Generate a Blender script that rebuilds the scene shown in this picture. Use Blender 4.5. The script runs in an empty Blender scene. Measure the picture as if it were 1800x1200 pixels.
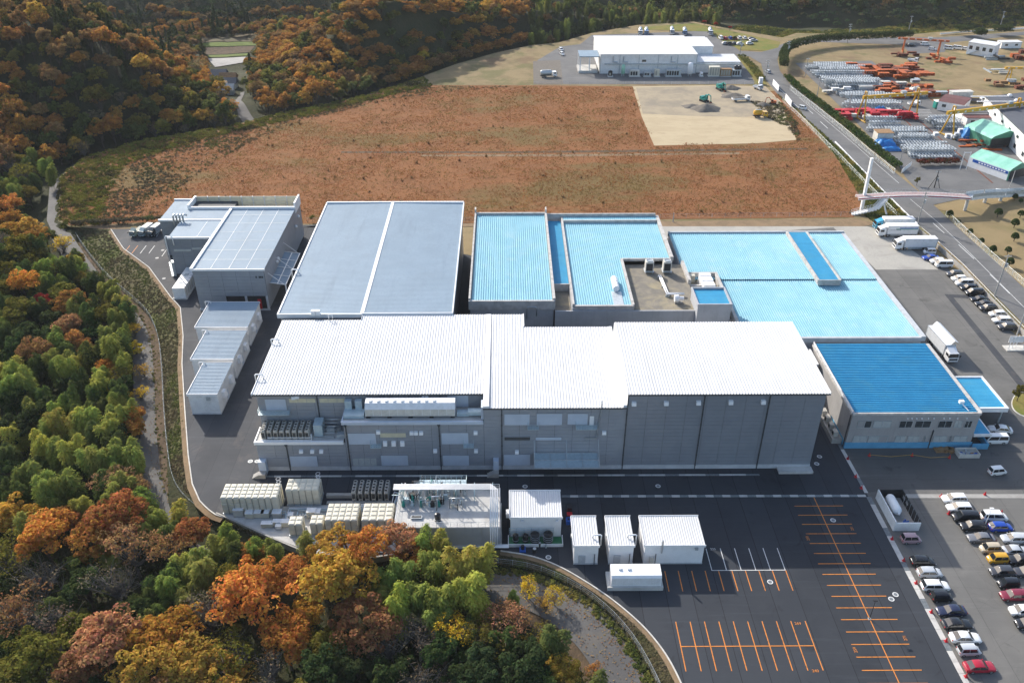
import bpy,bmesh,math,random
import numpy as np
from mathutils import Vector,Matrix
random.seed(7)
RNG=np.random.default_rng(7)
SC=bpy.context.scene
COL=SC.collection
R=math.radians
# ------------------------------------------------------------------ camera, sky, sun, exposure
CAM_H,FPX,PITCH,YAW=112.0,1500.0,math.atan(950/1500.0),R(0.4)
cam_d=bpy.data.cameras.new("camera")
cam=bpy.data.objects.new("camera",cam_d)
COL.objects.link(cam)
cam.location=(0,0,CAM_H)
cam.rotation_euler=(math.pi/2-PITCH,0,-YAW)
cam_d.sensor_width=36.0
cam_d.lens=FPX/1800.0*36.0
cam_d.clip_start=1.0
cam_d.clip_end=6000.0
SC.camera=cam
SUN_DIR=Vector((-0.565,0.825,0.0)).normalized()
SUN_EL=R(30.5)
SUN_DIR=Vector((SUN_DIR.x*math.cos(SUN_EL),SUN_DIR.y*math.cos(SUN_EL),math.sin(SUN_EL)))
world=bpy.data.worlds.new("World")
SC.world=world
world.use_nodes=True
wn=world.node_tree
for n in list(wn.nodes):
 wn.nodes.remove(n)
sky=wn.nodes.new("ShaderNodeTexSky")
sky.sky_type='NISHITA'
sky.sun_disc=False
sky.sun_elevation=SUN_EL
sky.sun_rotation=math.atan2(SUN_DIR.x,SUN_DIR.y)
sky.air_density=1.0
sky.dust_density=2.0
sky.ozone_density=1.0
bg=wn.nodes.new("ShaderNodeBackground")
bg.inputs[1].default_value=0.15
wo=wn.nodes.new("ShaderNodeOutputWorld")
wn.links.new(sky.outputs[0],bg.inputs[0])
wn.links.new(bg.outputs[0],wo.inputs[0])
sun_d=bpy.data.lights.new("sun",'SUN')
sun_d.energy=3.7
sun_d.angle=R(0.5)
sun_d.color=(1.0,0.94,0.85)
sun=bpy.data.objects.new("sun",sun_d)
COL.objects.link(sun)
sun.rotation_euler=(-SUN_DIR).to_track_quat('-Z','Y').to_euler()
sun.location=(-200,300,300)
SC.view_settings.view_transform='Standard'
SC.view_settings.look='None'
SC.view_settings.exposure=0.72
SC.view_settings.gamma=1.0
SC.view_settings.use_curve_mapping=False
SC.render.engine='CYCLES'
SC.cycles.use_denoising=True
SC.cycles.max_bounces=6
SC.cycles.diffuse_bounces=3
SC.cycles.transparent_max_bounces=8
# ------------------------------------------------------------------ photo-to-world helper (surveying the plan from the photograph)
_ct,_st,_cp,_sp=math.cos(PITCH),math.sin(PITCH),math.cos(YAW),math.sin(YAW)
_FW=Vector((_sp*_ct,_cp*_ct,-_st))
_RT=Vector((_cp,-_sp,0))
_UP=_RT.cross(_FW)
_C=Vector((0,0,CAM_H))
def _ray(x,y):
 return _FW+_RT*((x-900)/FPX)-_UP*((y-600)/FPX)
def G(x,y,z=0.0):
 d=_ray(x,y)
 return _C+d*((z-CAM_H)/d.z)
def FY(x,y,Y):
 """point of the vertical plane at depth Y seen at photo pixel x, y -> (X, Z)"""
 d=_ray(x,y)
 p=_C+d*(Y/d.y)
 return p.x,p.z
def P(pts,z=0.0):
 return [tuple(G(x,y,z)[:2]) for x,y in pts]
# ------------------------------------------------------------------ mesh collector
class MB:
 def __init__(s):
  s.v,s.f,s.m,s.cm=[],[],[],0
 def add(s,vs,fs):
  b=len(s.v)
  s.v.extend([tuple(v) for v in vs])
  for f in fs:
   s.f.append([b+i for i in f])
   s.m.append(s.cm)
  return s
 def mat(s,i):
  s.cm=i
  return s
 def box(s,x0,y0,z0,x1,y1,z1):
  x0,x1=min(x0,x1),max(x0,x1)
  y0,y1=min(y0,y1),max(y0,y1)
  z0,z1=min(z0,z1),max(z0,z1)
  return s.add([(x0,y0,z0),(x1,y0,z0),(x1,y1,z0),(x0,y1,z0),(x0,y0,z1),(x1,y0,z1),(x1,y1,z1),(x0,y1,z1)],
                     [(3,2,1,0),(4,5,6,7),(0,1,5,4),(1,2,6,5),(2,3,7,6),(3,0,4,7)])
 def obb(s,cx,cy,z0,lx,ly,lz,rz=0.0):
  c,n=math.cos(rz),math.sin(rz)
  vs=[]
  for z in (z0,z0+lz):
   for a,b in ((-1,-1),(1,-1),(1,1),(-1,1)):
    dx,dy=a*lx/2,b*ly/2
    vs.append((cx+dx*c-dy*n,cy+dx*n+dy*c,z))
  return s.add(vs,[(3,2,1,0),(4,5,6,7),(0,1,5,4),(1,2,6,5),(2,3,7,6),(3,0,4,7)])
 def quad(s,a,b,c,d):
  return s.add([a,b,c,d],[(0,1,2,3)])
 def prism(s,pts,z0,z1):
  n=len(pts)
  ar=sum(pts[i][0]*pts[(i+1) % n][1]-pts[(i+1) % n][0]*pts[i][1] for i in range(n))
  if ar<0:
   pts=pts[::-1]
  f0=z0 if callable(z0) else (lambda x,y:z0)
  f1=z1 if callable(z1) else (lambda x,y:z1)
  vs=[(x,y,f0(x,y)) for x,y in pts]+[(x,y,f1(x,y)) for x,y in pts]
  fs=[list(range(n))[::-1],list(range(n,2*n))]
  fs += [(i,(i+1) % n,n+(i+1) % n,n+i) for i in range(n)]
  return s.add(vs,fs)
 def tube(s,pts,r,n=8,r1=None,caps=True):
  pts=[Vector(p) for p in pts]
  r1=r if r1 is None else r1
  rings=[]
  for i,p in enumerate(pts):
   if i == 0:
    t=pts[1]-p
   elif i == len(pts)-1:
    t=p-pts[i-1]
   else:
    t=(pts[i+1]-p).normalized()+(p-pts[i-1]).normalized()
   t=t.normalized() if t.length>1e-9 else Vector((0,0,1))
   u=t.cross(Vector((0,0,1)))
   if u.length<1e-3:
    u=t.cross(Vector((0,1,0)))
   u.normalize()
   w=t.cross(u)
   rr=r+(r1-r)*i/max(1,len(pts)-1)
   rings.append([p+(u*math.cos(2*math.pi*k/n)+w*math.sin(2*math.pi*k/n))*rr for k in range(n)])
  vs=[v for rg in rings for v in rg]
  fs=[]
  for i in range(len(pts)-1):
   for k in range(n):
    a,b=i*n+k,i*n+(k+1) % n
    fs.append((b,a,a+n,b+n))
  if caps:
   fs.append(list(range(n)))
   fs.append([(len(pts)-1)*n+k for k in range(n)][::-1])
  return s.add(vs,fs)
 def cyl(s,x,y,z0,z1,r,n=12,r1=None):
  return s.tube([(x,y,z0),(x,y,z1)],r,n,r1)
 def lathe(s,prof,n=16,axis='z',o=(0,0,0)):
  """prof: (radius, height) pairs"""
  vs,fs=[],[]
  for r,h in prof:
   for k in range(n):
    a=2*math.pi*k/n
    p=(r*math.cos(a),r*math.sin(a),h)
    if axis == 'x':
     p=(h,p[0],p[1])
    elif axis == 'y':
     p=(p[1],h,p[0])
    vs.append((p[0]+o[0],p[1]+o[1],p[2]+o[2]))
  for i in range(len(prof)-1):
   for k in range(n):
    a,b=i*n+k,i*n+(k+1) % n
    fs.append((a,b,b+n,a+n))
  fs.append(list(range(n))[::-1])
  fs.append([(len(prof)-1)*n+k for k in range(n)])
  return s.add(vs,fs)
 def corr(s,x0,x1,y0,y1,zf,pitch=0.5,amp=0.12,along='y',thick=0.06):
  """trapezoidal ribbed sheet; ribs run along y (or x). zf(x, y) is the pan height"""
  L=(x1-x0) if along == 'y' else (y1-y0)
  n=max(1,int(round(L/pitch)))
  p=L/n
  prof=[]
  for i in range(n):
   b=i*p
   prof += [(b,0),(b+p*.38,0),(b+p*.52,amp),(b+p*.86,amp)]
  prof.append((L,0))
  top0,top1=[],[]
  for u,h in prof:
   if along == 'y':
    a,b=(x0+u,y0),(x0+u,y1)
   else:
    a,b=(x1,y0+u),(x0,y0+u)
   top0.append((a[0],a[1],zf(*a)+h))
   top1.append((b[0],b[1],zf(*b)+h))
  m=len(prof)
  vs=top0+top1+[(v[0],v[1],v[2]-thick) for v in top0]+[(v[0],v[1],v[2]-thick) for v in top1]
  fs=[]
  for i in range(m-1):
   fs.append((i,i+1,m+i+1,m+i))
   fs.append((2*m+i+1,2*m+i,3*m+i,3*m+i+1))
   fs.append((2*m+i,2*m+i+1,i+1,i))
   fs.append((m+i,m+i+1,3*m+i+1,3*m+i))
  fs.append((0,m,3*m,2*m))
  fs.append((2*m+m-1,3*m+m-1,2*m-1,m-1))
  return s.add(vs,fs)
 def mesh(s,name,mats,smooth=False):
  me=bpy.data.meshes.new(name)
  me.from_pydata(s.v,[],s.f)
  mats=mats if isinstance(mats,(list,tuple)) else [mats]
  for m in mats:
   me.materials.append(m)
  if len(mats)>1:
   me.polygons.foreach_set("material_index",s.m)
  if smooth:
   me.polygons.foreach_set("use_smooth",[True]*len(me.polygons))
  me.update()
  return me
 def build(s,name,mats,parent=None,smooth=False,local=False):
  return link(name,s.mesh(name,mats,smooth),parent,local)
def link(name,data,parent=None,local=False):
 o=bpy.data.objects.new(name,data)
 COL.objects.link(o)
 if parent is not None:
  o.parent=parent
  if not local and parent.type == 'EMPTY':
   o.matrix_parent_inverse=Matrix.Translation(-parent.location)
 return o
def tag(o,label=None,cat=None,group=None,kind=None):
 if label:
  o["label"]=label
 if cat:
  o["category"]=cat
 if group:
  o["group"]=group
 if kind:
  o["kind"]=kind
 return o
def thing(name,label,cat,loc=(0,0,0),rz=0.0,group=None):
 o=bpy.data.objects.new(name,None)
 o.empty_display_size=0.5
 COL.objects.link(o)
 o.location=loc
 o.rotation_euler=(0,0,rz)
 return tag(o,label,cat,group)
def copy_tree(o,parent=None):
 c=o.copy()
 COL.objects.link(c)
 c.parent=parent
 for ch in o.children:
  copy_tree(ch,c)
 return c
def npmesh(name,V,F,mats,midx=None,smooth=False,attr=None):
 """fast mesh from numpy arrays; F is (n, 3) or (n, 4)"""
 me=bpy.data.meshes.new(name)
 V=np.ascontiguousarray(V,dtype=np.float32)
 F=np.ascontiguousarray(F,dtype=np.int32)
 k=F.shape[1]
 me.vertices.add(len(V))
 me.vertices.foreach_set("co",V.ravel())
 me.loops.add(F.size)
 me.loops.foreach_set("vertex_index",F.ravel())
 me.polygons.add(len(F))
 me.polygons.foreach_set("loop_start",np.arange(0,F.size,k,dtype=np.int32))
 for m in (mats if isinstance(mats,(list,tuple)) else [mats]):
  me.materials.append(m)
 if midx is not None:
  me.polygons.foreach_set("material_index",np.ascontiguousarray(midx,dtype=np.int32))
 if smooth:
  me.polygons.foreach_set("use_smooth",np.ones(len(F),dtype=bool))
 if attr is not None:
  a=me.attributes.new("tone",'FLOAT','POINT')
  a.data.foreach_set("value",np.ascontiguousarray(attr,dtype=np.float32))
 me.update(calc_edges=True)
 me.validate()
 return me
# ------------------------------------------------------------------ materials
def _nodes(name):
 m=bpy.data.materials.new(name)
 m.use_nodes=True
 nt=m.node_tree
 bs=nt.nodes["Principled BSDF"]
 return m,nt,bs
def _n(nt,typ,**kw):
 n=nt.nodes.new(typ)
 for k,v in kw.items():
  setattr(n,k,v)
 return n
def _mix(nt,a,b,fac,blend='MIX'):
 n=_n(nt,"ShaderNodeMix",data_type='RGBA',blend_type=blend)
 for i,v in ((0,fac),(6,a),(7,b)):
  if hasattr(v,"links") or hasattr(v,"is_output"):
   nt.links.new(v,n.inputs[i])
  elif i == 0:
   n.inputs[0].default_value=v
  else:
   n.inputs[i].default_value=(*v,1.0)
 return n.outputs[2]
def _noise(nt,co,scale,detail=4.0,rough=0.55,dist=0.0):
 n=_n(nt,"ShaderNodeTexNoise")
 n.inputs["Scale"].default_value=scale
 n.inputs["Detail"].default_value=detail
 n.inputs["Roughness"].default_value=rough
 n.inputs["Distortion"].default_value=dist
 nt.links.new(co,n.inputs["Vector"])
 return n.outputs["Fac"]
def _ramp(nt,val,lo,hi):
 n=_n(nt,"ShaderNodeMapRange",interpolation_type='SMOOTHSTEP')
 n.inputs[1].default_value=lo
 n.inputs[2].default_value=hi
 nt.links.new(val,n.inputs[0])
 return n.outputs[0]
def _math(nt,op,a,b=None):
 n=_n(nt,"ShaderNodeMath",operation=op)
 for i,v in enumerate((a,b)):
  if v is None:
   continue
  if hasattr(v,"is_output"):
   nt.links.new(v,n.inputs[i])
  else:
   n.inputs[i].default_value=v
 return n.outputs[0]
def _pos(nt,obj=False):
 if obj:
  return _n(nt,"ShaderNodeTexCoord").outputs["Object"]
 return _n(nt,"ShaderNodeNewGeometry").outputs["Position"]
def pm(name,c1,c2=None,scale=0.6,rough=0.6,metal=0.0,bump=0.0,bscale=6.0,lo=0.35,hi=0.65,fine=0.0,spec=0.4,obj=False,dirt=None,streak=0.0,sv=(1.6,1.6,0.12)):
 """procedural paint/mineral: two tones mixed by noise, fine speckle, bump, optional dirt colour"""
 m,nt,bs=_nodes(name)
 c2=c2 or tuple(c*0.86 for c in c1)
 co=_pos(nt,obj)
 col=_mix(nt,c1,c2,_ramp(nt,_noise(nt,co,scale,5.0,0.6),lo,hi))
 if fine:
  f=_noise(nt,co,scale*14,3.0,0.7)
  col=_mix(nt,col,tuple(c*(1-fine) for c in c2),_ramp(nt,f,0.45,0.75))
 if dirt:
  col=_mix(nt,col,dirt[0],_math(nt,'MULTIPLY',_ramp(nt,_noise(nt,co,dirt[1],6.0,0.65,0.6),0.48,0.72),dirt[2]))
 if streak:
  mp=_n(nt,"ShaderNodeMapping")
  mp.inputs["Scale"].default_value=sv
  nt.links.new(co,mp.inputs["Vector"])
  s=_ramp(nt,_noise(nt,mp.outputs[0],1.0,4.0,0.6),0.5,0.8)
  col=_mix(nt,col,tuple(c*0.6 for c in c2),_math(nt,'MULTIPLY',s,streak))
 nt.links.new(col,bs.inputs["Base Color"])
 bs.inputs["Roughness"].default_value=rough
 bs.inputs["Metallic"].default_value=metal
 bs.inputs["Specular IOR Level"].default_value=spec
 if bump:
  b=_n(nt,"ShaderNodeBump")
  b.inputs["Strength"].default_value=bump
  b.inputs["Distance"].default_value=0.1
  nt.links.new(_noise(nt,co,bscale,5.0,0.65),b.inputs["Height"])
  nt.links.new(b.outputs[0],bs.inputs["Normal"])
 return m
def obj_paint(name,rough=0.25,coat=0.6,metal=0.0,var=0.0):
 """paint whose colour is the object's own colour"""
 m,nt,bs=_nodes(name)
 oi=_n(nt,"ShaderNodeObjectInfo")
 col=oi.outputs["Color"]
 if var:
  d=_noise(nt,_pos(nt,True),1.2,4.0)
  col=_mix(nt,col,(0.25,0.22,0.18),_math(nt,'MULTIPLY',_ramp(nt,d,0.45,0.8),var))
 nt.links.new(col,bs.inputs["Base Color"])
 bs.inputs["Roughness"].default_value=rough
 bs.inputs["Metallic"].default_value=metal
 bs.inputs["Coat Weight"].default_value=coat
 bs.inputs["Coat Roughness"].default_value=0.08
 return m
def asphalt(name,c1,c2,lane=0.0,lanew=3.6,axis=0,rough=0.85,patch=0.35,crack=0.0,stain=0.0,dust=None):
 m,nt,bs=_nodes(name)
 co=_pos(nt)
 col=_mix(nt,c1,c2,_ramp(nt,_noise(nt,co,0.09,6.0,0.6,0.4),0.35,0.65))
 col=_mix(nt,col,tuple(c*1.7 for c in c2),_math(nt,'MULTIPLY',_ramp(nt,_noise(nt,co,9.0,3.0,0.8),0.5,0.8),patch))
 sep=_n(nt,"ShaderNodeSeparateXYZ")
 nt.links.new(co,sep.inputs[0])
 if lane:
  u=_math(nt,'DIVIDE',sep.outputs[axis],lanew)
  wn_=_n(nt,"ShaderNodeTexWhiteNoise",noise_dimensions='1D')
  nt.links.new(_math(nt,'FLOOR',u),wn_.inputs["W"])
  col=_mix(nt,col,tuple(c*1.6 for c in c2),_math(nt,'MULTIPLY',wn_.outputs["Value"],lane))
  seam=_math(nt,'LESS_THAN',_math(nt,'FRACT',u),0.022)
  col=_mix(nt,col,tuple(c*0.45 for c in c1),_math(nt,'MULTIPLY',seam,min(1.0,lane*2)))
 sm=_n(nt,"ShaderNodeMapping")
 sm.inputs["Scale"].default_value=(.05,.9,1)
 sm.inputs["Rotation"].default_value=(0,0,.06)
 nt.links.new(co,sm.inputs["Vector"])
 col=_mix(nt,col,tuple(c*1.75 for c in c2),_math(nt,'MULTIPLY',_ramp(nt,_noise(nt,sm.outputs[0],1.0,5.0,.7),.52,.78),.45))
 if dust:
  col=_mix(nt,col,dust,_math(nt,'MULTIPLY',_ramp(nt,_noise(nt,co,0.16,5.0,0.65,1.2),0.52,0.75),0.55))
 if stain:
  col=_mix(nt,col,tuple(c*0.35 for c in c1),_math(nt,'MULTIPLY',_ramp(nt,_noise(nt,co,0.22,5.0,0.6,0.8),0.6,0.72),stain))
 if crack:
  v=_n(nt,"ShaderNodeTexVoronoi",feature='DISTANCE_TO_EDGE')
  v.inputs["Scale"].default_value=0.14
  nt.links.new(co,v.inputs["Vector"])
  col=_mix(nt,col,tuple(c*0.4 for c in c1),_math(nt,'MULTIPLY',_math(nt,'LESS_THAN',v.outputs[0],0.006),crack))
 nt.links.new(col,bs.inputs["Base Color"])
 bs.inputs["Roughness"].default_value=rough
 bs.inputs["Specular IOR Level"].default_value=0.3
 b=_n(nt,"ShaderNodeBump")
 b.inputs["Strength"].default_value=0.3
 b.inputs["Distance"].default_value=0.03
 nt.links.new(_noise(nt,co,8.0,4.0,0.7),b.inputs["Height"])
 nt.links.new(b.outputs[0],bs.inputs["Normal"])
 return m
def earth(name,cols,scales,rough=0.95,bump=0.8,bscale=0.8,bdist=0.5,stretch=None):
 """ground: first colour overlaid by the others through noise of given scale; cols = [c0, c1, c2..]"""
 m,nt,bs=_nodes(name)
 co=_pos(nt)
 if stretch:
  mp=_n(nt,"ShaderNodeMapping")
  mp.inputs["Scale"].default_value=stretch
  nt.links.new(co,mp.inputs["Vector"])
  co=mp.outputs[0]
 col=None
 for i,c in enumerate(cols):
  if col is None:
   col=c
   continue
  s,lo,hi,k=scales[i-1]
  col=_mix(nt,col,c,_math(nt,'MULTIPLY',_ramp(nt,_noise(nt,co,s,6.0,0.65,0.3),lo,hi),k))
 nt.links.new(col,bs.inputs["Base Color"])
 bs.inputs["Roughness"].default_value=rough
 bs.inputs["Specular IOR Level"].default_value=0.15
 b=_n(nt,"ShaderNodeBump")
 b.inputs["Strength"].default_value=bump
 b.inputs["Distance"].default_value=bdist
 nt.links.new(_noise(nt,co,bscale,6.0,0.7),b.inputs["Height"])
 nt.links.new(b.outputs[0],bs.inputs["Normal"])
 return m
def leaf(name,tint=None,vary=0.5,trans=0.54,inst=False):
 """foliage: object colour x per-clump tone; light passes through the leaves"""
 m=bpy.data.materials.new(name)
 m.use_nodes=True
 nt=m.node_tree
 nt.nodes.clear()
 out=_n(nt,"ShaderNodeOutputMaterial")
 if inst:
  base=_n(nt,"ShaderNodeAttribute",attribute_name="tint",attribute_type='INSTANCER').outputs["Color"]
 elif tint is None:
  base=_n(nt,"ShaderNodeObjectInfo").outputs["Color"]
 else:
  rgb=_n(nt,"ShaderNodeRGB")
  rgb.outputs[0].default_value=(*tint,1)
  base=rgb.outputs[0]
 at=_n(nt,"ShaderNodeAttribute",attribute_name="tone")
 hsv=_n(nt,"ShaderNodeHueSaturation")
 nt.links.new(base,hsv.inputs["Color"])
 mr=_n(nt,"ShaderNodeMapRange")
 mr.inputs[3].default_value=1-vary
 mr.inputs[4].default_value=1+vary
 nt.links.new(at.outputs["Fac"],mr.inputs[0])
 nt.links.new(mr.outputs[0],hsv.inputs["Value"])
 mh=_n(nt,"ShaderNodeMapRange")
 mh.inputs[3].default_value=0.475
 mh.inputs[4].default_value=0.53
 nt.links.new(_math(nt,'FRACT',_math(nt,'MULTIPLY',at.outputs["Fac"],7.31)),mh.inputs[0])
 nt.links.new(mh.outputs[0],hsv.inputs["Hue"])
 d=_n(nt,"ShaderNodeBsdfDiffuse")
 t=_n(nt,"ShaderNodeBsdfTranslucent")
 mx=_n(nt,"ShaderNodeMixShader")
 mx.inputs[0].default_value=trans
 nt.links.new(hsv.outputs[0],d.inputs[0])
 nt.links.new(hsv.outputs[0],t.inputs[0])
 nt.links.new(d.outputs[0],mx.inputs[1])
 nt.links.new(t.outputs[0],mx.inputs[2])
 nt.links.new(mx.outputs[0],out.inputs[0])
 return m
def flat_metal(name,c,rough=0.4,metal=0.8):
 return pm(name,c,scale=1.5,rough=rough,metal=metal)
M={}
M['white_roof']=pm('white_roof',(.66,.665,.67),(.62,.625,.63),0.2,0.6,fine=.04,spec=.25,dirt=((.52,.52,.51),.35,.3),streak=.25,sv=(.9,.04,.3))
M['blue_roof_light']=pm('blue_roof_light',(.285,.52,.605),(.24,.475,.57),0.16,0.6,fine=.1,spec=.2,dirt=((.36,.53,.58),.25,.5),streak=.3,sv=(1.3,.045,.3))
M['blue_roof']=pm('blue_roof',(.05,.325,.54),(.04,.29,.50),0.35,0.6,fine=.14,spec=.2,dirt=((.09,.32,.43),.2,.5),streak=.35,sv=(.05,1.2,.3))
M['bluegrey_roof']=pm('bluegrey_roof',(.245,.325,.40),(.225,.30,.37),0.12,0.6,fine=.05,spec=.2,dirt=((.20,.26,.31),.18,.4),streak=.3,sv=(.5,.05,.3))
M['panel_grey']=pm('panel_grey',(.31,.33,.36),(.285,.305,.335),0.35,0.45,metal=.15)
M['panel_dark']=pm('panel_dark',(.265,.285,.315),(.245,.265,.295),0.35,0.42,metal=.2)
M['joint_dark']=pm('joint_dark',(.06,.065,.07),None,1.0,0.7)
M['plinth']=pm('plinth',(.50,.52,.54),(.42,.44,.46),0.8,0.8)
M['shutter']=pm('shutter',(.50,.56,.64),(.46,.52,.60),0.5,0.5)
M['white_paint']=pm('white_paint',(.78,.78,.77),(.70,.70,.69),0.7,0.5,dirt=((.4,.38,.34),1.1,.25))
M['white_clean']=pm('white_clean',(.82,.82,.82),(.77,.77,.77),0.8,0.5)
M['offwhite']=pm('offwhite',(.64,.62,.56),(.55,.53,.48),0.8,0.6,dirt=((.3,.28,.24),0.9,.3))
M['wall_gray']=pm('wall_gray',(.42,.43,.45),(.37,.38,.40),0.35,0.8,streak=.35)
M['wall_warm']=pm('wall_warm',(.36,.35,.345),(.32,.31,.305),0.4,0.85,fine=.1,streak=.3)
M['parapet']=pm('parapet',(.52,.50,.47),(.42,.40,.38),0.8,0.8,dirt=((.22,.2,.17),.8,.4))
M['concrete']=pm('concrete',(.40,.385,.355),(.34,.325,.30),0.25,0.9,bump=.2,fine=.12,dirt=((.22,.2,.18),.3,.5))
M['concrete_light']=pm('concrete_light',(.55,.54,.51),(.46,.45,.43),0.4,0.9,bump=.15,dirt=((.3,.28,.25),.5,.4))
M['deck']=pm('deck',(.26,.23,.18),(.18,.165,.14),0.35,0.95,bump=.3,fine=.15,dirt=((.34,.29,.18),.22,.8))
M['steel']=pm('steel',(.55,.58,.60),(.45,.48,.5),1.2,0.35,metal=.75)
M['galv']=pm('galv',(.52,.56,.58),(.42,.46,.48),1.5,0.5,metal=.5)
M['pale_steel']=pm('pale_steel',(.46,.56,.60),(.40,.50,.54),1.5,0.5,metal=.3)
M['dark']=pm('dark',(.02,.021,.023),(.03,.03,.032),1.2,0.6)
M['black_plastic']=pm('black_plastic',(.012,.012,.014),(.02,.02,.022),2.0,0.3)
M['glass']=pm('glass',(.03,.04,.045),(.05,.06,.065),0.8,0.06,spec=.9)
M['glass_pale']=pm('glass_pale',(.45,.47,.46),(.38,.41,.41),0.9,0.25,spec=.7)
M['glass_lit']=pm('glass_lit',(.60,.56,.40),(.52,.49,.36),0.9,0.35,spec=.6)
M['cream']=pm('cream',(.66,.62,.50),(.60,.56,.45),1.0,0.55)
M['cream_rib']=pm('cream_rib',(.36,.345,.29),(.31,.30,.25),1.0,0.6)
M['unit_beige']=pm('unit_beige',(.50,.48,.43),(.45,.43,.39),1.5,0.55)
M['line_white']=pm('line_white',(.68,.68,.66),(.36,.36,.36),1.6,0.7,lo=.5,hi=.75)
M['line_orange']=pm('line_orange',(.66,.23,.035),(.34,.13,.03),1.6,0.7,lo=.48,hi=.72)
M['kerb']=pm('kerb',(.60,.58,.53),(.48,.46,.42),0.7,0.9,bump=.1)
M['grate']=pm('grate',(.16,.18,.19),(.22,.24,.25),2.5,0.6,metal=.4)
M['red']=pm('red',(.55,.02,.03),(.45,.015,.025),1.5,0.5)
M['crimson']=pm('crimson',(.42,.02,.05),(.36,.02,.04),1.5,0.5)
M['orange_steel']=pm('orange_steel',(.50,.12,.02),(.38,.085,.018),0.9,0.6,dirt=((.16,.06,.03),.8,.5))
M['yellow_steel']=pm('yellow_steel',(.60,.34,.02),(.50,.28,.02),0.8,0.55,dirt=((.25,.13,.04),.9,.35))
M['red_steel']=pm('red_steel',(.55,.03,.04),(.42,.02,.03),0.9,0.55)
M['rust']=pm('rust',(.20,.06,.03),(.13,.045,.025),1.1,0.85)
M['blue_tarp']=pm('blue_tarp',(.01,.20,.52),(.01,.15,.42),1.0,0.45,bump=.4,bscale=2)
M['green_tarp']=pm('green_tarp',(.30,.62,.48),(.24,.54,.42),0.4,0.5,bump=.3,bscale=1.5)
M['green_dark']=pm('green_dark',(.06,.24,.16),(.05,.20,.13),0.5,0.6)
M['green_floor']=pm('green_floor',(.02,.20,.08),(.015,.15,.06),0.7,0.5,dirt=((.1,.12,.1),.8,.4))
M['teal']=pm('teal',(.01,.24,.20),(.01,.19,.16),1.0,0.4)
M['mint']=pm('mint',(.30,.58,.44),(.26,.50,.38),1.0,0.4)
M['chem_blue']=pm('chem_blue',(.01,.10,.42),(.01,.08,.36),1.0,0.4)
M['plinth_blue']=pm('plinth_blue',(.10,.33,.52),(.085,.29,.46),0.7,0.8)
M['maroon_roof']=pm('maroon_roof',(.15,.06,.055),(.12,.05,.045),0.7,0.7)
M['grey_roof']=pm('grey_roof',(.10,.105,.12),(.085,.09,.105),0.4,0.7)
M['tile_roof']=pm('tile_roof',(.13,.135,.145),(.10,.105,.115),0.9,0.6,bump=.4,bscale=3)
M['wood']=pm('wood',(.32,.19,.09),(.24,.14,.065),1.4,0.8)
M['pole']=pm('pole',(.38,.37,.35),(.32,.31,.30),1.0,0.85)
M['bark']=pm('bark',(.10,.075,.055),(.065,.05,.038),2.5,0.95,obj=True)
M['bark_grey']=pm('bark_grey',(.17,.15,.125),(.11,.097,.082),2.5,0.95,obj=True)
M['bamboo']=pm('bamboo',(.16,.19,.06),(.12,.15,.05),2.0,0.5,obj=True)
M['rubber']=pm('rubber',(.015,.015,.016),(.02,.02,.02),3.0,0.8,obj=True)
M['alloy']=pm('alloy',(.45,.46,.47),(.35,.36,.37),3.0,0.35,metal=.7,obj=True)
M['car_paint']=obj_paint('car_paint')
M['obj_matte']=obj_paint('obj_matte',0.6,0.0,0.0,0.25)
M['car_glass']=pm('car_glass',(.012,.015,.018),(.02,.022,.025),1.0,0.04,spec=1.0,obj=True)
M['lamp_clear']=pm('lamp_clear',(.75,.76,.78),(.65,.66,.68),4.0,0.1,spec=.9,obj=True)
M['lamp_red']=pm('lamp_red',(.35,.01,.01),(.3,.01,.01),4.0,0.2,obj=True)
M['chassis']=pm('chassis',(.03,.03,.032),(.045,.045,.045),2.0,0.7,obj=True)
M['leaf']=leaf('leaf')
M['asphalt_new']=asphalt('asphalt_new',(.022,.026,.033),(.033,.037,.044),lane=.5,lanew=4.4,axis=0,patch=.3,stain=.35)
M['asphalt_mid']=asphalt('asphalt_mid',(.040,.043,.050),(.058,.061,.067),lane=.25,lanew=4.2,axis=0,patch=.3,dust=(.11,.10,.095))
M['asphalt_old']=asphalt('asphalt_old',(.115,.112,.105),(.145,.14,.13),lane=.2,lanew=5.5,axis=0,patch=.3,crack=.12,stain=.4,dust=(.19,.18,.165))
M['asphalt_office']=asphalt('asphalt_office',(.085,.084,.082),(.105,.103,.10),lane=.15,lanew=6,axis=1,patch=.25,crack=.1,stain=.5)
M['asphalt_road']=asphalt('asphalt_road',(.115,.115,.115),(.15,.148,.145),patch=.3,crack=.08,stain=.35)
M['asphalt_lane']=asphalt('asphalt_lane',(.085,.082,.08),(.12,.115,.108),patch=.3,stain=.4,dust=(.14,.12,.095))
M['apron']=pm('apron',(.40,.38,.335),(.35,.335,.30),0.12,0.9,bump=.1,fine=.08,dirt=((.24,.225,.2),.12,.6))
M['field']=earth('field',[(.27,.118,.048),(.22,.098,.042),(.32,.155,.068),(.17,.12,.045),(.17,.095,.042)],
                   [(.09,.42,.62,.8),(.5,.5,.7,.6),(.022,.50,.62,.9),(.9,.5,.68,.6)],bscale=1.6,bdist=.8,stretch=(.55,1.3,1))
M['dry_grass']=earth('dry_grass',[(.27,.205,.11),(.21,.16,.085),(.15,.14,.06),(.19,.125,.075)],
                       [(.12,.4,.65,.8),(.05,.5,.62,.8),(.035,.54,.66,.8)],bscale=2.0,bdist=.2)
M['lawn']=earth('lawn',[(.265,.20,.105),(.22,.165,.085),(.18,.16,.07)],[(.10,.4,.65,.8),(.04,.5,.66,.6)],bscale=3.0,bdist=.12)
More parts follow.
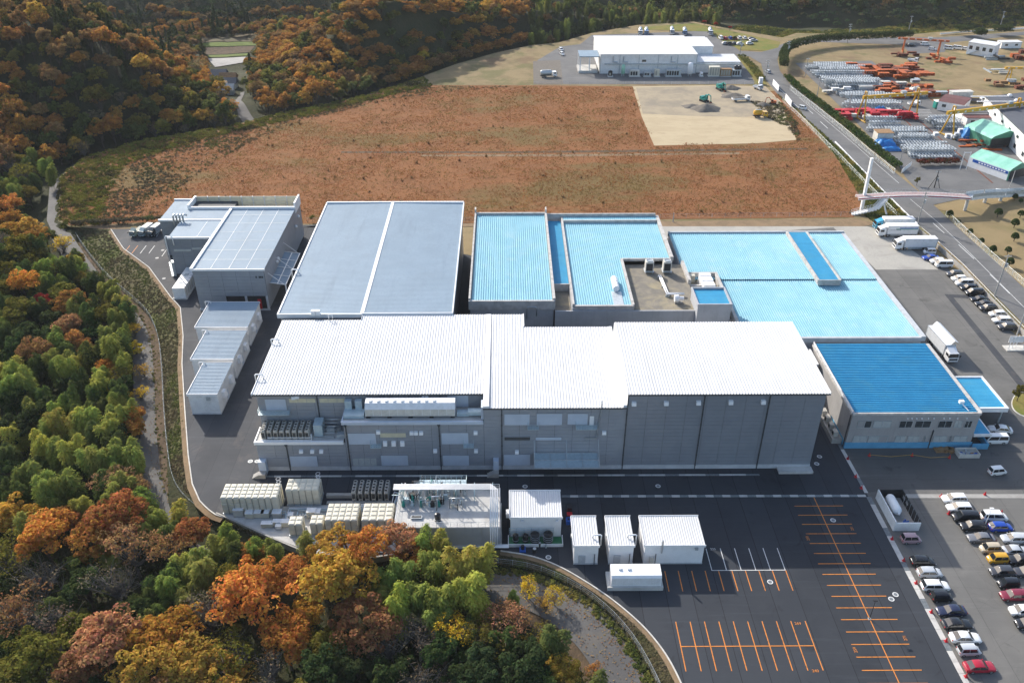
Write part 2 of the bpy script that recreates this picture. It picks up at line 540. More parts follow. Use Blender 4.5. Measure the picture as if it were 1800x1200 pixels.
M['green_grass']=earth('green_grass',[(.20,.17,.05),(.13,.16,.035),(.26,.19,.07)],[(.08,.4,.6,.8),(.3,.5,.7,.6)],bscale=2.0,bdist=.15)
M['sand']=earth('sand',[(.46,.375,.245),(.40,.32,.205),(.33,.26,.17)],[(.12,.42,.62,.7),(.5,.52,.7,.5)],bscale=1.2,bdist=.12,stretch=(.5,1.4,1))
M['sand_grey']=earth('sand_grey',[(.36,.30,.21),(.29,.245,.18),(.24,.21,.165)],[(.15,.42,.62,.8),(.06,.5,.65,.8)],bscale=1.4,bdist=.15)
M['gravel']=earth('gravel',[(.19,.17,.145),(.15,.135,.115)],[(.9,.4,.6,.8)],bscale=3,bdist=.15)
M['leafy_soil']=earth('leafy_soil',[(.12,.085,.055),(.08,.06,.04),(.17,.11,.065)],[(.5,.4,.6,.9),(1.2,.5,.7,.6)],bscale=3,bdist=.15)
M['soil']=earth('soil',[(.25,.175,.105),(.18,.13,.08)],[(.3,.4,.65,.8)],bscale=2,bdist=.15)
M['verge']=earth('verge',[(.13,.115,.055),(.10,.085,.045),(.115,.13,.04)],[(.6,.4,.65,.9),(.045,.48,.62,.8)],bscale=1.6,bdist=.5)
M['forest_floor']=earth('forest_floor',[(.05,.05,.025),(.038,.045,.02),(.07,.058,.03)],[(.1,.4,.6,.8),(.4,.5,.7,.6)],bscale=.8,bdist=.8)
M['farm']=earth('farm',[(.12,.10,.06),(.09,.13,.035),(.15,.11,.07)],[(.03,.45,.55,.8),(.06,.5,.6,.7)],bscale=1.0,bdist=.2)
# ------------------------------------------------------------------ the lie of the land
C1=[(195,403),(217,437),(262,470),(300,522),(317,540),(322,590),(320,640),(325,720),(331,800),(338,850),(352,882),(375,903),(393,909)]
YARD_EDGE=[(393,909),(430,925),(476,946),(540,972),(620,985),(700,975),(880,966)]
C2=[(880,968),(935,976),(985,995),(1040,1028),(1075,1052),(1115,1085),(1145,1115),(1175,1155),(1200,1205),(1222,1260),(1248,1330),(1280,1430)]
NORTH=[(1800,46),(1650,56),(1560,64),(1480,60),(1400,58),(1375,66),(1290,52),(1220,38),(1120,44),(1040,58),(985,74),(930,80),(870,93),(800,113),(745,133),
         (700,150),(640,168),(560,185),(470,205),(400,222),(250,246),(150,276),(106,310),(102,388),(122,398)]
PLATEAU=P(C1+YARD_EDGE[1:]+C2[1:])+P([(2300,1430),(2900,700)])+[(420,300),(420,520)]+P(NORTH)
_pl=np.array(PLATEAU)
def plateau_dist(X,Y):
 """distance outside the plateau (0 inside)"""
 X,Y=np.asarray(X,float),np.asarray(Y,float)
 a,b=_pl,np.roll(_pl,-1,axis=0)
 d2=np.full(X.shape,1e18)
 ins=np.zeros(X.shape,bool)
 for (ax,ay),(bx,by) in zip(a,b):
  vx,vy=bx-ax,by-ay
  t=np.clip(((X-ax)*vx+(Y-ay)*vy)/(vx*vx+vy*vy+1e-9),0,1)
  d2=np.minimum(d2,(X-ax-t*vx) ** 2+(Y-ay-t*vy) ** 2)
  c=((ay>Y) != (by>Y))&(X<(bx-ax)*(Y-ay)/(by-ay+1e-12)+ax)
  ins ^= c
 return np.where(ins,0.0,np.sqrt(d2))
HILLS=[(-72,448,38,34,26),(-20,470,60,32,22),(40,520,90,30,16),(-186,395,30,34,20),(-235,400,55,48,30),(-300,360,70,70,30),
         (-168,362,36,32,17),(-215,345,40,34,14),(-190,265,42,42,8),(-165,180,40,60,6),(-330,470,70,50,34)]
def _vn(X,Y,s,seed):
 """smooth value noise"""
 x,y=X/s,Y/s
 xi,yi=np.floor(x),np.floor(y)
 fx,fy=x-xi,y-yi
 fx,fy=fx*fx*(3-2*fx),fy*fy*(3-2*fy)
 def h(a,b):
  v=np.sin(a*127.1+b*311.7+seed*74.7)*43758.5453
  return v-np.floor(v)
 return (h(xi,yi)*(1-fx)+h(xi+1,yi)*fx)*(1-fy)+(h(xi,yi+1)*(1-fx)+h(xi+1,yi+1)*fx)*fy
def land(X,Y):
 X,Y=np.asarray(X,float),np.asarray(Y,float)
 d=plateau_dist(X,Y)
 z=-0.7-(0.46-0.28*np.clip((X+16)/14,0,1)*(Y<125))*np.minimum(d,9.0)-0.10*np.clip(d-12,0,45)
 far=np.clip((Y-430)/60,0,1)*np.clip((-60-X)/40,0,1)
 z=z-6.0*far
 k=np.clip((d-8)/26,0,1)
 k=k*k*(3-2*k)
 hz=0
 for hx,hy,rx,ry,hh in HILLS:
  hz=hz+hh*np.exp(-((X-hx)/rx) ** 2-((Y-hy)/ry) ** 2)
 z=z+hz*k
 z=z+0.5*np.clip(Y-np.where(X>0,600-0.2*X,585),0,130)*np.clip(d/15,0,1)
 z=z+k*2.2*(_vn(X,Y,22,1)-.5)+k*3*(_vn(X,Y,55,2)-.5)
 return np.where(d <= 0,-0.7,z)
def land1(x,y):
 return float(land(np.array([x]),np.array([y]))[0])
def make_terrain():
 xs=np.concatenate([np.arange(-1500,-420,40),np.arange(-420,440,4.0),np.arange(440,1501,40)])
 ys=np.concatenate([np.arange(-200,40,20),np.arange(40,680,4.0),np.arange(680,1600,40)])
 X,Y=np.meshgrid(xs,ys)
 Z=land(X,Y)
 V=np.stack([X.ravel(),Y.ravel(),Z.ravel()],1)
 nx,ny=len(xs),len(ys)
 i,j=np.meshgrid(np.arange(nx-1),np.arange(ny-1))
 a=(j*nx+i).ravel()
 F=np.stack([a,a+1,a+nx+1,a+nx],1)
 o=link('terrain',npmesh('terrain',V,F,M['forest_floor'],smooth=True))
 tag(o,'wooded valley slopes and hills around the factory plateau','terrain',kind='structure')
make_terrain()
def resample(pts,n):
 pts=[Vector(p) for p in pts]
 L=[0]
 for a,b in zip(pts,pts[1:]):
  L.append(L[-1]+(b-a).length)
 out,k=[],0
 for i in range(n):
  t=L[-1]*i/(n-1)
  while k<len(L)-2 and L[k+1]<t:
   k += 1
  u=(t-L[k])/max(1e-9,L[k+1]-L[k])
  out.append(pts[k].lerp(pts[k+1],min(1,u)))
 return out
def smooth_line(pts,it=2):
 """round the corners of a polyline"""
 pts=[Vector(p) for p in pts]
 for _ in range(it):
  q=[pts[0]]
  for a,b in zip(pts,pts[1:]):
   q += [a.lerp(b,.25),a.lerp(b,.75)]
  q.append(pts[-1])
  pts=q
 return pts
def offset_line(pts,d):
 """shift a plan polyline sideways by d (left of its direction is positive)"""
 pts=[Vector(p) for p in pts]
 out=[]
 for i,p in enumerate(pts):
  t=pts[min(i+1,len(pts)-1)]-pts[max(i-1,0)]
  t.z=0
  t.normalize()
  out.append(p+Vector((-t.y,t.x,0))*d)
 return out
def strip(name,A,B,mat,n=60,m=5,rough=0.0,kind='structure',parent=None):
 A,B=resample(A,n),resample(B,n)
 vs,fs=[],[]
 for i in range(n):
  for j in range(m+1):
   p=A[i].lerp(B[i],j/m)
   if rough and 0<j<m:
    p.z += random.uniform(-rough,rough)
   vs.append(p)
 for i in range(n-1):
  for j in range(m):
   a=i*(m+1)+j
   fs.append((a,a+1,a+m+2,a+m+1))
 mb=MB()
 mb.add(vs,fs)
 o=mb.build(name,mat,parent)
 me=o.data
 if sum(p.normal.z for p in me.polygons)<0:
  me.flip_normals()
 if kind and parent is None:
  o["kind"]=kind
 return o
def sheet(name,pts,z,mat,label=None,kind='structure',parent=None,world=False):
 w=pts if world else P(pts)
 n=len(w)
 ar=sum(w[i][0]*w[(i+1) % n][1]-w[(i+1) % n][0]*w[i][1] for i in range(n))
 if ar<0:
  w=w[::-1]
 mb=MB()
 mb.add([(x,y,z) for x,y in w],[list(range(n))])
 o=mb.build(name,mat,parent)
 if parent is None:
  o["kind"]=kind
  if label:
   o["label"]=label
 return o
def wall_along(mb,pts,w,h0,h1):
 """continuous low wall / kerb following a polyline; h0, h1 relative to the points' z"""
 A,B=offset_line(pts,w/2),offset_line(pts,-w/2)
 n=len(A)
 vs=[]
 for i in range(n):
  for q,h in ((A[i],h0),(A[i],h1),(B[i],h1),(B[i],h0)):
   vs.append((q.x,q.y,q.z+h))
 fs=[]
 for i in range(n-1):
  for k in range(4):
   a,b=i*4+k,i*4+(k+1) % 4
   fs.append((a,b,b+4,a+4))
 fs += [(0,1,2,3),tuple((n-1)*4+k for k in (3,2,1,0))]
 mb.add(vs,fs)
 return mb
def V3(pts,z=0.0):
 return [G(x,y,z) for x,y in pts]
def V3z(pts,z):
 return [Vector((*p,z)) for p in pts]
# ---- ground sheets of the plateau, each a little above the one below
sheet('ground',PLATEAU,-0.10,M['dry_grass'],'dry grass and earth of the levelled factory plateau',world=True)
sheet('field',[(122,396),(290,389),(540,393),(820,392),(1160,385),(1500,382),(1520,350),(1465,270),(1390,185),(1365,160),(1110,152),(940,150),(760,150),(700,152),(640,169),
    (560,186),(470,206),(400,223),(250,247),(150,277),(108,310),(104,385)],-0.05,M['field'],'wide rust-brown field of dead weeds behind the factory')
sheet('sand_ground',[(1112,152),(1250,150),(1345,152),(1372,178),(1400,246),(1330,252),(1150,256),(1128,205)],-0.015,M['sand'],'bare levelled sand patch at the corner of the brown field')
sheet('gravel_ground',[(1118,154),(1250,152),(1345,153),(1372,180),(1378,200),(1310,206),(1215,204),(1130,200)],0.005,M['sand_grey'],'grey trampled part of the sand patch with wheel tracks')
NEW_LOT=C1+YARD_EDGE[1:]+C2[1:]+[(1826,1430),(1705,1205),(1525,870),(1476,776),(1432,700),(1380,560),(560,395),(290,397),(240,402)]
sheet('asphalt_lot',NEW_LOT,0.0,M['asphalt_new'],'fresh black asphalt around the new halls')
sheet('asphalt_yard',[(196,404),(218,438),(262,471),(300,523),(317,541),(322,590),(320,640),(325,720),(331,800),(338,850),(352,882),(375,902),(440,905),(460,838),(458,640),(500,552),(505,405)],0.012,
      M['asphalt_mid'],'greyer asphalt yard west of the halls')
OLD=[(1525,870),(1705,1205),(1826,1430),(2300,1430),(2300,860),(1800,600),(1640,440),(1560,395),(1480,400),(1160,400),(1380,560),(1432,700),(1476,776)]
sheet('car_park',OLD,-0.005,M['asphalt_old'],'old grey asphalt of the car park and eastern yard')
sheet('office_yard',[(1476,776),(1522,866),(1560,860),(2300,861),(2300,740),(1800,735),(1700,700),(1620,600),(1540,474),(1400,474),(1432,700)],0.012,M['asphalt_office'],'darker asphalt in front of the office building')
sheet('concrete_apron',[(1160,398),(1525,398),(1560,408),(1650,474),(1540,474),(1465,400),(1160,420)],0.022,M['apron'],'pale concrete apron behind the light blue roofs')
# trench repair and gutter in the old yard
sheet('asphalt_patch',[(1660,517),(1715,519),(1712,525),(1676,523),(1800,672),(1800,690),(1664,522)],0.026,M['asphalt_mid'],'dark trench repair strip across the eastern yard')
sheet('concrete_gutter',[(1565,868),(2300,868),(2300,876),(1568,875)],0.024,M['concrete'],'concrete gutter strip between office yard and car park')
# road, verges, storage yard
ROAD_L=[(1318,100),(1338,112),(1344,138),(1366,165),(1390,186),(1410,203),(1450,238),(1500,284),(1545,328),(1595,378),(1628,405),(1690,460),(1750,520),(1850,620),(2000,780)]
ROAD_R=[(1390,72),(1372,86),(1366,105),(1371,125),(1387,146),(1430,181),(1480,222),(1530,265),(1570,300),(1625,345),(1660,378),(1700,415),(1740,450),(1810,515),(1900,600),(2100,790)]
sheet('road',ROAD_L+ROAD_R[::-1],0.0,M['asphalt_road'],'grey public road curving down past the storage yard')
sheet('road_branch',[(1318,100),(1338,112),(1342,125),(1366,105),(1372,86),(1345,92),(1300,90),(1290,82),(1283,92),(1300,97)],0.03,M['asphalt_road'],'driveway from the road to the far white factory')
sheet('road_north',[(1395,75),(1430,66),(1500,68),(1560,66),(1650,66),(1800,56),(1800,62),(1660,76),(1620,80),(1500,76),(1440,74),(1400,80)],0.0,M['asphalt_road'],'road running along the hedge behind the storage yard')
sheet('yard_grass',[(1392,108),(1400,96),(1430,83),(1480,78),(1600,76),(1800,62),(2000,62),(2000,200),(1660,195),(1530,108),(1400,112)],-0.03,M['dry_grass'],'worn dry grass inside the storage yard')
sheet('yard_pavement',[(1398,111),(1492,108),(1532,107),(1568,135),(1662,192),(1720,190),(2000,190),(2000,345),(1800,342),(1700,347),(1640,360),(1592,312),(1580,292),(1490,200)],-0.012,M['asphalt_road'],
      'asphalt of the steel storage yard and its entrance')
sheet('yard_parking',[(1600,72),(1640,68),(1668,80),(1660,92),(1600,95),(1590,84)],0.015,M['asphalt_road'],'small asphalt parking place at the back of the yard')
sheet('green_walkway',[(1493,109),(1503,108),(1562,164),(1548,164)],0.012,M['green_floor'],'green painted walkway stripe in the storage yard')
sheet('lawn',[(1648,368),(1660,358),(1700,349),(1800,349),(2000,352),(2100,700),(1900,560),(1820,500),(1750,440),(1705,400),(1668,372)],-0.02,M['lawn'],'dry lawn dotted with clipped shrubs beside the road')
# far factory ground
sheet('far_lot',[(940,148),(945,106),(985,82),(1020,78),(1040,62),(1220,55),(1250,55),(1290,66),(1330,76),(1290,82),(1286,92),(1302,100),(1325,143),(1325,148)],-0.015,M['asphalt_road'],'grey paved lot around the far white factory')
sheet('far_lawn',[(1120,52),(1130,48),(1220,41),(1290,56),(1372,74),(1368,84),(1345,90),(1300,88),(1262,68),(1250,56)],0.02,M['green_grass'],'green lawn strip behind the far factory')
sheet('far_gravel',[(938,148),(937,108),(985,106),(990,148)],0.0,M['gravel'],'gravel standing west of the far factory')
sheet('soil_bank',[(760,150),(740,140),(800,117),(870,97),(930,86),(980,82),(985,104),(935,108),(930,148)],-0.04,M['dry_grass'],'brownish grass triangle west of the far factory')
sheet('lot_lawn',[(1296,100),(1310,104),(1340,128),(1348,150),(1330,146)],-0.01,M['green_grass'],'narrow planted verge beside the far driveway')
# verge between apron and field
sheet('field_verge',[(560,396),(1160,389),(1500,384),(1540,392),(1520,398),(1165,398),(820,398),(530,400)],0.0,M['soil'],'bare tan strip along the back of the halls')
sheet('field_track',[(600,266),(900,266),(1150,263),(1420,260),(1420,263),(1150,267),(900,269),(600,269)],-.03,M['leafy_soil'],'dark rutted track across the brown field')
sheet('field_track',[(740,272),(1000,271),(1300,268),(1300,271),(1000,275),(740,275)],-.03,M['soil'],'pale rut beside the track across the brown field')
# embankments, fences and the lower lane
F1=[(126,402),(150,440),(190,490),(235,527),(262,552),(280,592),(286,650),(289,720),(296,800),(305,850),(330,885),(370,912),(420,940),(480,965)]
F2=[(850,989),(900,993),(950,1003),(1000,1025),(1040,1050),(1080,1085),(1110,1120),(1135,1160),(1158,1205),(1180,1260),(1206,1330),(1238,1430)]
ZF=-2.6
f1=smooth_line(V3(F1,ZF),2)
ZF2,LZ2=-.9,-1.2
f2=smooth_line(V3(F2,ZF2),2)
c1=V3([(122,398),(150,402)]+C1+[(430,925),(476,946)],0.0)
c2=smooth_line(V3(C2,0.0),2)
strip('embankment',[Vector((p.x,p.y,-.01)) for p in c1],f1,M['verge'],90,8,.08)['label']='grassy embankment falling from the asphalt yard to the lower lane'
strip('embankment',[Vector((p.x,p.y,-.01)) for p in [G(872,965)]+c2],[G(800,985,ZF2)]+f2,M['verge'],70,8,.08)['label']='planted bank below the new car park'
# pale soil strip just outside the kerb
ck1=V3(C1,0.0)
ck2=c2
strip('soil_strip',offset_line(ck1,-.1),offset_line(V3z([(p.x,p.y) for p in ck1],-.28),-1.1),M['soil'],80,2)['label']='bare soil strip outside the west kerb'
strip('soil_strip',offset_line(ck2,-.1),offset_line(V3z([(p.x,p.y) for p in ck2],-.12),-.85),M['soil'],70,2)['label']='bare soil strip outside the curved south kerb'
for ln,lab in ((ck1,'pale concrete kerb along the west edge of the asphalt'),(ck2,'pale concrete kerb curving round the new car park')):
 mb=MB()
 wall_along(mb,resample(ln,80),.22,-.3,.13)
 tag(mb.build('kerb',M['kerb']),lab,'kerb',kind='structure')
LZ=-3.0
strip('lane',offset_line(V3z([(p.x,p.y) for p in f1],LZ),-1.7),offset_line(V3z([(p.x,p.y) for p in f1],LZ-.1),-6.6),M['asphalt_lane'],90,3)['label']='shaded lane at the foot of the west embankment'
strip('lane_verge',offset_line(V3z([(p.x,p.y) for p in f2],LZ2-.12),-8.0),offset_line(V3z([(p.x,p.y) for p in f2],LZ2-2.2),-12),M['leafy_soil'],70,3)['label']='leaf-strewn edge of the south service lane'
strip('lane',offset_line(V3z([(p.x,p.y) for p in f2],LZ2),-1.3),offset_line(V3z([(p.x,p.y) for p in f2],LZ2-.1),-8.2),M['asphalt_lane'],70,3)['label']='grey service lane curving below the south fence'
sheet('lane',[(86,312),(118,300),(112,330),(120,400),(150,445),(185,490),(150,500),(110,450),(80,380)],0.0,M['asphalt_lane'],'cracked lane between the bamboo and the green bank')
bpy.data.objects['lane.002'].location.z=-1.4
strip('leaf_litter',offset_line(V3z([(p.x,p.y) for p in f1],ZF-.15),-.1),offset_line(V3z([(p.x,p.y) for p in f1],LZ+.04),-2.0),M['leafy_soil'],90,2)['label']='fallen leaves along the lane edge'
# ------------------------------------------------------------------ the new factory hall
def panels(parent,x0,x1,z0,z1,y,w=3.9,course=.88,mat=None,face='front',t=.09):
 """cladding: one object per vertical row of panels, every course with its own recessed joint"""
 n=max(1,int(round((x1-x0)/w)))
 p=(x1-x0)/n
 k=max(1,int(round((z1-z0)/course)))
 h=(z1-z0)/k
 for i in range(n):
  mb=MB()
  for j in range(k):
   a,b=x0+i*p+.025,x0+(i+1)*p-.025
   c,d=z0+j*h+.016,z0+(j+1)*h-.016
   if face == 'front':
    mb.box(a,y-t,c,b,y+.02,d)
   elif face == 'left':
    mb.box(y-t,a,c,y+.02,b,d)
   else:
    mb.box(y-.02,a,c,y+t,b,d)
  mb.build('wall_panel',mat or M['panel_grey'],parent)
def px(z,x,y):
 """zoomed-crop pixel to photo pixel; z = (x0, y0, scale)"""
 return z[0]+x/z[2],z[1]+y/z[2]
ZL=(430,670,4.186)
ZM=(860,670,3.0)
def frect(z,a,b,Y):
 x0,z0=FY(*px(z,a[0],b[1]),Y)
 x1,z1=FY(*px(z,b[0],a[1]),Y)
 return x0,z0,x1,z1
def shutter(parent,z,a,b,Y,name='shutter',mat=None,frame=True):
 x0,z0,x1,z1=frect(z,a,b,Y)
 mb=MB()
 n=max(2,int((z1-z0)/.25))
 h=(z1-z0)/n
 for i in range(n):
  mb.box(x0,Y-.17,z0+i*h+.012,x1,Y-.1,z0+(i+1)*h-.012)
 o=mb.build(name,mat or M['shutter'],parent)
 if frame:
  f=MB()
  f.box(x0-.1,Y-.22,z1,x1+.1,Y-.08,z1+.12)
  f.box(x0-.1,Y-.2,z0,x0,Y-.08,z1)
  f.box(x1,Y-.2,z0,x1+.1,Y-.08,z1)
  f.build('frame',M['panel_grey'],o)
 return o
def hood(parent,z,c,Y,w=.75,h=.62,d=.55):
 x,zz=FY(*px(z,*c),Y)
 mb=MB()
 mb.add([(x-w/2,Y-.1,zz-h/2),(x+w/2,Y-.1,zz-h/2),(x+w/2,Y-.1-d,zz-h/2),(x-w/2,Y-.1-d,zz-h/2),
   (x-w/2,Y-.1,zz+h/2),(x+w/2,Y-.1,zz+h/2),(x+w/2,Y-.1-d*.75,zz+h*.38),(x-w/2,Y-.1-d*.75,zz+h*.38)],
           [(0,1,2,3),(4,7,6,5),(3,2,6,7),(0,3,7,4),(1,5,6,2),(0,4,5,1)])
 return mb.build('vent_hood',M['white_clean'],parent)
def balcony(parent,z,a,b,Y,depth=1.2):
 x0,z0,x1,z1=frect(z,a,b,Y-depth)
 mb=MB()
 mb.box(x0,Y-.1-depth,z0,x1,Y-.1,z0+.12)
 for k in range(int((x1-x0)/.5)+1):
  xx=min(x1-.03,x0+k*.5)
  mb.box(xx,Y-.1-depth,z0+.12,xx+.05,Y-.05-depth,z0+1.15)
 for zz in (z0+.6,z0+1.1):
  mb.box(x0,Y-.1-depth,zz,x1,Y-.05-depth,zz+.05)
  for xx in (x0,x1-.05):
   mb.box(xx,Y-.1-depth,zz,xx+.05,Y-.1,zz+.05)
 for xx in (x0+.1,x1-.18):
  mb.add([(xx,Y-.1,z0-.8),(xx+.08,Y-.1,z0-.8),(xx+.08,Y-depth,z0),(xx,Y-depth,z0),(xx,Y-.1,z0),(xx+.08,Y-.1,z0)],
               [(0,1,2,3),(0,3,4),(1,5,2),(3,2,5,4)])
 return mb.build('balcony',M['pale_steel'],parent)
def downpipe(parent,x,z0,z1,Y,head=True):
 mb=MB()
 mb.box(x-.09,Y-.32,z0,x+.09,Y-.12,z1)
 if head:
  mb.add([(x-.3,Y-.5,z1),(x+.3,Y-.5,z1),(x+.3,Y-.1,z1),(x-.3,Y-.1,z1),(x-.1,Y-.33,z1-.7),(x+.1,Y-.33,z1-.7),(x+.1,Y-.11,z1-.7),(x-.1,Y-.11,z1-.7)],
               [(0,1,2,3),(4,7,6,5),(0,4,5,1),(1,5,6,2),(2,6,7,3),(3,7,4,0)])
 for k in range(int((z1-z0)/2.5)):
  mb.box(x-.14,Y-.34,z0+1+k*2.5,x+.14,Y-.1,z0+1.08+k*2.5)
 return mb.build('downpipe',M['joint_dark'],parent)
def gooseneck(parent,x,y,z,dx,dy,h=1.8,drop=2.6,r=.16,mat=None):
 mb=MB()
 pts=[(x,y,z),(x,y,z+h*.8),(x+dx*.12,y+dy*.12,z+h),(x+dx*.88,y+dy*.88,z+h),(x+dx,y+dy,z+h*.8),(x+dx,y+dy,z+h-drop)]
 mb.tube(pts,r,8)
 return mb.build('vent_pipe',mat or M['white_clean'],parent,smooth=True)
YF=129.6
YB=134.2
HALL=thing('factory_hall','long grey-clad factory hall with bright white ribbed roof','factory',(5,YF,0))
XR0,XR1,ZR=22.75,59.9,18.35
XM0,ZM_,ZT1,ZT2=-4.5,15.3,7.0,11.75
XL0,XT=-48.75,-31.4
# structural core behind the cladding
mb=MB()
mb.box(XR0,YF,0,XR1,154.4,ZR-.3)
mb.box(XM0,YF,0,XR0-.02,157.6,ZM_-.3)
mb.box(XL0+.3,YB,0,XM0-.02,160.6,ZM_-.3)
mb.box(-31.9,160.62,0,3.5,162.8,ZM_-.3)
mb.box(XL0,YF+.0,0,XT-.02,YB-.02,ZT1)
mb.box(XT,YF,0,XM0-.04,YB-.03,ZT2)
mb.build('wall',M['joint_dark'],HALL)
# cladding
panels(HALL,XR0,XR1,1.0,ZR-.35,YF,3.9,mat=M['panel_dark'])
panels(HALL,XM0,XR0,1.0,ZM_-.35,YF,3.4)
panels(HALL,XL0+.3,XM0,ZT1,ZM_-.35,YB,3.7)
panels(HALL,XL0,XT,1.0,ZT1-.1,YF,3.45)
panels(HALL,XT,XM0,1.0,ZT2-.1,YF,3.35)
panels(HALL,YB,160.6,1.0,ZM_-.35,XL0+.3,4.4,face='left')
panels(HALL,YF+.1,YB,1.0,ZT1-.1,XL0,4.0,face='left')
panels(HALL,YF,154.4,1.0,ZR-.35,XR1,4.2,mat=M['panel_dark'],face='right')
mb=MB()
mb.box(XL0-.15,YF-.16,0,XR1+.1,YF-.02,.97)
mb.box(XR1+.02,YF-.02,0,XR1+.14,154,.95)
mb.box(XL0-.14,YF,0,XL0-.02,160,.95)
mb.build('plinth',M['plinth'],HALL)
# ribbed roofs
zl=lambda x,y:ZM_+(y-129)*.012
zr=lambda x,y:ZR+(y-129)*.012
r1=MB()
r1.corr(XL0-.5,-31.95,YB-.45,161.1,zl,.56,.1)
r1.corr(-31.93,-4.6,YB-.45,163.2,zl,.56,.1)
r1.corr(-3.4,3.6,YF-.45,163.2,zl,.56,.1)
r1.corr(3.62,XR0-.75,YF-.45,157.9,zl,.56,.1)
r1.build('roof',M['white_roof'],HALL)
r2=MB()
r2.corr(XR0-.05,XR1+.55,YF-.45,154.75,zr,.56,.12)
r2.build('roof',M['white_roof'],HALL)
for q in ((-4.55,YF-.45,ZM_-.1,-3.45,163.2,ZM_+.55),(XR0-.72,YF-.2,ZM_-.2,XR0-.06,157.9,ZM_+.5),(XR0-.1,YF-.02,ZM_+.3,XR0-.02,154.4,ZR+.2),(XL0-.62,YB-.5,ZM_-.35,XL0-.5,161.2,ZM_+.32),(-32.0,161.1,ZM_-.2,-31.94,163.2,ZM_+.65),(3.6,157.95,ZM_-.6,3.75,163.3,ZM_+.62),(XR1+.56,YF-.5,ZR-.35,XR1+.66,154.8,ZR+.34)):
 MB().box(*q).build('flashing',M['white_clean'],HALL)
for k in range(7):
 MB().box(XR0-.14,YF+.6+k*3.6,ZM_+.5,XR0-.1,YF+.68+k*3.6,ZR+.1).build('cleat',M['white_clean'],HALL)
gt=MB()
gt.box(XL0-.5,YB-.62,ZM_-.22,XM0-.1,YB-.46,ZM_+.02)
gt.box(XM0-.1,YF-.62,ZM_-.22,XR0-.1,YF-.46,ZM_+.02)
gt.box(XR0,YF-.62,ZR-.22,XR1+.6,YF-.46,ZR+.02)
gt.build('gutter',M['joint_dark'],HALL)
mb=MB()
mb.box(34.5,154.7,0,53.0,158.6,ZR-2.6)
mb.build('wall',M['wall_gray'],HALL)
rr=MB()
rr.corr(34.0,53.5,154.78,159,lambda x,y:ZR-2.4,.56,.1)
rr.build('roof',M['white_roof'],HALL)
# terraces
for x0,x1,zt in ((XL0-.3,XT-.35,ZT1),(XT-.3,XM0-.05,ZT2)):
 t=MB()
 t.box(x0+.25,YF+.1,zt,x1-.05,YB-.12,zt+.08)
 to=t.build('terrace',M['concrete_light'],HALL)
 e=MB()
 e.box(x0,YF-.35,zt-.35,x1,YF+.12,zt+.3)
 e.box(x0,YF+.12,zt-.35,x0+.24,YB-.12,zt+.3)
 e.build('parapet',M['shutter'] if zt>8 else M['white_clean'],to)
# openings and fittings, read off the photograph
shutter(HALL,ZL,(163,128),(300,208),YB)
shutter(HALL,ZL,(1495,100),(1645,185),YB)
shutter(HALL,ZL,(1678,102),(1716,140),YB,'louver',M['panel_grey'])
for a,b in (((330,122),(520,155)),((552,122),(745,155))):
 x0,z0,x1,z1=frect(ZL,a,b,YB)
 w=MB()
 for k in range(3):
  w.box(x0+(x1-x0)*k/3+.04,YB-.16,z0+.05,x0+(x1-x0)*(k+1)/3-.04,YB-.12,z1-.05)
 wo_=w.build('window',M['glass_lit'],HALL)
 f=MB()
 f.box(x0-.05,YB-.14,z0-.05,x1+.05,YB-.1,z1+.05)
 f.build('frame',M['panel_grey'],wo_)
balcony(HALL,ZL,(100,215),(320,250),YB,1.4)
hood(HALL,ZL,(362,112),YB)
hood(HALL,ZL,(388,106),YB)
hood(HALL,ZL,(1314,105),YB,.55,.5)
hood(HALL,ZL,(1342,105),YB,.55,.5)
for a,b in (((770,378),(962,460)),((1452,375),(1645,458)),((345,545),(530,622)),((1010,540),(1200,615)),((1462,540),(1650,615))):
 shutter(HALL,ZL,a,b,YF)
shutter(HALL,ZL,(180,565),(320,625),YF,mat=M['panel_grey'])
balcony(HALL,ZL,(925,450),(1000,492),YF)
balcony(HALL,ZL,(1610,458),(1685,490),YF)
for c in ((985,366),(1230,372),(1262,372),(1300,372),(1700,370),(1403,503),(1703,503),(418,507),(500,507),(566,507)):
 hood(HALL,ZL,c,YF)
for c in ((1035,450),(1098,450),(1162,450)):
 hood(HALL,ZL,c,YF,.8,1.0,.5)
x0,z0,x1,z1=frect(ZL,(1000,378),(1185,408),YF)
w=MB()
w.box(x0,YF-.16,z0,x1,YF-.1,z1)
w.build('window',M['glass_lit'],HALL)
x0,z0,x1,z1=frect(ZL,(800,562),(970,620),YF)
for k in range(4):
 w=MB()
 w.box(x0+(x1-x0)*k/4+.05,YF-.18,z0,x0+(x1-x0)*(k+1)/4-.05,YF-.1,z1)
 w.build('window_pane',M['glass_pale'],HALL)
for a,b in (((80,170),(213,228)),((250,168),(385,228)),((412,168),(520,225)),((78,383),(215,440))):
 shutter(HALL,ZM,a,b,YF)
shutter(HALL,ZM,(527,180),(553,228),YF,'door',M['white_clean'])
shutter(HALL,ZM,(80,290),(215,308),YF,'louver',M['joint_dark'])
shutter(HALL,ZM,(245,292),(380,307),YF,'louver',M['shutter'])
balcony(HALL,ZM,(202,228),(262,255),YF,1.0)
balcony(HALL,ZM,(457,228),(570,255),YF,1.3)
for c in ((146,367),(605,265)):
 hood(HALL,ZM,c,YF)
for c in ((762,112),(932,110),(1102,107),(1272,105),(1443,103)):
 hood(HALL,ZM,c,YF,.85,.75,.6)
for xp in (1105,1240,1355):
 x=FY(xp,690,YF)[0]
 downpipe(HALL,x,0,ZR-.2,YF,False)
downpipe(HALL,FY(882,740,YF)[0],0,ZM_-.3,YF,False)
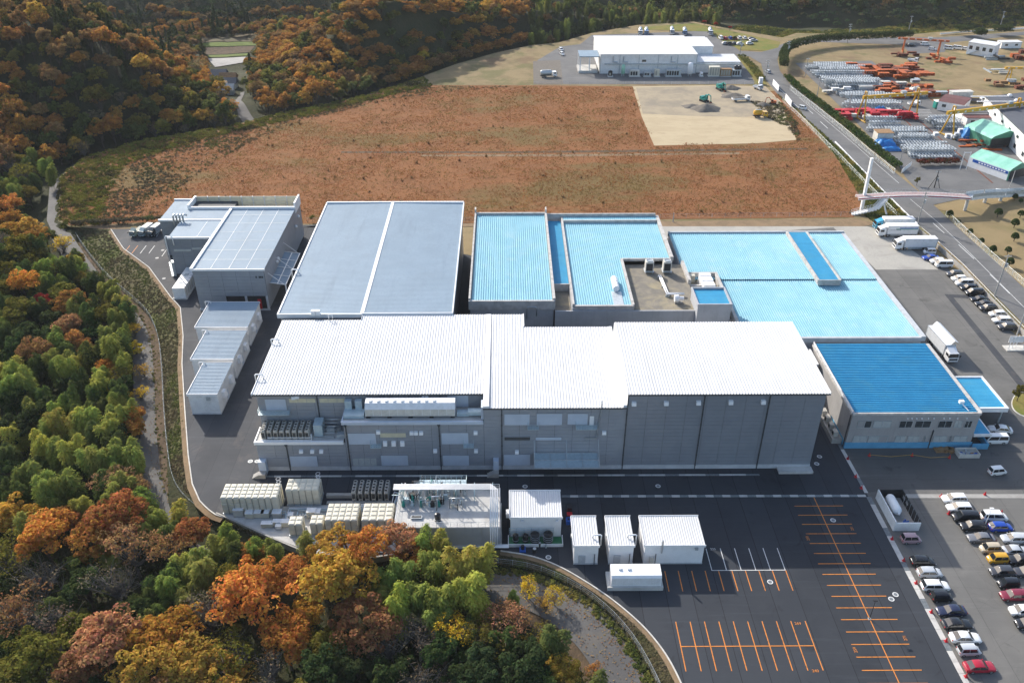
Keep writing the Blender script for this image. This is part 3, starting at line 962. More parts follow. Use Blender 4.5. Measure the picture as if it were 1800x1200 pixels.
for q,zt,YY,zb in (((530,100),ZM_-.3,YB,ZT1),((1437,95),ZM_-.3,YB,ZT2)):
 downpipe(HALL,FY(*px(ZL,*q),YY)[0],zb,zt,YY,False)
for q,zt in (((308,470),ZT1-.3),((745,340),ZT2-.3),((1430,330),ZT2-.3)):
 downpipe(HALL,FY(*px(ZL,*q),YF)[0],0,zt,YF)
# loading canopy with tie rods
x0,z0=FY(*px(ZM,235,430),YF)
x1=FY(*px(ZM,566,430),YF)[0]
zc=4.1
cp=MB()
cp.box(x0,YF-4.6,zc-.12,x1,YF-.12,zc)
c_=cp.build('canopy',M['pale_steel'],HALL)
fr=MB()
for k in range(5):
 xx=x0+(x1-x0)*k/4
 fr.box(xx-.06,YF-4.7,zc,xx+.06,YF-.12,zc+.16)
for yy in (YF-4.75,YF-2.4,YF-.3):
 fr.box(x0-.05,yy-.07,zc+.02,x1+.05,yy+.07,zc+.22)
fr.build('frame',M['galv'],c_)
tr=MB()
for k in (0,2,4):
 xx=x0+(x1-x0)*k/4
 tr.tube([(xx,YF-4.4,zc+.1),(xx,YF-.15,zc+3.4)],.06,6)
tr.build('tie_rod',M['galv'],c_)
for a,b in (((240,430),(290,460)),((293,432),(377,447)),((398,432),(538,447))):
 shutter(HALL,ZM,a,b,YF-.05,'loading_door',M['dark'] if a[0]>250 else M['wall_warm'],False)
# pipes on the facade and roof edges
x,zz=FY(*px(ZM,592,130),YF)
pp=MB()
pp.tube([(x,YF-.35,ZM_+1.6),(x,YF-.35,zz),(x-.6,YF-.35,8.3),(x-.6,YF-.35,7.9),(x-2.8,YF-.35,7.9)],.13,8)
pp.build('vent_pipe',M['steel'],HALL,smooth=True)
gooseneck(HALL,XL0+.6,139,ZM_+.1,-1.6,0,1.1,3.2,.15)
gooseneck(HALL,-48.0,152,ZM_+.1,-1.6,0,1.1,3.2,.15)
gooseneck(HALL,13.4,157,ZM_-.5,0,0,.3,.3,.12)
# outside stair box at the door and entrance steps
def entry_box(z,a,b,Y):
 x0,z0,x1,z1=frect(z,a,b,Y)
 mb=MB()
 mb.box(x0,Y-1.3,.0,x1,Y-.12,z1)
 o=mb.build('entry_box',M['shutter'],HALL)
 s=MB()
 for k in range(4):
  s.box(x0-1.2+.3*k,Y-2.6,0,x0-.9+.3*k,Y-1.35,.2+.2*k)
 s.box(x0,Y-2.6,0,x1,Y-1.35,.95)
 s.build('steps',M['concrete'],o)
entry_box(ZL,(120,565),(160,625),YF)
entry_box(ZM,(22,400),(50,440),YF)
mb=MB()
mb.box(FY(*px(ZM,1510,470),YF)[0],YF-1.9,0,FY(*px(ZM,1688,470),YF)[0],YF-.2,.5)
tag(mb.build('concrete_pad',M['concrete_light']),'pale concrete pad at the foot of the hall near the office','concrete pad')
# long white duct housing on the upper terrace
x0=FY(*px(ZL,890,262),YF+1.2)[0]
x1=FY(*px(ZL,1550,262),YF+1.2)[0]
DU=thing('duct_housing','long white sloped duct housing on the upper terrace','duct housing',((x0+x1)/2,YF+2.4,ZT2+.08))
b=MB()
zb=ZT2+.7
sec=[(YF+1.0,zb),(YF+1.0,zb+1.6),(YF+1.9,zb+2.5),(YF+3.6,zb+2.5),(YF+3.6,zb)]
b.add([(x0,y,z) for y,z in sec]+[(x1,y,z) for y,z in sec],[(4,3,2,1,0),(5,6,7,8,9)]+[(i,(i+1) % 5,5+(i+1) % 5,5+i) for i in range(5)][::1])
b.build('casing',M['white_paint'],DU)
for k in range(11):
 s=MB()
 xx=x0+(x1-x0)*(k+.5)/11
 s.box(xx-(x1-x0)/22+.04,YF+.96,zb+.08,xx+(x1-x0)/22-.04,YF+.99,zb+1.55)
 s.build('side_panel',M['offwhite'],DU)
for k in range(9):
 s=MB()
 xx=x0+1+(x1-x0-5)*k/8
 s.box(xx-.25,YF+2.2,zb+2.5,xx+.25,YF+2.9,zb+2.75)
 s.build('cap',M['white_clean'],DU)
for k in range(5):
 s=MB()
 xx=x0+.5+(x1-x0-1)*k/4
 s.box(xx-.4,YF+1.2,ZT2+.08,xx+.4,YF+3.5,zb)
 s.build('leg',M['dark'],DU)
D2=thing('duct_run','pale metal duct bending down beside the duct housing','duct',(x1+3,YF+2,ZT2+.08))
d=MB()
d.box(x1+.3,YF+1.4,ZT2+.3,x1+2.6,YF+2.6,ZT2+1.0)
d.box(x1+2.4,YF+1.2,ZT2+.6,x1+5.1,YF+2.4,ZT2+1.5)
d.build('duct',M['pale_steel'],D2)
d=MB()
d.box(x1+5.0,YF+.3,ZT2+.35,x1+6.6,YF+2.8,ZT2+3.2)
d.build('duct_box',M['shutter'],D2)
D3=thing('duct_run','tall twin ducts rising at the corner of the upper terrace','duct',(x0-2,YF+3,ZT2+.08))
d=MB()
d.box(x0-4.2,YF+3.2,ZT2+.2,x0-2.9,YF+4.3,ZT2+2.6)
d.box(x0-2.2,YF+3.2,ZT2+.2,x0-.9,YF+4.3,ZT2+2.6)
d.box(x0-4.2,YF+1.0,ZT2+.2,x0-.3,YF+3.2,ZT2+.8)
d.build('duct',M['pale_steel'],D3)
# ------------------------------------------------------------------ outdoor units
def make_unit():
 t=thing('outdoor_unit','tmp','air conditioner')
 m=MB()
 m.box(-.37,-1.7,.25,.37,1.7,2.15)
 m.build('casing',M['unit_beige'],t,local=True)
 g=MB()
 for k in range(9):
  g.box(-.3,-1.73,.55+k*.14,.3,-1.70,.65+k*.14)
 g.build('grille',M['dark'],t,local=True)
 for k in range(4):
  f=MB()
  yy=-1.28+k*.85
  f.lathe([(.33,2.15),(.35,2.2),(.35,2.36),(.3,2.36),(.29,2.2),(.02,2.2)],12,o=(0,yy,0))
  fo=f.build('fan',M['unit_beige'],t,local=True)
  h=MB()
  h.cyl(0,yy,2.2,2.27,.26,10)
  h.build('fan_blades',M['dark'],fo,local=True)
 l=MB()
 for a in (-.3,.3):
  l.box(a-.06,-1.6,0,a+.06,1.6,.25)
 l.build('base_rail',M['galv'],t,local=True)
 return t
UNIT=make_unit()
ORD=['first','second','third','fourth','fifth','sixth','seventh','eighth','ninth','tenth','eleventh','twelfth','thirteenth','fourteenth','fifteenth','sixteenth']
ux0,ux1=FY(*px(ZL,140,400),YF+.9)[0],FY(*px(ZL,462,400),YF+.9)[0]
for k in range(8):
 o=UNIT if k == 0 else copy_tree(UNIT)
 o.location=(ux0+(ux1-ux0)*k/7,YF+2.25,ZT1+.08)
 tag(o,'beige air conditioning unit on the low terrace, %s from the left' % ORD[k],'air conditioner','air conditioning units on the low terrace')
p=thing('pipe_rack','pale refrigerant pipes running in front of the terrace units','pipes',(ux0,YF+.3,ZT1+.08))
for j,(yy,zz) in enumerate(((.25,.35),(.5,.75))):
 m_=MB()
 m_.tube([(ux0-.6+j*1.4,YF+yy,ZT1+zz),(ux1+.9,YF+yy,ZT1+zz),(ux1+.9,YF+yy,ZT1+1.6)],.1,8)
 m_.build('pipe',M['white_clean'],p,smooth=True)
A2=thing('air_handler','boxy shiny air handler with pipework beside the terrace units','air handler',(ux1+2.2,YF+2,ZT1+.08))
m_=MB()
m_.box(ux1+1.2,YF+1.4,ZT1+.3,ux1+2.9,YF+4.0,ZT1+3.0)
m_.build('casing',M['pale_steel'],A2)
m_=MB()
for k in range(5):
 zz=ZT1+.6+.45*k
 m_.tube([(ux1+2.9,YF+1.0+.5*k,zz),(ux1+5.2+.4*k,YF+1.0+.5*k,zz),(ux1+5.2+.4*k,YF+1.0+.5*k,ZT1+.1)],.09,6)
m_.tube([(ux1+2.8,YF+3.8,ZT1+2.6),(XT-.5,YF+3.8,ZT1+2.6)],.12,6)
m_.tube([(ux1+6.2,YF+3.6,ZT1+.1),(ux1+6.2,YF+3.6,ZT1+2.6)],.1,6)
m_.build('pipe',M['steel'],A2,smooth=True)
m_=MB()
m_.box(ux1+5.6,YF+1.0,ZT1+.1,ux1+7.6,YF+2.2,ZT1+.9)
m_.box(ux1+3.4,YF+2.6,ZT1+.1,ux1+5.0,YF+3.6,ZT1+1.3)
m_.build('pump_box',M['galv'],A2)
# ------------------------------------------------------------------ blue-grey hall behind
GB=thing('warehouse','large warehouse with two plain blue-grey roof fields split by a white ridge strip','warehouse',(-31,194,0))
gz=lambda x,y:16.0-abs(x+32.1)*.012
mb=MB()
mb.box(-50.3,163.6,0,-12.6,224.6,15.4)
mb.build('wall',M['panel_grey'],GB)
for x0,x1 in ((-50.6,-32.5),(-31.7,-12.2)):
 r=MB()
 r.corr(x0,x1,163.3,225,gz,.6,.035,along='x')
 r.build('roof',M['bluegrey_roof'],GB)
mb=MB()
mb.box(-32.5,163.3,15.6,-31.7,225,16.14)
mb.box(-50.7,225,15.2,-12.1,225.5,16.25)
mb.box(-50.95,163.3,15.0,-50.6,225.5,16.0)
mb.box(-12.2,163.3,15.0,-11.95,225.5,16.1)
mb.box(-50.9,163.0,15.1,-32.1,163.32,16.1)
mb.box(-32.09,163.25,15.1,-12.0,163.45,16.2)
mb.build('ridge_strip',M['white_clean'],GB)
mb=MB()
for xp in (551,559):
 c=G(xp,551,16.3)
 mb.box(c.x-.45,c.y-.4,15.9,c.x+.45,c.y+.4,17.1)
mb.build('roof_vent',M['white_clean'],GB)
gooseneck(GB,-50.1,183,15.8,-1.7,0,1.0,3.0,.16)
c=G(578,560,16)
gooseneck(GB,c.x,c.y,15.9,.8,0,1.2,1.0,.12)
panels(GB,163.6,224.6,.8,15.3,-50.3,4.4,mat=M['panel_grey'],face='left',course=1.2)
# ------------------------------------------------------------------ the light blue roofed plant
BZ=13.0
PL=thing('production_plant','light blue ribbed roof hall with a pale parapet, narrow one beside the warehouse','factory',(1,198,0))
mb=MB()
mb.box(-8.6,173.5,0,11.0,222.5,BZ-.2)
mb.build('wall',M['wall_gray'],PL)
r=MB()
r.corr(-8.3,10.7,173.7,222.2,lambda x,y:BZ+(y-173)*.006,.56,.15)
r.build('roof',M['blue_roof_light'],PL)
mb=MB()
mb.box(-8.95,173.2,BZ-1.9,11.35,173.7,BZ+.45)
mb.box(-8.95,173.7,BZ-.4,-8.5,223.0,BZ+.9)
mb.box(10.75,173.7,BZ-.4,11.35,223.0,BZ+.9)
mb.box(-8.5,222.3,BZ-.4,10.75,222.8,BZ+1.0)
for x in (-8.95,10.9):
 mb.box(x,222.8,BZ-.4,x+.4,224.6,BZ+1.8)
mb.build('parapet',M['parapet'],PL)
gooseneck(PL,7.0,172.9,BZ-3.4,-2.3,0,2.4,3.2,.13,M['steel'])
P2=thing('production_plant','wide light blue ribbed roof hall stepped round a brown concrete deck','factory',(28,198,0))
DZ=11.0
mb=MB()
mb.box(11.4,172.6,0,15.3,183.8,DZ-1.0)
mb.box(11.4,183.82,0,15.3,222.2,DZ+.6)
mb.box(15.32,172.6,0,29.4,222.4,BZ-1.2)
mb.box(29.42,196.6,0,42.6,222.4,BZ-1.2)
mb.box(29.42,172.6,0,45.3,196.58,DZ-.3)
mb.box(45.32,172.6,0,53.4,193,DZ-2.3)
mb.build('wall',M['wall_gray'],P2)
r=MB()
r.corr(15.9,29.3,173.1,219.6,lambda x,y:BZ-1.0,.56,.15)
r.corr(29.31,42.1,197.1,219.6,lambda x,y:BZ-1.0,.56,.15)
r.corr(15.9,42.1,220.1,222.6,lambda x,y:BZ-.4,.56,.15)
r.build('roof',M['blue_roof_light'],P2)
r=MB()
r.corr(11.5,15.25,184.2,221.8,lambda x,y:DZ+.7,.45,.03,along='x')
r.build('roof',M['blue_roof'],P2)
mb=MB()
mb.box(15.35,173.0,BZ-1.4,15.85,222.6,BZ-.3)
mb.box(15.86,172.5,BZ-1.4,29.6,173.05,BZ-.55)
mb.box(29.3,173.06,DZ-.4,29.9,197.0,BZ-.5)
mb.box(29.9,196.6,DZ-.4,42.2,197.05,BZ-.5)
mb.box(42.15,197.06,BZ-1.4,43.0,223.2,BZ-.2)
mb.box(15.86,219.6,BZ-1.0,42.1,220.05,BZ-.15)
mb.box(11.4,222.65,DZ,42.1,223.1,BZ+.5)
mb.box(11.4,183.8,DZ-1,15.3,184.15,DZ+1.1)
mb.box(44.9,186.0,DZ-.4,45.6,196.5,DZ+1.0)
mb.box(53.0,168.0,DZ-2.4,53.7,193.2,DZ-.6)
mb.box(45.6,192.6,DZ-2.4,53.0,193.2,DZ-.6)
mb.box(45.6,186.0,DZ-2.4,52.0,186.6,DZ-.6)
mb.build('parapet',M['parapet'],P2)
for q in ((29.9,173.0,DZ-.3,45.2,196.5,DZ-.1),(11.5,173.0,DZ-1.0,15.2,183.7,DZ-.8),(45.5,173.0,DZ-2.3,53.0,192.5,DZ-2.1)):
 MB().box(*q).build('deck',M['deck'],P2)
mb=MB()
mb.box(11.3,172.2,0,44.0,172.55,DZ+.25)
mb.build('front_wall',M['wall_gray'],P2)
# round-topped skylight vent on the blue roof
v=thing('roof_ventilator','white barrel-shaped ventilator on the light blue roof','ventilator',(*G(1081,500,12.2)[:2],12.1))
m_=MB()
c=G(1081,500,12.6)
for dy in (-1.5,1.3):
 m_.lathe([(.02,-1.3),(.75,-1.3),(.8,-1.1),(.8,1.1),(.75,1.3),(.02,1.3)],14,axis='y',o=(c.x,c.y+dy,12.9))
m_.build('barrel',M['white_clean'],v,smooth=False)
m_=MB()
m_.box(c.x-1.2,173.2,12.02,c.x+1.2,c.y-2.8,12.18)
m_.build('cover_sheet',M['galv'],v)
# penthouse
PH=thing('penthouse','small grey rooftop box with bright blue roof and parapet','penthouse',(47.5,176,DZ))
x0,x1,y0,y1,zt=44.05,51.8,170.2,178.2,DZ+3.2
mb=MB()
mb.box(x0,y0,0,x1,y1,zt-.6)
mb.build('wall',M['wall_gray'],PH)
mb=MB()
mb.box(x0-.15,y0-.15,zt-.6,x1+.15,y0+.2,zt)
mb.box(x0-.15,y1-.2,zt-.6,x1+.15,y1+.15,zt)
mb.box(x0-.15,y0+.2,zt-.6,x0+.2,y1-.2,zt)
mb.box(x1-.2,y0+.2,zt-.6,x1+.15,y1-.2,zt)
mb.build('parapet',M['wall_gray'],PH)
r=MB()
r.corr(x0+.21,x1-.21,y0+.21,y1-.21,lambda x,y:zt-.5,.5,.03,along='x')
r.build('roof',M['blue_roof'],PH)
# cooling units with pipes on the deck
for k,xp in enumerate((1140,1171)):
 c=G(xp,478,DZ)
 t=thing('chiller','box-shaped rooftop chiller on the brown deck, %s' % ('left of the pair' if k == 0 else 'right of the pair'),'chiller',(c.x,c.y,DZ-.1),0,'chillers on the brown deck')
 m_=MB()
 m_.box(-1.0,-.9,.7,1.0,.9,3.3)
 m_.build('casing',M['offwhite'],t,local=True)
 m_=MB()
 m_.box(-.8,-.95,.9,.8,-.9,2.9)
 m_.box(.99,-.7,.9,1.03,.7,2.9)
 m_.build('grille',M['dark'],t,local=True)
 m_=MB()
 m_.lathe([(.75,3.3),(.8,3.5),(.7,3.5),(.65,3.35),(.05,3.35)],14)
 m_.build('fan',M['galv'],t,local=True)
 m_=MB()
 for a in (-.9,.8):
  for b in (-.8,.7):
   m_.box(a,b,0,a+.1,b+.1,.7)
 m_.box(-1.2,-1.2,.55,1.2,1.2,.65)
 m_.build('frame',M['galv'],t,local=True)
pr=thing('pipe_run','twin insulated pipes bent across the brown deck','pipes',(*G(1165,510,DZ)[:2],DZ-.1))
a,b,c=G(1158,484,DZ+.6),G(1172,517,DZ+.6),G(1203,517,DZ+.6)
for o_ in (0,.45):
 m_=MB()
 m_.tube([a+Vector((o_,0,0)),b+Vector((o_,o_,0)),c+Vector((0,o_,0))],.2,8)
 m_.build('pipe',M['white_clean'],pr,smooth=True)
m_=MB()
for q in (a,(a+b)/2,b,(b+c)/2):
 m_.box(q.x-.3,q.y-.1,DZ-.1,q.x+.7,q.y+.1,DZ+.4)
m_.build('support',M['galv'],pr)
t=thing('exhaust_fan','round white exhaust fan beside the rooftop box','fan',(*G(1190,523,DZ)[:2],DZ-.1))
m_=MB()
c=G(1190,525,DZ+1)
m_.lathe([(.05,-.6),(.85,-.6),(.9,-.4),(.9,.3),(.5,.7),(.45,1.6)],14,axis='x',o=(c.x,c.y,DZ+1.1))
m_.build('casing',M['white_clean'],t)
m_=MB()
m_.box(c.x-.5,c.y-.5,DZ-.1,c.x+1.4,c.y+.5,DZ+.3)
m_.build('base',M['concrete'],t)
t=thing('duct_cover','white stepped sheet metal duct cover behind the rooftop box','duct',(*G(1250,488,DZ)[:2],DZ-2.1))
m_=MB()
a,b=G(1247,480,DZ+.5),G(1258,502,DZ+.5)
for k in range(5):
 y=a.y+(b.y-a.y)*k/5
 m_.box(48.4,y,DZ-2.1,51.2,y+(b.y-a.y)/5-.05,DZ+.6-.12*(k % 2))
m_.build('duct',M['white_clean'],t)
t=thing('roof_box','small cream equipment cabinet in the sunken roof bay','cabinet',(*G(1217,489,DZ)[:2],DZ-2.1))
m_=MB()
c=G(1217,488,DZ-1)
m_.box(c.x-.8,c.y-.5,DZ-2.1,c.x+.6,c.y+.5,DZ-.2)
m_.box(c.x-3.6,c.y-.6,DZ-2.1,c.x-2.4,c.y+.4,DZ-.4)
m_.build('casing',M['cream'],t)
# ------------------------------------------------------------------ big low light blue building
QZ=9.0
BB=thing('packing_plant','very wide low building with pale cyan ribbed roof and dark blue monitor','factory',(72,190,0))
mb=MB()
mb.box(45.5,193.5,0,94.3,218.6,QZ-.3)
mb.box(54.0,163.6,0,94.3,193.48,QZ-.6)
mb.build('wall',M['wall_gray'],BB)
r=MB()
r.corr(45.6,94.0,191.2,218.4,lambda x,y:QZ+.25,.56,.15)
r.build('roof',M['blue_roof_light'],BB)
r=MB()
r.corr(53.8,94.0,164.0,191.5,lambda x,y:QZ-.05,.56,.15)
r.build('roof',M['blue_roof_light'],BB)
mb=MB()
mb.box(45.4,218.45,QZ-.6,94.9,219.0,QZ+.75)
mb.box(94.05,163.4,QZ-.8,95.1,218.4,QZ+.42)
mb.box(53.75,163.3,QZ-1.0,94.0,163.95,QZ+.18)
mb.build('parapet',M['plinth'],BB)
mq=MB()
a=[G(1386,407,QZ+1.6),G(1425,408,QZ+1.6),G(1467,488,QZ+1.6),G(1436,492,QZ+1.6)]
mx0,mx1=(a[0].x+a[3].x)/2,(a[1].x+a[2].x)/2
my0,my1=a[3].y,a[0].y
mq.box(mx0,my0,QZ,mx1,my1,QZ+1.3)
mq.build('monitor',M['wall_gray'],BB)
r=MB()
r.corr(mx0+.2,mx1-.2,my0+.2,my1,lambda x,y:QZ+1.34,.45,.03,along='x')
r.build('monitor_roof',M['blue_roof'],BB)
mb=MB()
mb.box(mx0-.25,my0-.1,QZ+.8,mx0+.18,my1,QZ+1.75)
mb.box(mx1-.18,my0-.1,QZ+.8,mx1+.25,my1,QZ+1.75)
mb.box(mx0-.1,my0-.35,QZ+.25,mx1+.1,my0-.11,QZ+1.75)
mb.build('monitor_parapet',M['parapet'],BB)
mb=MB()
mb.box(82.0,219.1,0,91,223.0,4.0)
mb.build('lean_to',M['white_paint'],BB)
# link between the halls
LK=thing('link_building','narrow grey link roof between white hall and office','link building',(64,162,0))
mb=MB()
mb.box(60.7,155.0,0,68.3,163.2,7.2)
mb.build('wall',M['wall_warm'],LK)
mb=MB()
mb.box(60.6,154.9,7.2,68.4,155.3,7.7)
mb.box(60.6,155.3,7.2,61.0,163.2,7.7)
mb.box(68.0,155.3,7.2,68.4,161,7.7)
mb.build('parapet',M['white_paint'],LK)
# ------------------------------------------------------------------ office
OX0,OX1,OY0,OY1,OZ=69.0,94.6,135.6,161.3,8.8
OF=thing('office_building','two-storey grey office with deep blue ribbed roof and strip windows','office',(81.8,148,0))
mb=MB()
mb.box(OX0,OY0,0,OX1,OY1,OZ-.3)
mb.build('wall',M['wall_warm'],OF)
r=MB()
r.corr(OX0+.5,OX1-.5,OY0+.25,OY1,lambda x,y:OZ-.1+(y-OY0)*.004,.62,.16,along='x')
r.build('roof',M['blue_roof'],OF)
mb=MB()
mb.box(OX0-.1,OY0-.15,OZ-.4,OX1+.1,OY0+.22,OZ+.1)
mb.box(OX1-.45,OY0+.22,OZ-.4,OX1+.35,OY1,OZ+.08)
mb.box(OX0-.3,OY0+.22,OZ-.5,OX0+.45,OY1,OZ+.02)
mb.build('parapet',M['parapet'],OF)
mb=MB()
for zz in (OZ+.35,OZ+.65):
 mb.tube([(OX0-.1,OY0,zz),(OX0-.1,OY1,zz)],.07,6)
for k in range(10):
 mb.cyl(OX0-.1,OY0+.2+k*2.8,OZ,OZ+.65,.05,6)
mb.build('roof_rail',M['white_clean'],OF)
ZO=(1400,580,4.5)
for row,wins in (((718,768),[((478,600),0),((602,755),1),((805,925),2),((928,1070),2),((1112,1238),2),((1240,1318),1),((1322,1395),2)]),
                  ((838,884),[((440,562),1),((564,728),1),((772,870),1),((872,972),1),((998,1028),0),((1072,1195),1),((1198,1232),2),((1234,1355),1)])):
 for (xa,xb),kind in wins:
  x0,z0,x1,z1=frect(ZO,(xa,row[0]),(xb,row[1]),OY0)
  f=MB()
  f.box(x0,OY0-.1,z0-.1,x1,OY0-.02,z0)
  f.box(x0,OY0-.1,z1,x1,OY0-.02,z1+.06)
  f.box(x0,OY0-.09,z0,x0+.07,OY0-.02,z1)
  f.box(x1-.07,OY0-.09,z0,x1,OY0-.02,z1)
  f.box((x0+x1)/2-.04,OY0-.09,z0,(x0+x1)/2+.04,OY0-.02,z1)
  wd=f.build('window',M['galv'],OF)
  for h in (0,1):
   q=MB()
   a_,b_=(x0+.08,(x0+x1)/2-.05) if h == 0 else ((x0+x1)/2+.05,x1-.08)
   q.box(a_,OY0-.05,z0+.01,b_,OY0-.025,z1-.01)
   mt=M['glass'] if kind == 2 else (M['glass_pale'] if kind == 1 else (M['glass'] if h else M['wall_warm']))
   if kind == 1 and h == 1 and (xa % 3 == 0):
    mt=M['wall_warm']
   q.build('pane',mt,wd)
mb=MB()
mb.box(OX0-.06,OY0-.14,0,OX1+.3,OY0-.02,1.5)
mb.box(OX0-.12,OY0-.02,0,OX0-.02,OY0+9,1.5)
mb.build('plinth',M['plinth_blue'],OF)
mb=MB()
mb.box(OX0-.25,OY0+.3,.2,OX0-.1,OY0+.55,OZ-.4)
mb.build('downpipe',M['joint_dark'],OF)
downpipe(OF,FY(*px(ZO,1063,850),OY0)[0],0,4.6,OY0+.08,False)
for k in range(10):
 hx=FY(*px(ZO,[878,912,950,990,1042,1085,1165,1210,1272,1345][k],700),OY0)[0]
 m_=MB()
 m_.lathe([(.05,0),(.16,0),(.17,-.12),(.1,-.2)],8,axis='y',o=(hx,OY0,OZ-1.25))
 m_.build('vent_cap',M['white_clean'],OF)
# canopies on the office's east side
CZ=4.3
a0,a1=G(1680,662,CZ),G(1772,717,CZ)
mb=MB()
mb.box(OX1+.4,a1.y,CZ-.9,105.2,a0.y,CZ-.2)
cn=mb.build('canopy',M['white_paint'],OF)
r=MB()
r.corr(OX1+.7,104.9,a1.y+.3,a0.y-.3,lambda x,y:CZ-.17,.5,.03,along='x')
r.build('canopy_roof',M['blue_roof'],cn)
mb=MB()
for (bx0,by0,bx1,by1) in ((OX1+.4,a1.y-.15,105.3,a1.y+.25),(OX1+.4,a0.y-.25,105.3,a0.y+.1),(104.85,a1.y+.25,105.3,a0.y-.25)):
 mb.box(bx0,by0,CZ-.95,bx1,by1,CZ+.1)
mb.build('fascia',M['white_clean'],cn)
mb=MB()
mb.box(104.5,a1.y+.5,0,104.8,a1.y+.8,CZ-.9)
mb.box(104.5,a0.y-.8,0,104.8,a0.y-.5,CZ-.9)
mb.build('post',M['galv'],cn)
mb=MB()
mb.box(OX1+.35,OY0+.2,2.6,98.6,OY0+5.6,3.2)
cn=mb.build('canopy',M['white_paint'],OF)
r=MB()
r.corr(OX1+.4,98.3,OY0+.5,OY0+5.4,lambda x,y:3.22,.5,.03,along='x')
r.build('canopy_roof',M['blue_roof'],cn)
mb=MB()
mb.box(OX1+.3,OY0-.6,0,98.2,OY0-.3,1.3)
mb.box(97.9,OY0-.3,0,98.2,OY0+4,1.3)
mb.build('porch_wall',M['plinth_blue'],OF)
# rooftop lamp on the office
t=thing('floodlight','white floodlight on a bracket at the corner of the office roof','floodlight',(*G(1693,712,OZ)[:2],OZ))
c=G(1693,716,OZ)
m_=MB()
m_.tube([(c.x+.6,c.y-1.2,OZ),(c.x,c.y,OZ+.5),(c.x-.2,c.y+.6,OZ+.7)],.12,8)
m_.build('bracket',M['white_clean'],t)
m_=MB()
m_.box(c.x-.6,c.y+.5,OZ+.5,c.x+.3,c.y+1.2,OZ+1.1)
m_.build('lamp',M['white_clean'],t)
# west side of the office: ledge, stair, cabinets
t=thing('office_stair','concrete ledge with stair and grey cabinets along the office side wall','stairs',(OX0-1.5,145,0))
m_=MB()
m_.box(OX0-2.2,137,0,OX0-.15,150,1.2)
m_.build('ledge',M['concrete'],t)
for k in range(7):
 m_=MB()
 m_.box(OX0-2.2,150+k*.5,0,OX0-.15,150.48+k*.5,1.4+.28*k)
 m_.build('step',M['concrete'],t)
for k in range(4):
 t=thing('outdoor_unit','small grey outdoor unit on the ledge beside the office, %s from the front' % ORD[k],'air conditioner',(OX0-1.4,138.2+k*2.4,1.2),0,'units beside the office')
 m_=MB()
 m_.box(-.45,-.6,.1,.45,.6,1.3)
 m_.build('casing',M['unit_beige'],t,local=True)
 m_=MB()
 m_.lathe([(.02,-.46),(.4,-.46),(.4,-.5),(.02,-.5)],10,axis='x',o=(0,0,.7))
 m_.build('fan',M['dark'],t,local=True)
# ------------------------------------------------------------------ west warehouse with stepped roofs
WZ=12.0
WH=thing('storage_building','grey clad storage building with stepped blue-grey roofs and white trim','warehouse',(-76,212,0))
mb=MB()
mb.box(-79.6,192.6,0,-61.6,230.3,WZ-.3)
mb.box(-91.9,211.4,0,-79.62,223.0,WZ-.3)
mb.box(-98.2,223.0,0,-79.62,237.0,WZ-.3)
mb.box(-79.6,230.32,0,-61.9,237.0,WZ-2.0)
mb.build('wall',M['joint_dark'],WH)
panels(WH,-79.6,-61.6,4.2,WZ-.35,192.6,3.6,mat=M['panel_grey'])
panels(WH,-79.6,-72.4,.6,4.18,192.6,3.6,mat=M['panel_grey'])
panels(WH,-91.9,-79.6,.8,WZ-.35,211.4,3.0,mat=M['panel_dark'])
panels(WH,-98.2,-91.9,.8,WZ-.35,223.0,3.0,mat=M['panel_dark'])
panels(WH,192.7,237,.6,WZ-.35,-61.6,4.4,mat=M['panel_grey'],face='right')
panels(WH,211.5,223,.6,WZ-.35,-91.9,4.0,mat=M['panel_dark'],face='left')
panels(WH,192.7,211.3,.6,WZ-.35,-79.6,4.6,mat=M['panel_dark'],face='left')
for (x0,x1,y0,y1) in ((-79.4,-61.4,192.5,230.2),(-91.9,-80.2,211.3,222.4),(-98.2,-80.2,223.0,229.9),(-98.2,-92.4,229.92,236.8)):
 r=MB()
 r.corr(x0,x1,y0,y1,lambda x,y:WZ-.1,.55,.03,along='x')
 r.build('roof',M['bluegrey_roof'],WH)
for k in range(4):
 m_=MB()
 xx=[-75.0,-70.4,-66.0,-84.2][k]
 y0,y1=(192.6,230) if k<3 else (211.5,222.3)
 m_.box(xx-.05,y0,WZ-.06,xx+.05,y1,WZ-.03)
 m_.build('roof_seam',M['white_clean'],WH)
for k in range(6):
 m_=MB()
 yy=198+k*5.6
 m_.box(-79.3,yy,WZ-.062,-61.5,yy+.07,WZ-.034)
 m_.build('roof_seam',M['galv'],WH)
m_=MB()
m_.box(-80.1,192.3,WZ-.4,-79.4,230.2,WZ+.35)
m_.box(-79.4,192.25,WZ-.4,-61.2,192.5,WZ+.1)
m_.box(-92.1,211.0,WZ-.4,-80.15,211.3,WZ+.1)
m_.box(-98.4,222.5,WZ-.4,-80.15,222.95,WZ+.15)
m_.box(-98.5,236.8,WZ-.4,-92.3,237.2,WZ+.3)
m_.box(-92.4,230.2,WZ-1.4,-91.9,237.2,WZ+1.2)
m_.box(-91.9,230.22,WZ-1.4,-61.3,230.7,WZ+.6)
m_.box(-61.75,230.72,WZ-1.4,-61.3,237.2,WZ+1.6)
m_.build('roof_trim',M['white_clean'],WH)
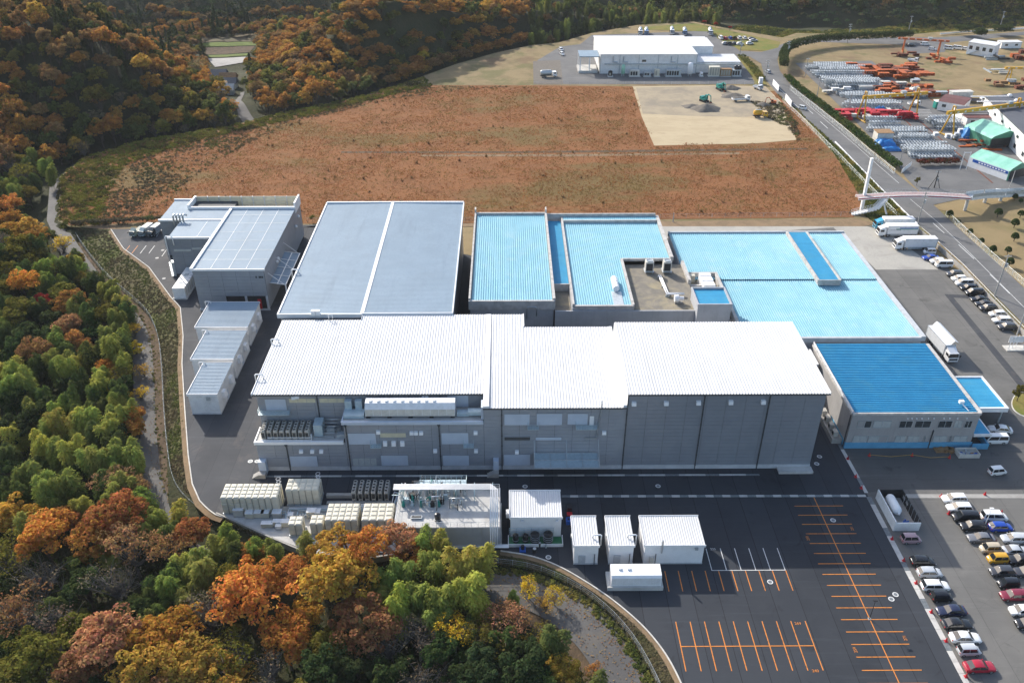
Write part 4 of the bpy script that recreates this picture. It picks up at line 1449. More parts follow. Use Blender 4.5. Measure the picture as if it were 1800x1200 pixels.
# sound screen behind the roof well
for k in range(9):
 m_=MB()
 x0=-91.7+k*3.32
 m_.box(x0+.15,236.6,WZ-1.8,x0+3.1,236.75,WZ+1.2)
 s_=m_.build('screen_panel',M['glass_lit'],WH)
 m_=MB()
 m_.box(x0-.1,236.4,WZ-1.9,x0+.14,236.8,WZ+1.25)
 for zz in (-1.0,0,1.0):
  m_.box(x0+.14,236.5,WZ+zz,x0+3.1,236.58,WZ+zz+.06)
 m_.build('screen_post',M['galv'],s_)
m_=MB()
m_.box(-91.8,230.8,WZ-2.0,-61.8,236.4,WZ-1.9)
m_.build('roof_well',M['concrete'],WH)
# loading bay openings
for x0,x1 in ((-72.3,-67.6),(-66.9,-62.2)):
 m_=MB()
 m_.box(x0,192.4,.6,x1,192.55,4.1)
 m_.build('bay_opening',M['dark'],WH)
m_=MB()
m_.box(-67.55,192.35,0,-66.95,192.6,4.2)
m_.box(-62.15,192.35,0,-61.6,192.6,4.2)
m_.box(-79.7,192.3,0,-61.5,192.59,.6)
m_.build('bay_frame',M['plinth'],WH)
m_=MB()
for x in (-64.3,):
 for z in range(3):
  m_.box(x,192.1,.65+z*.95,x+.85,192.39,1.5+z*.95)
tag(m_.build('crate_stack',M['red']),'red crates stacked in the loading bay of the storage building','crates')
# canopy on the east side
m_=MB()
m_.add([(-61.5,195.5,6.4),(-61.5,213.5,6.4),(-57.4,213.5,5.8),(-57.4,195.5,5.8),(-61.5,195.5,6.3),(-61.5,213.5,6.3),(-57.4,213.5,5.7),(-57.4,195.5,5.7)],
       [(0,3,2,1),(4,5,6,7),(0,4,7,3),(2,3,7,6),(1,2,6,5)])
cn=m_.build('canopy',M['bluegrey_roof'],WH)
m_=MB()
for k in range(5):
 yy=195.5+k*4.5
 m_.tube([(-61.5,yy,6.5),(-57.3,yy,5.9)],.1,6)
 if k % 2 == 0:
  m_.tube([(-57.8,yy,6.0),(-61.5,yy,9.3)],.07,6)
for xx,zz in ((-57.4,5.9),(-59.5,6.2)):
 m_.tube([(xx,195.4,zz),(xx,213.6,zz)],.14,6)
m_.build('canopy_frame',M['white_clean'],cn)
m_=MB()
m_.box(-57.6,195.4,0,-57.3,195.7,5.8)
m_.build('post',M['white_clean'],cn)
# ducts and pipes on the west face
for k in range(4):
 m_=MB()
 x=-93.6+k*.9
 m_.tube([(x,221.6,.4),(x,221.6,WZ+1.6),(x+.4,221.9,WZ+2.0),(x+.9,222.4,WZ+1.5)],.3,8)
 m_.build('exhaust_duct',M['steel'],WH,smooth=True)
gooseneck(WH,-90.6,211.0,WZ-2.2,-2.0,0,2.6,8.0,.18)
m_=MB()
m_.box(-92.6,211.2,.1,-91.9,213.0,4.4)
for k in range(9):
 m_.box(-93.2,210.9,.3+k*.5,-92.6,212.8,.36+k*.5)
m_.build('outside_stair',M['galv'],WH)
for q in ((640,475),(790,460)):
 x0,z0,x1,z1=frect((180,340,4.737),(q[0]-40,q[1]-12),(q[0]+(100 if q[0]<700 else 35),q[1]+6),211.3)
 m_=MB()
 m_.box(x0,211.15,z0,x1,211.25,z1)
 m_.build('window',M['glass_pale'],WH)
# sign letters on the south wall
for k,(a,w_) in enumerate((((1275,697),10),((1302,697),9),((1314,697),9),((1327,697),9))):
 x,z=FY(*px((180,340,4.737),*a),192.5)
 m_=MB()
 m_.box(x,192.42,z-.25,x+w_/4.737/6.2,192.5,z+.3)
 m_.box(x+.1,192.40,z-.1,x+w_/4.737/6.2-.1,192.44,z+.12)
 m_.build('sign_letter',M['joint_dark'],WH)
# exterior lamps and dome on the east wall
for q in ((-61.2,204,8.3),(-61.2,205.5,8.5),(-61.2,232,8.9),(-61.2,228,7.5)):
 m_=MB()
 m_.lathe([(.05,-.3),(.4,-.3),(.45,0),(.3,.3),(.05,.35)],10,o=q)
 m_.build('wall_vent',M['white_clean'],WH,smooth=True)
# ------------------------------------------------------------------ small flat-roofed buildings
def annex(name,label,cat,x0,x1,y0,y1,h,roofm,wallm,ribs='y',pitch=.6,amp=.1,group=None,over=.12,para=True):
 t=thing(name,label,cat,((x0+x1)/2,(y0+y1)/2,0),0,group)
 m=MB()
 m.box(x0,y0,0,x1,y1,h-.12)
 m.build('wall',wallm,t)
 r=MB()
 r.corr(x0-over,x1+over,y0-over,y1+over,lambda x,y:h-.06+(y-y0)*.01,pitch,amp,along=ribs)
 r.build('roof',roofm,t)
 m=MB()
 m.box(x0-over-.08,y0-over-.1,h-.4,x1+over+.08,y0-over,h+.1)
 m.box(x0-over-.12,y0-over,h-.3,x0-over,y1+over,h+.16)
 if para:
  m.box(x0-over-.08,y1+over,h-.3,x1+over+.08,y1+over+.08,h+.2)
 m.build('eaves_trim',M['white_clean'],t)
 m=MB()
 m.box(x0-.06,y0-.06,0,x1+.06,y0-.02,.3)
 m.box(x1+.02,y0,0,x1+.06,y1,.3)
 m.build('plinth',M['plinth'],t)
 return t
WBOX=[(-68.0,-61.8,147.9,159.6,'near'),(-71.4,-62.0,161.4,173.3,'middle'),(-74.7,-62.3,175.3,187.0,'far')]
for x0,x1,y0,y1,wd in WBOX:
 lab={'near':'smallest white plant room with pale ribbed roof, nearest of three in the west row','middle':'white plant room with pale ribbed roof, middle of three in the west row',
           'far':'widest white plant room with pale ribbed roof, farthest of three in the west row'}[wd]
 t=annex('plant_room',lab,'plant room',x0,x1,y0,y1,5.4,M['bluegrey_roof'],M['white_paint'],'x',.55,.07,'west plant rooms')
 for k,yy in enumerate((y0+2.6,y0+8.0)):
  h=MB()
  h.add([(x1,yy,2.4),(x1,yy+1.5,2.4),(x1+.8,yy+1.5,2.4),(x1+.8,yy,2.4),(x1,yy,4.0),(x1,yy+1.5,4.0),(x1+.5,yy+1.5,3.8),(x1+.5,yy,3.8)],
              [(0,1,2,3),(4,7,6,5),(3,2,6,7),(0,3,7,4),(1,5,6,2)])
  h.build('vent_hood',M['white_clean'],t)
 h=MB()
 h.box(x0+(x1-x0)*.62,y0-.45,3.9,x0+(x1-x0)*.62+.8,y0-.05,4.6)
 h.build('vent_hood',M['galv'],t)
 gooseneck(t,x0+.5,y1-.6,5.3,-1.4,0,.8,2.2,.12)
 d=MB()
 d.box(x1+.01,y0+5.2,.1,x1+.07,y0+6.4,2.3)
 d.build('door',M['shutter'],t)
# white generator cabinet in the west yard
t=thing('generator','long white slatted generator cabinet beside the west kerb','generator',(-82.5,198,0))
a,b=G(*px((180,340,4.737),600,880)),G(*px((180,340,4.737),745,745))
gx0,gx1,gy0,gy1=a.x,a.x+3.2,a.y,b.y+3
m=MB()
m.box(gx0,gy0,.35,gx1,gy1,3.3)
m.build('casing',M['white_paint'],t)
m=MB()
for k in range(7):
 yy=gy0+.7+k*(gy1-gy0-1.2)/7
 m.box(gx1,yy,.6,gx1+.05,yy+.7,2.9)
m.build('louver',M['offwhite'],t)
m=MB()
for k in range(7):
 yy=gy0+.8+k*(gy1-gy0-1.2)/7
 m.box(gx1-.5,yy,3.3,gx1-.1,yy+.35,3.42)
m.box(gx0+.8,gy0+3,3.3,gx0+1.8,gy0+3.8,3.45)
m.box(gx0+1.0,gy0+7,3.3,gx0+2.0,gy0+8.2,3.45)
m.build('vent_cap',M['galv'],t)
m=MB()
m.box(gx0-.3,gy0-.3,0,gx1+.3,gy1+.3,.35)
m.build('base',M['concrete_light'],t)
# ------------------------------------------------------------------ white plant rooms in the car park
for x0,x1,lab in ((11.4,15.55,'slim white plant room with ribbed roof, left of the pair'),(17.45,21.6,'slim white plant room with ribbed roof, right of the pair'),(23.5,33.7,'wide white plant room with ribbed roof beside the white parking bays')):
 t=annex('plant_room',lab,'plant room',x0,x1,104.5,111.3,4.6,M['white_roof'],M['white_clean'],'y',.42,.1,'car park plant rooms')
 if x1<30:
  gooseneck(t,x1-.9,106.2,4.4,1.5,0,.9,2.4,.14)
  d=MB()
  d.box(x0-.35,107.3,3.4,x0-.01,107.9,4.0)
  d.build('vent_hood',M['white_clean'],t)
 else:
  d=MB()
  d.tube([(x0+2.9,104.2,3.0),(x0+2.9,104.2,5.9)],.16,8)
  d.build('chimney',M['steel'],t)
  d=MB()
  d.box(x1-1.6,104.1,3.6,x1-1.1,104.42,4.1)
  d.build('vent_hood',M['galv'],t)
  d=MB()
  d.box(x0+1.0,104.15,.3,x0+1.7,104.42,1.9)
  d.build('cabinet',M['offwhite'],t)
 d=MB()
 d.tube([(x1-.6 if x1<30 else x0+2.0,104.3,.1),(x1-.6 if x1<30 else x0+2.0,104.3,2.6)],.07,6)
 d.build('downpipe',M['joint_dark'],t)
 if x1<30:
  d=MB()
  d.box(x0+.8,104.36,.1,x0+2.0,104.46,2.2)
  d.build('door',M['plinth'],t)
t=thing('switchgear','long white sloped-roof switchgear cabinet on a concrete plinth','switchgear',(21.3,99.3,0))
sx0,sx1,sy0,sy1=17.3,25.7,98.9,101.6
m=MB()
m.box(sx0-.6,sy0-.35,0,sx1+.35,sy1+.5,.8)
m.build('base',M['concrete_light'],t)
sec=[(sy0,.8),(sy0,2.6),(sy0+.3,2.95),(sy1,3.15),(sy1,.8)]
m=MB()
m.add([(sx0,y,z) for y,z in sec]+[(sx1,y,z) for y,z in sec],[(4,3,2,1,0),(5,6,7,8,9)]+[(i,(i+1) % 5,5+(i+1) % 5,5+i) for i in range(5)])
m.build('casing',M['white_clean'],t)
for k in range(9):
 m=MB()
 w=(sx1-sx0)/9
 m.box(sx0+k*w+.04,sy0-.04,.95,sx0+(k+1)*w-.04,sy0-.01,2.5)
 m.build('door',M['white_paint'],t)
for k in (1.3,2.8):
 m=MB()
 m.box(sx0+k,sy0+1.4,2.95,sx0+k+.5,sy0+1.9,3.3)
 m.build('vent_cap',M['white_clean'],t)
# ------------------------------------------------------------------ water tanks and pump yard
m=MB()
yard=P([(393,905),(455,880),(500,838+52),(690,884),(882,884),(882,960),(700,970),(560,975),(476,943),(430,922)])
m.prism(yard,-.3,.06)
tag(m.build('concrete_pad',M['concrete_light']),'pale concrete pad under the water tanks','concrete pad',kind='structure')
m=MB()
rw=V3([(380,902),(430,924),(476,945),(540,972),(620,985),(700,974)],0.0)
wall_along(m,resample(rw,30),.3,-3.2,.25)
tag(m.build('retaining_wall',M['concrete']),'concrete retaining wall at the edge of the tank yard','wall')
def panel_tank(label,x0,x1,y0,y1,h,nx,ny,nz,z0=.0,lad=True):
 t=thing('water_tank',label,'water tank',((x0+x1)/2,(y0+y1)/2,z0),0,'cream panel tanks')
 b=MB()
 b.box(x0+.02,y0+.02,z0+.4,x1-.02,y1-.02,z0+h-.02)
 b.build('tank_body',M['cream'],t)
 pw,pd,ph=(x1-x0)/nx,(y1-y0)/ny,(h-.45)/nz
 def dish(o,u,v,n):
  """pressed panel: raised pyramid on a square"""
  o,u,v,n=Vector(o),Vector(u),Vector(v),Vector(n)
  c=[o+u*.015+v*.015,o+u*.985+v*.015,o+u*.985+v*.985,o+u*.015+v*.985]
  q=[o+u*.2+v*.2+n,o+u*.8+v*.2+n,o+u*.8+v*.8+n,o+u*.2+v*.8+n]
  return c+q,[(0,1,5,4),(1,2,6,5),(2,3,7,6),(3,0,4,7),(4,5,6,7)]
 for i in range(nx):
  for j in range(ny):
   m=MB()
   m.add(*dish((x0+i*pw,y0+j*pd,z0+h),(pw,0,0),(0,pd,0),(0,0,.13)))
   m.build('tank_panel',M['cream'],t)
 for k in range(nz):
  for i in range(nx):
   m=MB()
   m.add(*dish((x0+i*pw,y0,z0+.42+k*ph),(pw,0,0),(0,0,ph),(0,-.07,0)))
   m.build('tank_panel',M['cream'],t)
  for j in range(ny):
   m=MB()
   m.add(*dish((x1,y0+j*pd,z0+.42+k*ph),(0,pd,0),(0,0,ph),(.07,0,0)))
   m.build('tank_panel',M['cream'],t)
 for i in range(1,nx):
  MB().box(x0+i*pw-.06,y0-.12,z0,x0+i*pw+.06,y0-.0,z0+h).build('brace',M['cream_rib'],t)
 for j in range(1,ny):
  MB().box(x1,y0+j*pd-.06,z0,x1+.12,y0+j*pd+.06,z0+h).build('brace',M['cream_rib'],t)
 m=MB()
 m.box(x0-.1,y0-.1,z0,x1+.1,y1+.1,z0+.38)
 m.build('base',M['galv'],t)
 if lad:
  m=MB()
  lx=x1-.8
  for dx in (0,.45):
   m.tube([(lx+dx,y1+.1,z0),(lx+dx,y1+.1,z0+h+.9)],.04,5)
  for k in range(int(h/.4)):
   m.tube([(lx,y1+.1,z0+.3+k*.4),(lx+.45,y1+.1,z0+.3+k*.4)],.025,4)
  m.tube([(lx+.22+.4*math.cos(a_*math.pi/6),y1+.35+.4*math.sin(a_*math.pi/6),z0+h+.9) for a_ in range(13)],.035,5)
  m.tube([(lx+.22+.4*math.cos(a_*math.pi/6),y1+.35+.4*math.sin(a_*math.pi/6),z0+h+.1) for a_ in range(13)],.035,5)
  m.build('ladder',M['white_clean'],t)
 return t
panel_tank('longest cream panel tank beside the west kerb',-52.7,-42.3,117.1,121.0,4.1,9,4,3)
panel_tank('cream panel tank, nearest of the large ones to the hall',-41.3,-35.2,119.4,122.6,3.9,5,3,3)
panel_tank('cream panel tank behind the orange trees, left of the pair',-32.6,-26.9,111.6,116.0,3.7,5,4,3,lad=False)
panel_tank('cream panel tank touching the pipe platform, right of the pair',-26.1,-20.6,111.6,116.0,3.7,4,4,3,lad=False)
panel_tank('small cream panel tank, left of the two small ones',-39.2,-36.8,111.4,113.6,2.9,2,2,2,lad=False)
panel_tank('small cream panel tank beside the large pair',-35.4,-33.1,111.6,113.9,2.9,2,2,2,lad=False)
ZT=(380,820,5.625)
for k,xz in enumerate((1372,1437,1502,1565,1630,1692)):
 o=copy_tree(UNIT)
 c=G(*px(ZT,xz-4,345))
 o.location=(c.x,c.y+1.6,.25)
 tag(o,'beige air conditioning unit in the tank yard, %s from the left' % ORD[k],'air conditioner','air conditioning units in the tank yard')
m=MB()
for k in range(2):
 a,b=G(*px(ZT,1095,300+k*60)),G(*px(ZT,1730,300+k*60))
 m.box(a.x,a.y-.35,0,b.x+(0 if k else-5),a.y+.35,.25+.5*(1-k))
tag(m.build('equipment_plinth',M['concrete']),'long concrete plinths under the tank yard units','plinth')
# pump skids, small cabinets
for k,(xz,yz,w,d,h,mt) in enumerate(((235,470,1.8,1.6,1.6,'offwhite'),(340,495,1.5,1.2,1.2,'cream'),(430,490,1.9,1.2,1.2,'cream'),(495,490,1.4,1.2,1.2,'cream'),(610,500,1.6,1.2,1.4,'unit_beige'),(742,508,.9,.9,1.0,'white_clean'),
           (482,590,1.0,.9,.9,'cream'),(540,590,1.0,.9,.9,'cream'),(608,575,1.4,.9,1.0,'cream'),(690,585,1.4,1.0,1.2,'cream'),(622,610,1.0,.8,.8,'white_clean'),(950,490,1.6,1.2,1.5,'unit_beige'),(1010,490,1.0,1.2,1.3,'galv'))):
 c=G(*px(ZT,xz,yz))
 t=thing('pump_cabinet',['boxy weathered cabinet half behind twigs at the tank yard edge','cream pump cover below the longest tank, first from left','wider cream pump cover below the longest tank','cream pump cover below the longest tank, third from left',
                               'beige pump box right of the cream covers','white cube cabinet by the pipe manifold','low cream box, first in the front row of pumps','low cream box, second in the front row of pumps','wide cream box in the front row of pumps',
                               'last cream box in the front row, next to a small tank','little white box in front of the pump row','grey valve cabinet in the middle of the pipework','narrow steel cabinet in the middle of the pipework'][k],'cabinet',(c.x,c.y,.06),0,'pump yard cabinets')
 m=MB()
 m.box(-w/2,-d/2,.15,w/2,d/2,h)
 m.build('casing',M[mt],t,local=True)
 m=MB()
 m.box(-w/2-.05,-d/2-.05,h,w/2+.05,d/2+.05,h+.07)
 m.build('lid',M['white_paint'],t,local=True)
 m=MB()
 m.box(-w/2,-d/2,0,w/2,d/2,.15)
 m.build('base',M['concrete'],t,local=True)
# pipe bundles of the pump yard
t=thing('pipe_bundle','bundle of pale blue pipes running across the tank yard','pipes',(-30,117.5,.06))
PIPES=[[(700,540),(700,470),(725,408),(1740,408),(1790,285)],[(720,500),(735,420),(1740,420),(1795,300)],[(800,480),(810,432),(1730,432),(1795,320)],[(1430,375),(1735,375),(1760,250),(1800,262)],
         [(290,468),(680,468)],[(300,430),(420,430)],[(320,440),(300,470)],[(555,440),(690,440),(690,540)],[(840,460),(1140,470)],[(850,500),(900,460),(1050,460)],[(1350,392),(1650,392)],[(545,545),(745,560)]]
for k,pl in enumerate(PIPES):
 m=MB()
 z=.55+.16*(k % 4)
 m.tube([G(*px(ZT,*q),z) for q in pl],.13 if k<4 else .1,6)
 m.build('pipe',M['pale_steel'] if k % 3 else M['white_clean'],t,smooth=True)
m=MB()
for xz in range(720,1760,110):
 c=G(*px(ZT,xz,425))
 m.box(c.x-.05,c.y-.6,.06,c.x+.05,c.y+.6,.5)
m.build('pipe_support',M['galv'],t)
t=thing('valve_manifold','tangle of small valves and grey pipes in the pump yard','valves',(*G(*px(ZT,900,500))[:2],.06))
for k in range(16):
 c=G(*px(ZT,840+(k % 8)*28,470+(k // 8)*45))
 m=MB()
 m.cyl(c.x,c.y,.06,1.0+.3*random.random(),.07,6)
 m.lathe([(.02,0),(.2,0),(.2,.05),(.02,.06)],8,o=(c.x,c.y,1.0))
 m.build('valve',M['galv'],t)
# ------------------------------------------------------------------ raised pipe platform
PX0,PX1,PY0,PY1,PZ=-20.0,-1.3,109.0,119.2,4.4
t=thing('treatment_pit','raised concrete treatment platform with grey front wall','platform',(-10.6,114,0))
m=MB()
m.box(PX0,PY0,-2.5,-4.55,PY1,PZ)
m.build('wall',M['wall_gray'],t)
m=MB()
m.box(-4.5,PY0,-2.5,PX1,PY1,PZ-.02)
m.build('wall',M['wall_gray'],t)
m=MB()
m.box(PX0+.1,PY0+.1,PZ,PX1-.1,PY1-.1,PZ+.04)
m.build('floor',M['concrete_light'],t)
def railing(parent,pts,h=1.1,sp=1.5,mat=None,r=.035,bars=2,name='railing'):
 m=MB()
 for i in range(1,bars+1):
  m.tube([Vector(p)+Vector((0,0,h*i/bars)) for p in pts],r,5)
 for a,b in zip(pts,pts[1:]):
  a,b=Vector(a),Vector(b)
  n=max(1,int((b-a).length/sp))
  for k in range(n+1):
   q=a.lerp(b,k/n)
   m.tube([q,q+Vector((0,0,h))],r,5)
 return m.build(name,mat or M['white_clean'],parent)
railing(t,[(PX0+.2,PY0+.2,PZ),(PX1-.2,PY0+.2,PZ),(PX1-.2,PY1-.2,PZ),(PX0+.2,PY1-.2,PZ),(PX0+.2,PY0+.2,PZ)],1.1,1.2)
m=MB()
for k in range(52):
 x=PX0+6.5+k*.23
 m.box(x,PY1-.3,PZ,x+.05,PY1-.25,PZ+1.1)
m.build('fence_bars',M['galv'],t)
t=thing('pipe_bridge','white overhead pipe rack crossing the platform','pipe rack',(-11,116.5,PZ))
for k in range(5):
 m=MB()
 yy=115.6+k*.32
 m.tube([(PX0-.6,yy,PZ+3.0),(PX1-.5-.3*k,yy,PZ+3.0),(PX1-.5-.3*k,PY0-1.0-.25*k,PZ+3.0),(PX1-.5-.3*k,PY0-1.0-.25*k,1.2+.1*k),(PX1+1.5,PY0-1.0-.25*k,1.2+.1*k)],.11,6)
 m.build('pipe',M['white_clean'],t,smooth=True)
for k in range(6):
 m=MB()
 xx=PX0+.8+k*3.3
 for yy in (115.3,117.3):
  m.box(xx-.07,yy-.07,PZ+.04,xx+.07,yy+.07,PZ+3.0)
 m.box(xx-.08,115.2,PZ+2.72,xx+.08,117.4,PZ+2.86)
 m.build('rack_post',M['pale_steel'],t)
t=thing('walkway','pale blue steel gantry with catwalk at the back of the platform','walkway',(-11,118.3,PZ))
m=MB()
m.box(PX0+4,117.7,PZ+2.3,PX0+12.5,118.9,PZ+2.38)
m.build('catwalk',M['pale_steel'],t)
railing(t,[(PX0+4,117.7,PZ+2.38),(PX0+12.5,117.7,PZ+2.38),(PX0+12.5,118.9,PZ+2.38),(PX0+4,118.9,PZ+2.38)],1.0,.9,M['pale_steel'])
m=MB()
for k in range(6):
 for yy in (117.8,118.8):
  m.box(PX0+4.1+k*1.65,yy-.05,PZ,PX0+4.2+k*1.65,yy+.05,PZ+2.3)
m.build('leg',M['pale_steel'],t)
m=MB()
m.tube([(PX0+3.9,118.0,PZ+2.4),(PX0+2.0,117.6,PZ+.2)],.06,5)
m.tube([(PX0+3.9,118.7,PZ+2.4),(PX0+2.0,118.3,PZ+.2)],.06,5)
m.build('stair',M['pale_steel'],t)
for k in range(9):
 x,y=PX0+1.2+(k % 5)*1.6,114.4+(k // 5)*1.1
 t=thing('pump','pump with upright pipes, %s in the %s row under the pipe rack' % (ORD[k % 5],'front' if k<5 else 'back'),'pump',(x,y,PZ+.04),0,'pumps on the raised platform')
 m=MB()
 m.lathe([(.05,0),(.32,0),(.34,.5),(.2,.7),(.2,1.2),(.05,1.25)],9)
 m.build('pump_body',M['pale_steel'] if k % 2 else M['teal'],t,local=True)
 m=MB()
 m.tube([(.3,0,.35),(.7,0,.35),(.7,0,2.2+.2*(k % 3))],.06,6)
 m.tube([(-.2,.3,.2),(-.5,.5,.9),(-.5,.5,1.9)],.05,6)
 m.build('pipe',M['steel'],t,local=True,smooth=True)
for k in range(7):
 x=PX0+5.2+k*1.15
 t=thing('filter_vessel','steel filter vessel below the catwalk, %s from the left' % ORD[k],'filter',(x,117.2,PZ+.04),0,'filters below the catwalk')
 m=MB()
 m.lathe([(.05,0),(.3,.05),(.34,.3),(.34,1.5),(.22,1.75),(.05,1.8)],10)
 m.build('vessel',M['galv'],t,local=True,smooth=True)
t=thing('process_pipework','dense tangle of steel process pipes on the raised platform','pipework',(-15,116,PZ+.04))
prng=random.Random(3)
for k in range(46):
 x,y,z=prng.uniform(PX0+.8,PX0+12),prng.uniform(113.2,118.6),PZ+.04
 h=prng.uniform(.8,2.9)
 q=[(x,y,z),(x,y,z+h)] if k % 3 == 0 else [(x,y,z),(x,y,z+h),(x+prng.uniform(-2.5,2.5),y,z+h)] if k % 3 == 1 else [(x,y,z+h),(x,y+prng.uniform(.6,2.0),z+h),(x+prng.uniform(-1.5,1.5),y+1,z+h*.5)]
 MB().tube(q,prng.uniform(.05,.13),6).build('pipe',M[prng.choice(['pale_steel','steel','galv','white_clean','teal','dark'])],t,smooth=True)
for k in range(8):
 x,y=prng.uniform(PX0+.8,PX0+12),prng.uniform(113.2,117)
 MB().box(x,y,PZ+.04,x+prng.uniform(.4,1.2),y+prng.uniform(.4,.9),PZ+prng.uniform(.5,1.6)).build('control_box',M[prng.choice(['pale_steel','galv','offwhite','dark'])],t)
def black_tank(label,c,z,r,h,ring=False):
 t=thing('chemical_tank',label,'tank',(c.x,c.y,z),0,'black chemical tanks')
 m=MB()
 m.lathe([(.05,0),(r,0),(r,h*.85),(r*.75,h*.95),(r*.3,h),(.05,h)],18)
 m.build('vessel',M['black_plastic'],t,local=True)
 m=MB()
 m.lathe([(r*.28,h),(r*.3,h+.1),(r*.05,h+.12)],12)
 m.build('lid',M['black_plastic'],t,local=True)
 for k in range(3 if ring else 1):
  m=MB()
  zz=h*(.25+.22*k)
  m.lathe([(r+.02,zz),(r+.06,zz),(r+.06,zz+.08),(r+.02,zz+.08)],18)
  m.build('hoop',M['galv'],t,local=True)
 return t
black_tank('single black drum on the raised platform',G(*px((680,830,5.4545),488,460),PZ),PZ+.04,.55,1.6)
t=thing('pipe_tray','low steel tray on the platform beside the black drum','tray',(*G(*px((680,830,5.4545),285,440),PZ)[:2],PZ+.04))
m=MB()
m.box(-1,-.35,.1,1,.35,.35)
m.build('tray',M['galv'],t,local=True)
m=MB()
m.box(-.9,-.25,.351,.9,.25,.36)
m.build('slot',M['dark'],t,local=True)
# ------------------------------------------------------------------ shed with black tanks
ZS=(680,830,5.4545)
SH=annex('pump_shed','white shed with ribbed roof beside the raised platform','shed',.5,9.55,111.0,117.6,5.0,M['white_roof'],M['white_clean'],'y',.42,.1)
for xz in (1300,1633):
 h=MB()
 x,z=FY(*px(ZS,xz,465),110.95)
 h.box(x-.25,110.6,z-.2,x+.25,110.97,z+.3)
 h.build('vent_hood',M['white_clean'],SH)
h=MB()
h.box(-.3,113.2,2.6,.45,114.4,3.6)
h.build('duct_box',M['white_clean'],SH)
t=thing('tank_bund','green-floored bund with low white wall in front of the shed','bund',(5,109.8,0))
m=MB()
m.box(.2,108.75,0,9.7,110.85,.25)
m.build('floor',M['green_floor'],t)
m=MB()
m.box(.05,108.6,0,9.85,108.75,.65)
m.box(.05,108.75,0,.2,110.9,.65)
m.box(9.7,108.75,0,9.85,110.9,.65)
m.build('bund_wall',M['white_paint'],t)
railing(t,[(.3,110.7,.65),(8.2,110.7,.65)],1.9,1.3,M['pale_steel'],.04,4)
for xz,r,h,rg,lb in ((1235,.52,1.7,False,'slim black chemical tank in the green bund, first from the left'),(1328,.52,1.7,False,'slim black chemical tank in the green bund, second from the left'),
                         (1420,.82,2.0,True,'hooped black chemical tank in the green bund, third from the left'),(1545,.85,2.1,True,'hooped black chemical tank in the green bund, rightmost')):
 c=G(*px(ZS,xz,655),.25)
 c.y=109.8
 black_tank(lb,c,.25,r,h,rg)
for xz,yz,w,mt,lb in ((1302,745,1.1,'chem_blue','blue pallet with black drum outside the bund'),(1740,480,.9,'chem_blue','blue chemical crate beside the shed')):
 c=G(*px(ZS,xz,yz),0)
 t=thing('chemical_pallet',lb,'pallet',(c.x,c.y,0))
 m=MB()
 m.box(-w/2,-.6,0,w/2,.6,.35 if w>1 else .8)
 m.build('pallet',M[mt],t,local=True)
 m=MB()
 m.lathe([(.05,.35),(.32,.35),(.34,1.0),(.3,1.15),(.05,1.2)] if w>1 else [(.05,.8),(.2,.8),(.2,1.0),(.05,1.05)],12)
 m.build('drum',M['black_plastic'],t,local=True)
c=G(*px(ZS,1748,370),0)
t=thing('electric_cart','small black equipment cart between shed and plant rooms','cart',(c.x,c.y,0))
m=MB()
m.box(-.45,-.6,.3,.45,.6,1.3)
m.build('body',M['black_plastic'],t,local=True)
m=MB()
m.box(-.5,-1.6,.3,.5,-.7,.45)
m.build('platform',M['red'],t,local=True)
m=MB()
for a in (-.35,.35):
 for b in (-.5,.5):
  m.lathe([(.02,a-.05),(.15,a-.05),(.15,a+.05),(.02,a+.05)],8,axis='x',o=(0,b,.15))
m.build('wheel',M['rubber'],t,local=True)
for k,(xz,yz) in enumerate(((1415,760),(1465,705),(1525,720))):
 c=G(*px(ZS,xz,yz),0)
 t=thing('drum',['silver-lidded drum on the asphalt in front of the bund','short black drum against the bund wall','small metal valve stand at the bund corner'][k],'drum',(c.x,c.y,0))
 m=MB()
 m.lathe([(.05,0),(.36-.1*k,0),(.38-.1*k,.4),(.36-.1*k,.8),(.05,.82)],12)
 m.build('shell',M['dark'] if k<2 else M['galv'],t,local=True)
 m=MB()
 m.lathe([(.05,.82),(.34-.1*k,.82),(.3-.1*k,.9),(.05,.92)],12)
 m.build('lid',M['steel'],t,local=True)
c=G(740,848)
m=MB()
m.box(c.x-1.4,c.y-.5,0,c.x+1.4,c.y+.5,.12)
tag(m.build('manhole_slab',M['concrete']),'grey rectangular cover slab in the lane behind the platform','slab')
# ------------------------------------------------------------------ painted markings, drains, manholes
def line(mb,a,b,w=.14,z=.03):
 a,b=Vector(a),Vector(b)
 d=(b-a)
 d.z=0
 n=Vector((-d.y,d.x,0)).normalized()*w/2
 mb.quad((a-n).to_tuple()[:2]+(z,),(b-n).to_tuple()[:2]+(z,),(b+n).to_tuple()[:2]+(z,),(a+n).to_tuple()[:2]+(z,))
def ln(pxa,pxb,w,mat,name='marking',z=.03,par=None):
 m=MB()
 line(m,G(*pxa),G(*pxb),w,z)
 o=m.build(name,mat,par)
 return o
ZP=(1200,800,3.0)
t=thing('parking_marking','orange comb of parking bay lines along the east edge of the new lot','road marking',(*G(1500,1040)[:2],.02))
yc=[266,314,362,412,463,516,570,626,684,742,803,865,930,996,1063,1133,1203]
xa0,xa1=582,948
Ys=[G(*px(ZP,800,y)).y for y in yc]
xl,xr=48.7,57.9
xl,xr=G(*px(ZP,835,865)).x,G(*px(ZP,1133,865)).x
for k,y in enumerate(yc):
 m=MB()
 yy=G(*px(ZP,900,y)).y
 line(m,(xl,yy,0),(xr,yy,0),.15)
 m.build('bay_line',M['line_orange'],t)
ln(px(ZP,692,222),px(ZP,1185,1295),.15,M['line_orange'],'centre_line',.034,t)
t=thing('parking_marking','orange double comb of parking bay lines at the bottom of the new lot','road marking',(*G(1300,1135)[:2],.02))
yb,yt=G(1232,1179).y,G(1213,1092).y
